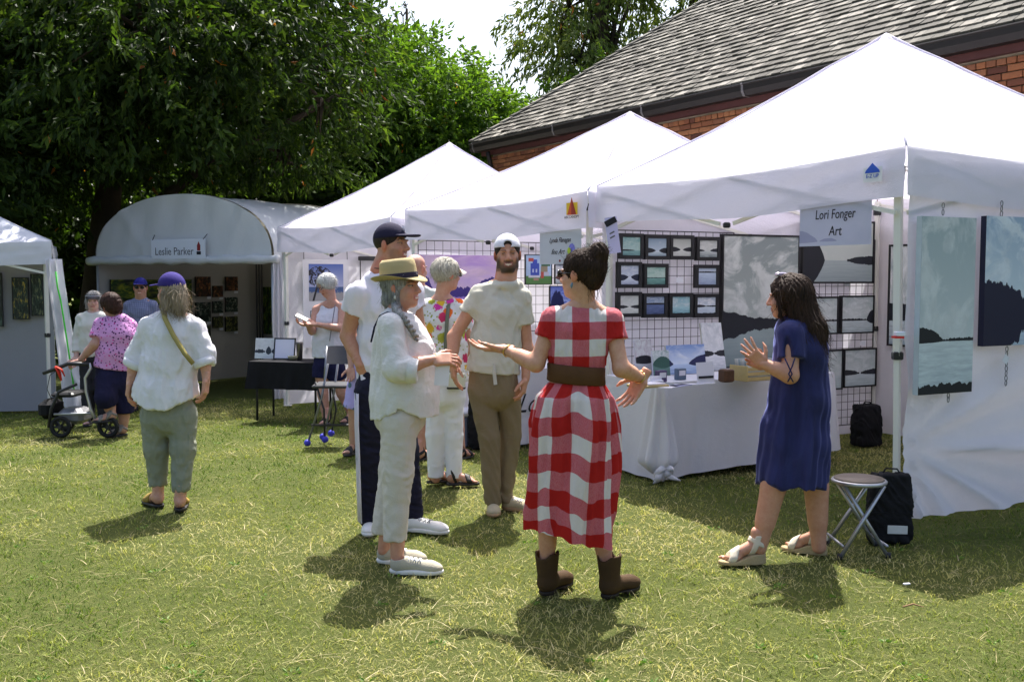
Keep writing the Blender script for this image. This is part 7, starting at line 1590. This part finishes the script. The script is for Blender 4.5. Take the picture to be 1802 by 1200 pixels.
for lb, px_, py_, c in (('small grey blue boxed cards on the display table', 1197, 668, (.10, .14, .20)), ('small purple box with a white label on the display table', 1163, 672, (.08, .06, .14))): small('card_box', lb, 'box', tab(px_, py_), lambda r_: (MB().box((0, 0, .045), (.085, .05, .09), None, .004).build('box', plain(lb[:16], c, .5), r_), MB().box((0, -.027, .055), (.06, .002, .04)).build('label_card', PAP, r_)))
small('business_card_holder', 'white card holder at the left of the display table', 'holder', tab(1155, 678), lambda r_: (MB().box((0, 0, .02), (.10, .05, .04), None, .004).build('holder', PAP, r_), MB().box((0, .005, .045), (.09, .02, .05)).build('cards', PAP, r_)))
ubx = thing('storage_box', 'dark storage box with ring handles under the display table', 'box', (1.53, 8.38, 0), None, .48); MB().box((0, 0, .09), (.62, .34, .18), None, .015).build('box', plain('dark navy bin', (.02, .02, .035), .5), ubx)
for sx in (-.12, .1): MB().tube([(sx + .05 * math.cos(t), -.175, .10 + .05 * math.sin(t)) for t in [k * math.pi / 8 for k in range(17)]], .008, 6).build('ring_handle', MTL, ubx, True)
cbx = thing('cardboard_box', 'brown cardboard box under the right end of the display table', 'box', (2.25, 8.62, 0), None, .48); MB().box((0, 0, .09), (.34, .3, .18), None, .004).build('carton', plain('brown cardboard', (.26, .15, .08), .8), cbx)
# folding stool
so_ = at(1530, 0, 5.75); st_ = thing('folding_stool', 'round folding stool with brown seat and silver crossed legs', 'stool', (so_.x, 5.75, 0)); SIL = plain('silver painted steel', (.42, .43, .46), .35, .5, .7); Z = .425
def disc(r0, z0, z1, b=.006, n=32): return [[Vector((r_ * math.cos(2 * math.pi * i / n), r_ * math.sin(2 * math.pi * i / n), z)) for i in range(n)] for r_, z in ((r0 - b, z0), (r0, z0 + b), (r0, z1 - b), (r0 - b, z1))]
MB().loft(disc(.155, Z - .022, Z)).build('seat_rim', SIL, st_, True); MB().loft(disc(.14, Z - .004, Z + .008, .004)).build('seat_pad', plain('brown vinyl seat', (.13, .10, .075), .45, .4, 0, .1, 60, .2), st_, True)
for (x0, x1, sy) in ((-.11, .13, -1), (.11, -.15, -1), (-.11, .15, 1), (.11, -.13, 1)): MB().tube([(x0, sy * .10 * (1 if x0 > 0 else .8), Z - .02), (x1, sy * .15 * (1 if x0 > 0 else .85), .006)], .0115, 8).build('leg', SIL, st_, True); MB().tube([(x1, sy * .15 * (1 if x0 > 0 else .85), .03), (x1 * 1.01, sy * .151 * (1 if x0 > 0 else .85), .001)], .015, 8).build('rubber_foot', BLKP, st_, True)
for x1 in (.12, -.13): MB().tube([(x1, -.14, .07), (x1, .14, .07)], .008, 8).build('cross_bar', SIL, st_, True)
# weight bags
def bag(label, x, y, w_, d_, h_, rz, patch, name='weight_bag'):
    r_ = thing(name, label, 'bag', (x, y, gz(y)), None, rz); F = Fld((-w_, -d_, -.02), (w_, d_, h_ + .1), .009); F.u(rbox((0, 0, h_ / 2), (w_ / 2, d_ / 2, h_ / 2), .035), .02).disp(waves(7, 22, .010)); F.keep(lambda X, Y, Z: -Z + 0 * X + 0 * Y)
    F.disp(lambda x, y, z: .05 * np.clip(z / h_ - .55, 0, 1)); V_, Q = F.extract(); link('bag_body', mesh_np(V_, Q, True), BLKC, r_); MB().tube([(-w_ * .2, 0, h_ - .03), (-w_ * .1, 0, h_ + .008), (w_ * .15, 0, h_ + .006), (w_ * .25, 0, h_ - .03)], .010, 6, True, .5).build('handle', BLKC, r_, True)
    if patch: MB().box((w_ * .12, -d_ / 2 - .004, h_ * .22), (.115, .006, .05), None, .002).build('label_patch', plain('white label patch', (.62, .62, .60), .6), r_); MB().box((0, -d_ / 2 - .001, h_ * .44), (w_ * .92, .006, .012)).build('pocket_seam', BLKC, r_)
bag('black weight bag with a white label leaning on the front pole', at(1590, 0, 5.92).x, 5.95, .25, .13, .44, -.1, True); bag('black bag behind the pole at the back of the nearest tent', 3.44, 9.75, .25, .2, .42, .4, False)
cl_ = thing('tent_clip', 'white and red clip on the front pole of the nearest tent', 'clip', (2.335, 6.085, 1.24)); MB().box((0, 0, 0), (.055, .055, .028), None, .004).build('clip_body', WBRD, cl_); MB().box((-.01, 0, -.02), (.056, .057, .012)).build('red_tab', plain('red tab', (.6, .03, .02)), cl_)
# table in the middle tent
tb2, P2_, M2, cl2 = table('display_table', 'white clothed table in the middle tent behind the bearded man', (-.02, 9.6), (.88, .47), 1.5, .6, .74, TCL, .72); cl2['label'] = 'white cloth with black script over the table in the middle tent'
PT2 = Plane((-.02, 9.6), (-.02 + .88, 9.6 + .47)); ut, zt_ = PT2.hit(921, 711, .035)
o_ = put_text(cl2, 'Lo', PT2, ut + .03, zt_, .045, .26, INK, .5, .8, 'script_lettering')
cool = thing('cooler_box', 'grey blue cooler behind the woman in white trousers', 'cooler', (-.62, 9.7, gz(9.7))); MB().box((0, 0, .16), (.42, .32, .30), None, .02).build('tub', plain('slate plastic', (.10, .13, .20), .5), cool); MB().box((0, 0, .335), (.45, .35, .05), None, .015).build('lid', plain('pale plastic', (.5, .52, .6), .5), cool)
bk = thing('backpack', 'black bag standing beside the cooler', 'bag', (-.25, 9.55, gz(9.6))); F = Fld((-.25, -.2, -.02), (.25, .2, .6), .012); F.u(rbox((0, 0, .25), (.16, .11, .25), .06), .02).disp(waves(8, 20, .01)); V_, Q = F.extract(); link('bag_body', mesh_np(V_, Q, True), BLKC, bk); MB().tube([(-.05, 0, .48), (0, 0, .55), (.05, 0, .48)], .012, 6).build('handle', BLKC, bk)
# black table beside the arched tent
bt_o = at(416, 0, 11.6); BT, PB, MBt, clb = table('side_table', 'black clothed table with framed pictures before the arched tent', (bt_o.x, 11.9), (.97, -.26), .88, .52, .70, BLKC, lambda a, b: .32, BLKP); clb['label'] = 'black cloth hanging over the table before the arched tent'
def btp(px, dy, dz=0): y = 11.95 + dy; return Vector((at(px, 0, y).x, y, gz(11.9) + .712 + dz))
PBT = Plane((-1, 0), (0, -.15))
def easel_print(label, px, dy, w_, h_, art, fr, frame): 
    l = btp(px, dy); pl = Plane((l.x, l.y), (l.x + 1, l.y - .15)); return picture_m(label, pl, 0, l.z, w_, h_, art, 0, .012, frame, None, 'picture', PAP, 'framed_print', -.2)
easel_print('white print of dark boats standing on the black table', 459, .28, .29, .25, m_art('boat print', sky=((.66, .68, .68), (.7, .7, .68)), cl=(.7, .7, .7), water=((.62, .66, .66), (.5, .56, .56)), hill=(.04, .05, .06), hz=.33, bumps=((.2, .25, .08), (.6, .12, .22), (.85, .12, .12)), seed=61, jag=.1), 0, 0)
fs_ = easel_print('dark-framed white notice standing on the black table', 491, .16, .27, .26, plain('white notice paper', (.70, .70, .82), .5, .2, 0, .02), 0, .014)
for k in range(4): MB().box((0, -.006, .19 - k * .03), (.16 - .02 * (k % 2), .001, .005)).build('printed_line', plain('grey print ink', (.1, .1, .12)), fs_)
tu = thing('tumbler', 'tall dark steel tumbler on the black table', 'cup', btp(519, .10)); MB().loft([[Vector((r_ * math.cos(2 * math.pi * i / 16), r_ * math.sin(2 * math.pi * i / 16), z)) for i in range(16)] for r_, z in ((.030, 0), (.034, .005), (.042, .19), (.043, .20), (.040, .215))]).build('cup', plain('brushed dark steel', (.15, .14, .13), .3, .5, .8), tu, True)
bw2 = thing('bowl', 'small glass bowl of sweets on the black table', 'bowl', btp(507, .06)); MB().loft([[Vector((r_ * math.cos(2 * math.pi * i / 14), r_ * math.sin(2 * math.pi * i / 14), z)) for i in range(14)] for r_, z in ((.03, 0), (.055, .02), (.065, .05), (.060, .05), (.02, .03))]).build('bowl', plain('tinted glass', (.25, .25, .15), .15, .5, 0, .5, 60), bw2, True)
# tall folding chair
yc = 9.7; cx0 = at(574, 0, yc); fc = thing('folding_chair', 'tall black folding chair with blue ball feet behind the man in the navy cap', 'chair', (cx0.x, yc, gz(yc))); g_ = gz(yc)
def fp(px, py, dy=0.): return at(px, py, yc + dy) - fc.location
GUN = plain('grey steel tube', (.22, .23, .25), .35, .5, .6); BLUB = plain('blue rubber ball', (.05, .05, .45), .5)
for dy in (0, .36):
    MB().tube([fp(541 + dy * 75, 782 - dy * 30, dy), fp(566 + dy * 60, 700 - dy * 20, dy), fp(577 + dy * 50, 640 - dy * 10, dy)], .011, 8).build('leg', GUN, fc, True); MB().tube([fp(555 + dy * 75, 672, dy), fp(570 + dy * 60, 720, dy), fp(572 + dy * 30, 776 - dy * 30, dy)], .010, 8).build('leg', BLKP, fc, True)
    for a in (fp(541 + dy * 75, 783 - dy * 30, dy), fp(572 + dy * 30, 777 - dy * 30, dy)):
        sb = MB(); sb.loft([[a + Vector((.034 * math.sin(p_) * math.cos(t), .034 * math.sin(p_) * math.sin(t), .034 - .034 * math.cos(p_) - .012)) for t in [k * math.pi / 6 for k in range(12)]] for p_ in (.1, .6, 1.1, 1.57, 2.1, 2.6, 3.05)]); sb.build('ball_foot', BLUB, fc, True)
MB().tube([fp(548, 748), fp(614, 748)], .012, 6).build('foot_rest', BLKP, fc); MB().tube([fp(548, 748, .3), fp(614, 748, .3)], .012, 6).build('foot_rest', BLKP, fc)
se = MB(); se.box(fp(587, 677, .16), (.36, .38, .03), None, .01); se.build('seat', plain('dark grey vinyl', (.035, .037, .042), .5), fc)
bk_ = MB(); bk_.slab(lambda u, v: fp(573 + 44 * u, 641 - 32 * v, .02 + .1 * v) + Vector((.0, .03 * math.sin(math.pi * u), -.012 * (abs(2 * u - 1) ** 6) * v)), 14, 6, (0, .012, 0)); bk_.build('backrest', plain('dark grey vinyl', (.035, .037, .042), .5), fc, True); MB().tube([fp(571, 668), fp(573, 640, .02), fp(575, 610, .1)], .011, 6).build('back_post', GUN, fc, True)
# rollator
yr = 10.35; rx = at(125, 0, yr); ro_ = thing('rollator', 'black four-wheeled rollator with silver frame and red ribbon', 'walker', (rx.x, yr, gz(yr)))
def rp(px, py, dy=0.): return at(px, py, yr + dy) - ro_.location
for dy in (-.02, .42):
    for (px_, py_, r_) in ((86, 756, .115), (172, 750, .115)):
        c = rp(px_ + dy * 18, 0, dy); c.z = r_; wh = thing('w', 'x', 'y') if False else None; rim = MB(); rim.tube([c + Vector((r_ * .8 * math.cos(t), 0, r_ * .8 * math.sin(t))) for t in [k * math.pi / 12 for k in range(25)]], .022, 8, False); w_o = rim.build('wheel', plain('black rubber tyre', (.012, .012, .012), .7), ro_, True)
        sp_ = MB()
        for k in range(6): sp_.tube([c, c + Vector((r_ * .75 * math.cos(k * 1.047), 0, r_ * .75 * math.sin(k * 1.047)))], .010, 5)
        sp_.tube([c - Vector((0, .03, 0)), c + Vector((0, .03, 0))], .022, 8); sp_.build('spokes', BLKP, w_o)
    MB().tube([rp(86, 752, dy), rp(90, 720, dy), rp(103, 690, dy), rp(135, 676, dy)], .016, 8).build('frame_tube', BLKP, ro_, True); MB().tube([rp(172, 748, dy), rp(160, 720, dy), rp(152, 690, dy), rp(150, 665, dy), rp(160, 648, dy), rp(158, 641, dy), rp(145, 640, dy)], .016, 8).build('frame_tube', plain('silver alloy', (.45, .45, .46), .35, .5, .7) if dy < 0 else BLKP, ro_, True)
    MB().tube([rp(95, 729, dy), rp(160, 727, dy)], .012, 6).build('frame_bar', MTL, ro_, True); MB().tube([rp(158, 641, dy), rp(120, 640, dy), rp(95, 650, dy), rp(76, 657, dy)], [.02, .022, .022, .018], 8).build('hand_grip', BLKP, ro_, True)
    MB().tube([rp(110, 645, dy), rp(88, 660, dy), rp(83, 685, dy), rp(92, 705, dy)], .004, 5).build('brake_cable', BLKP, ro_, True)
MB().box(rp(122, 692, .2), (.24, .36, .05), None, .02).build('seat', plain('black vinyl', (.015, .015, .016), .5), ro_); MB().box(rp(90, 718, .2), (.16, .34, .2), None, .05).build('basket_bag', BLKC, ro_); MB().box(rp(133, 730, .2), (.26, .3, .16), None, .04).build('shopping_bag', plain('silver plastic bag', (.22, .22, .23), .3, .5, .3, .3, 20, .8), ro_)
rb_ = MB(); rb_.tube([rp(98, 645, -.05), rp(104, 655, -.06), rp(108, 670, -.05)], [.02, .028, .012], 6, True, .4); rb_.tube([rp(98, 645, -.05), rp(108, 650, -.07), rp(114, 662, -.05)], [.016, .02, .01], 6, True, .4); rb_.build('red_ribbon', plain('red ribbon', (.55, .03, .01), .6), ro_, True)
# litter on the grass
lt = thing('paper_scrap', 'tiny white paper scrap on the grass near the stool', 'litter', (at(1621, 0, 5.06).x, 5.06, .025)); MB().box((0, 0, 0), (.035, .012, .006), Matrix.Rotation(.2, 3, 'Z')).build('scrap', PAP, lt)
tw = thing('twig', 'short dry twig lying on the grass at lower right', 'twig', (at(1635, 0, 4.7).x, 4.7, .025)); MB().tube([(-.05, 0, 0), (0, .01, .01), (.045, -.01, .002)], [.004, .005, .002], 5).build('stick', plain('dry twig', (.2, .12, .06), .9), tw)
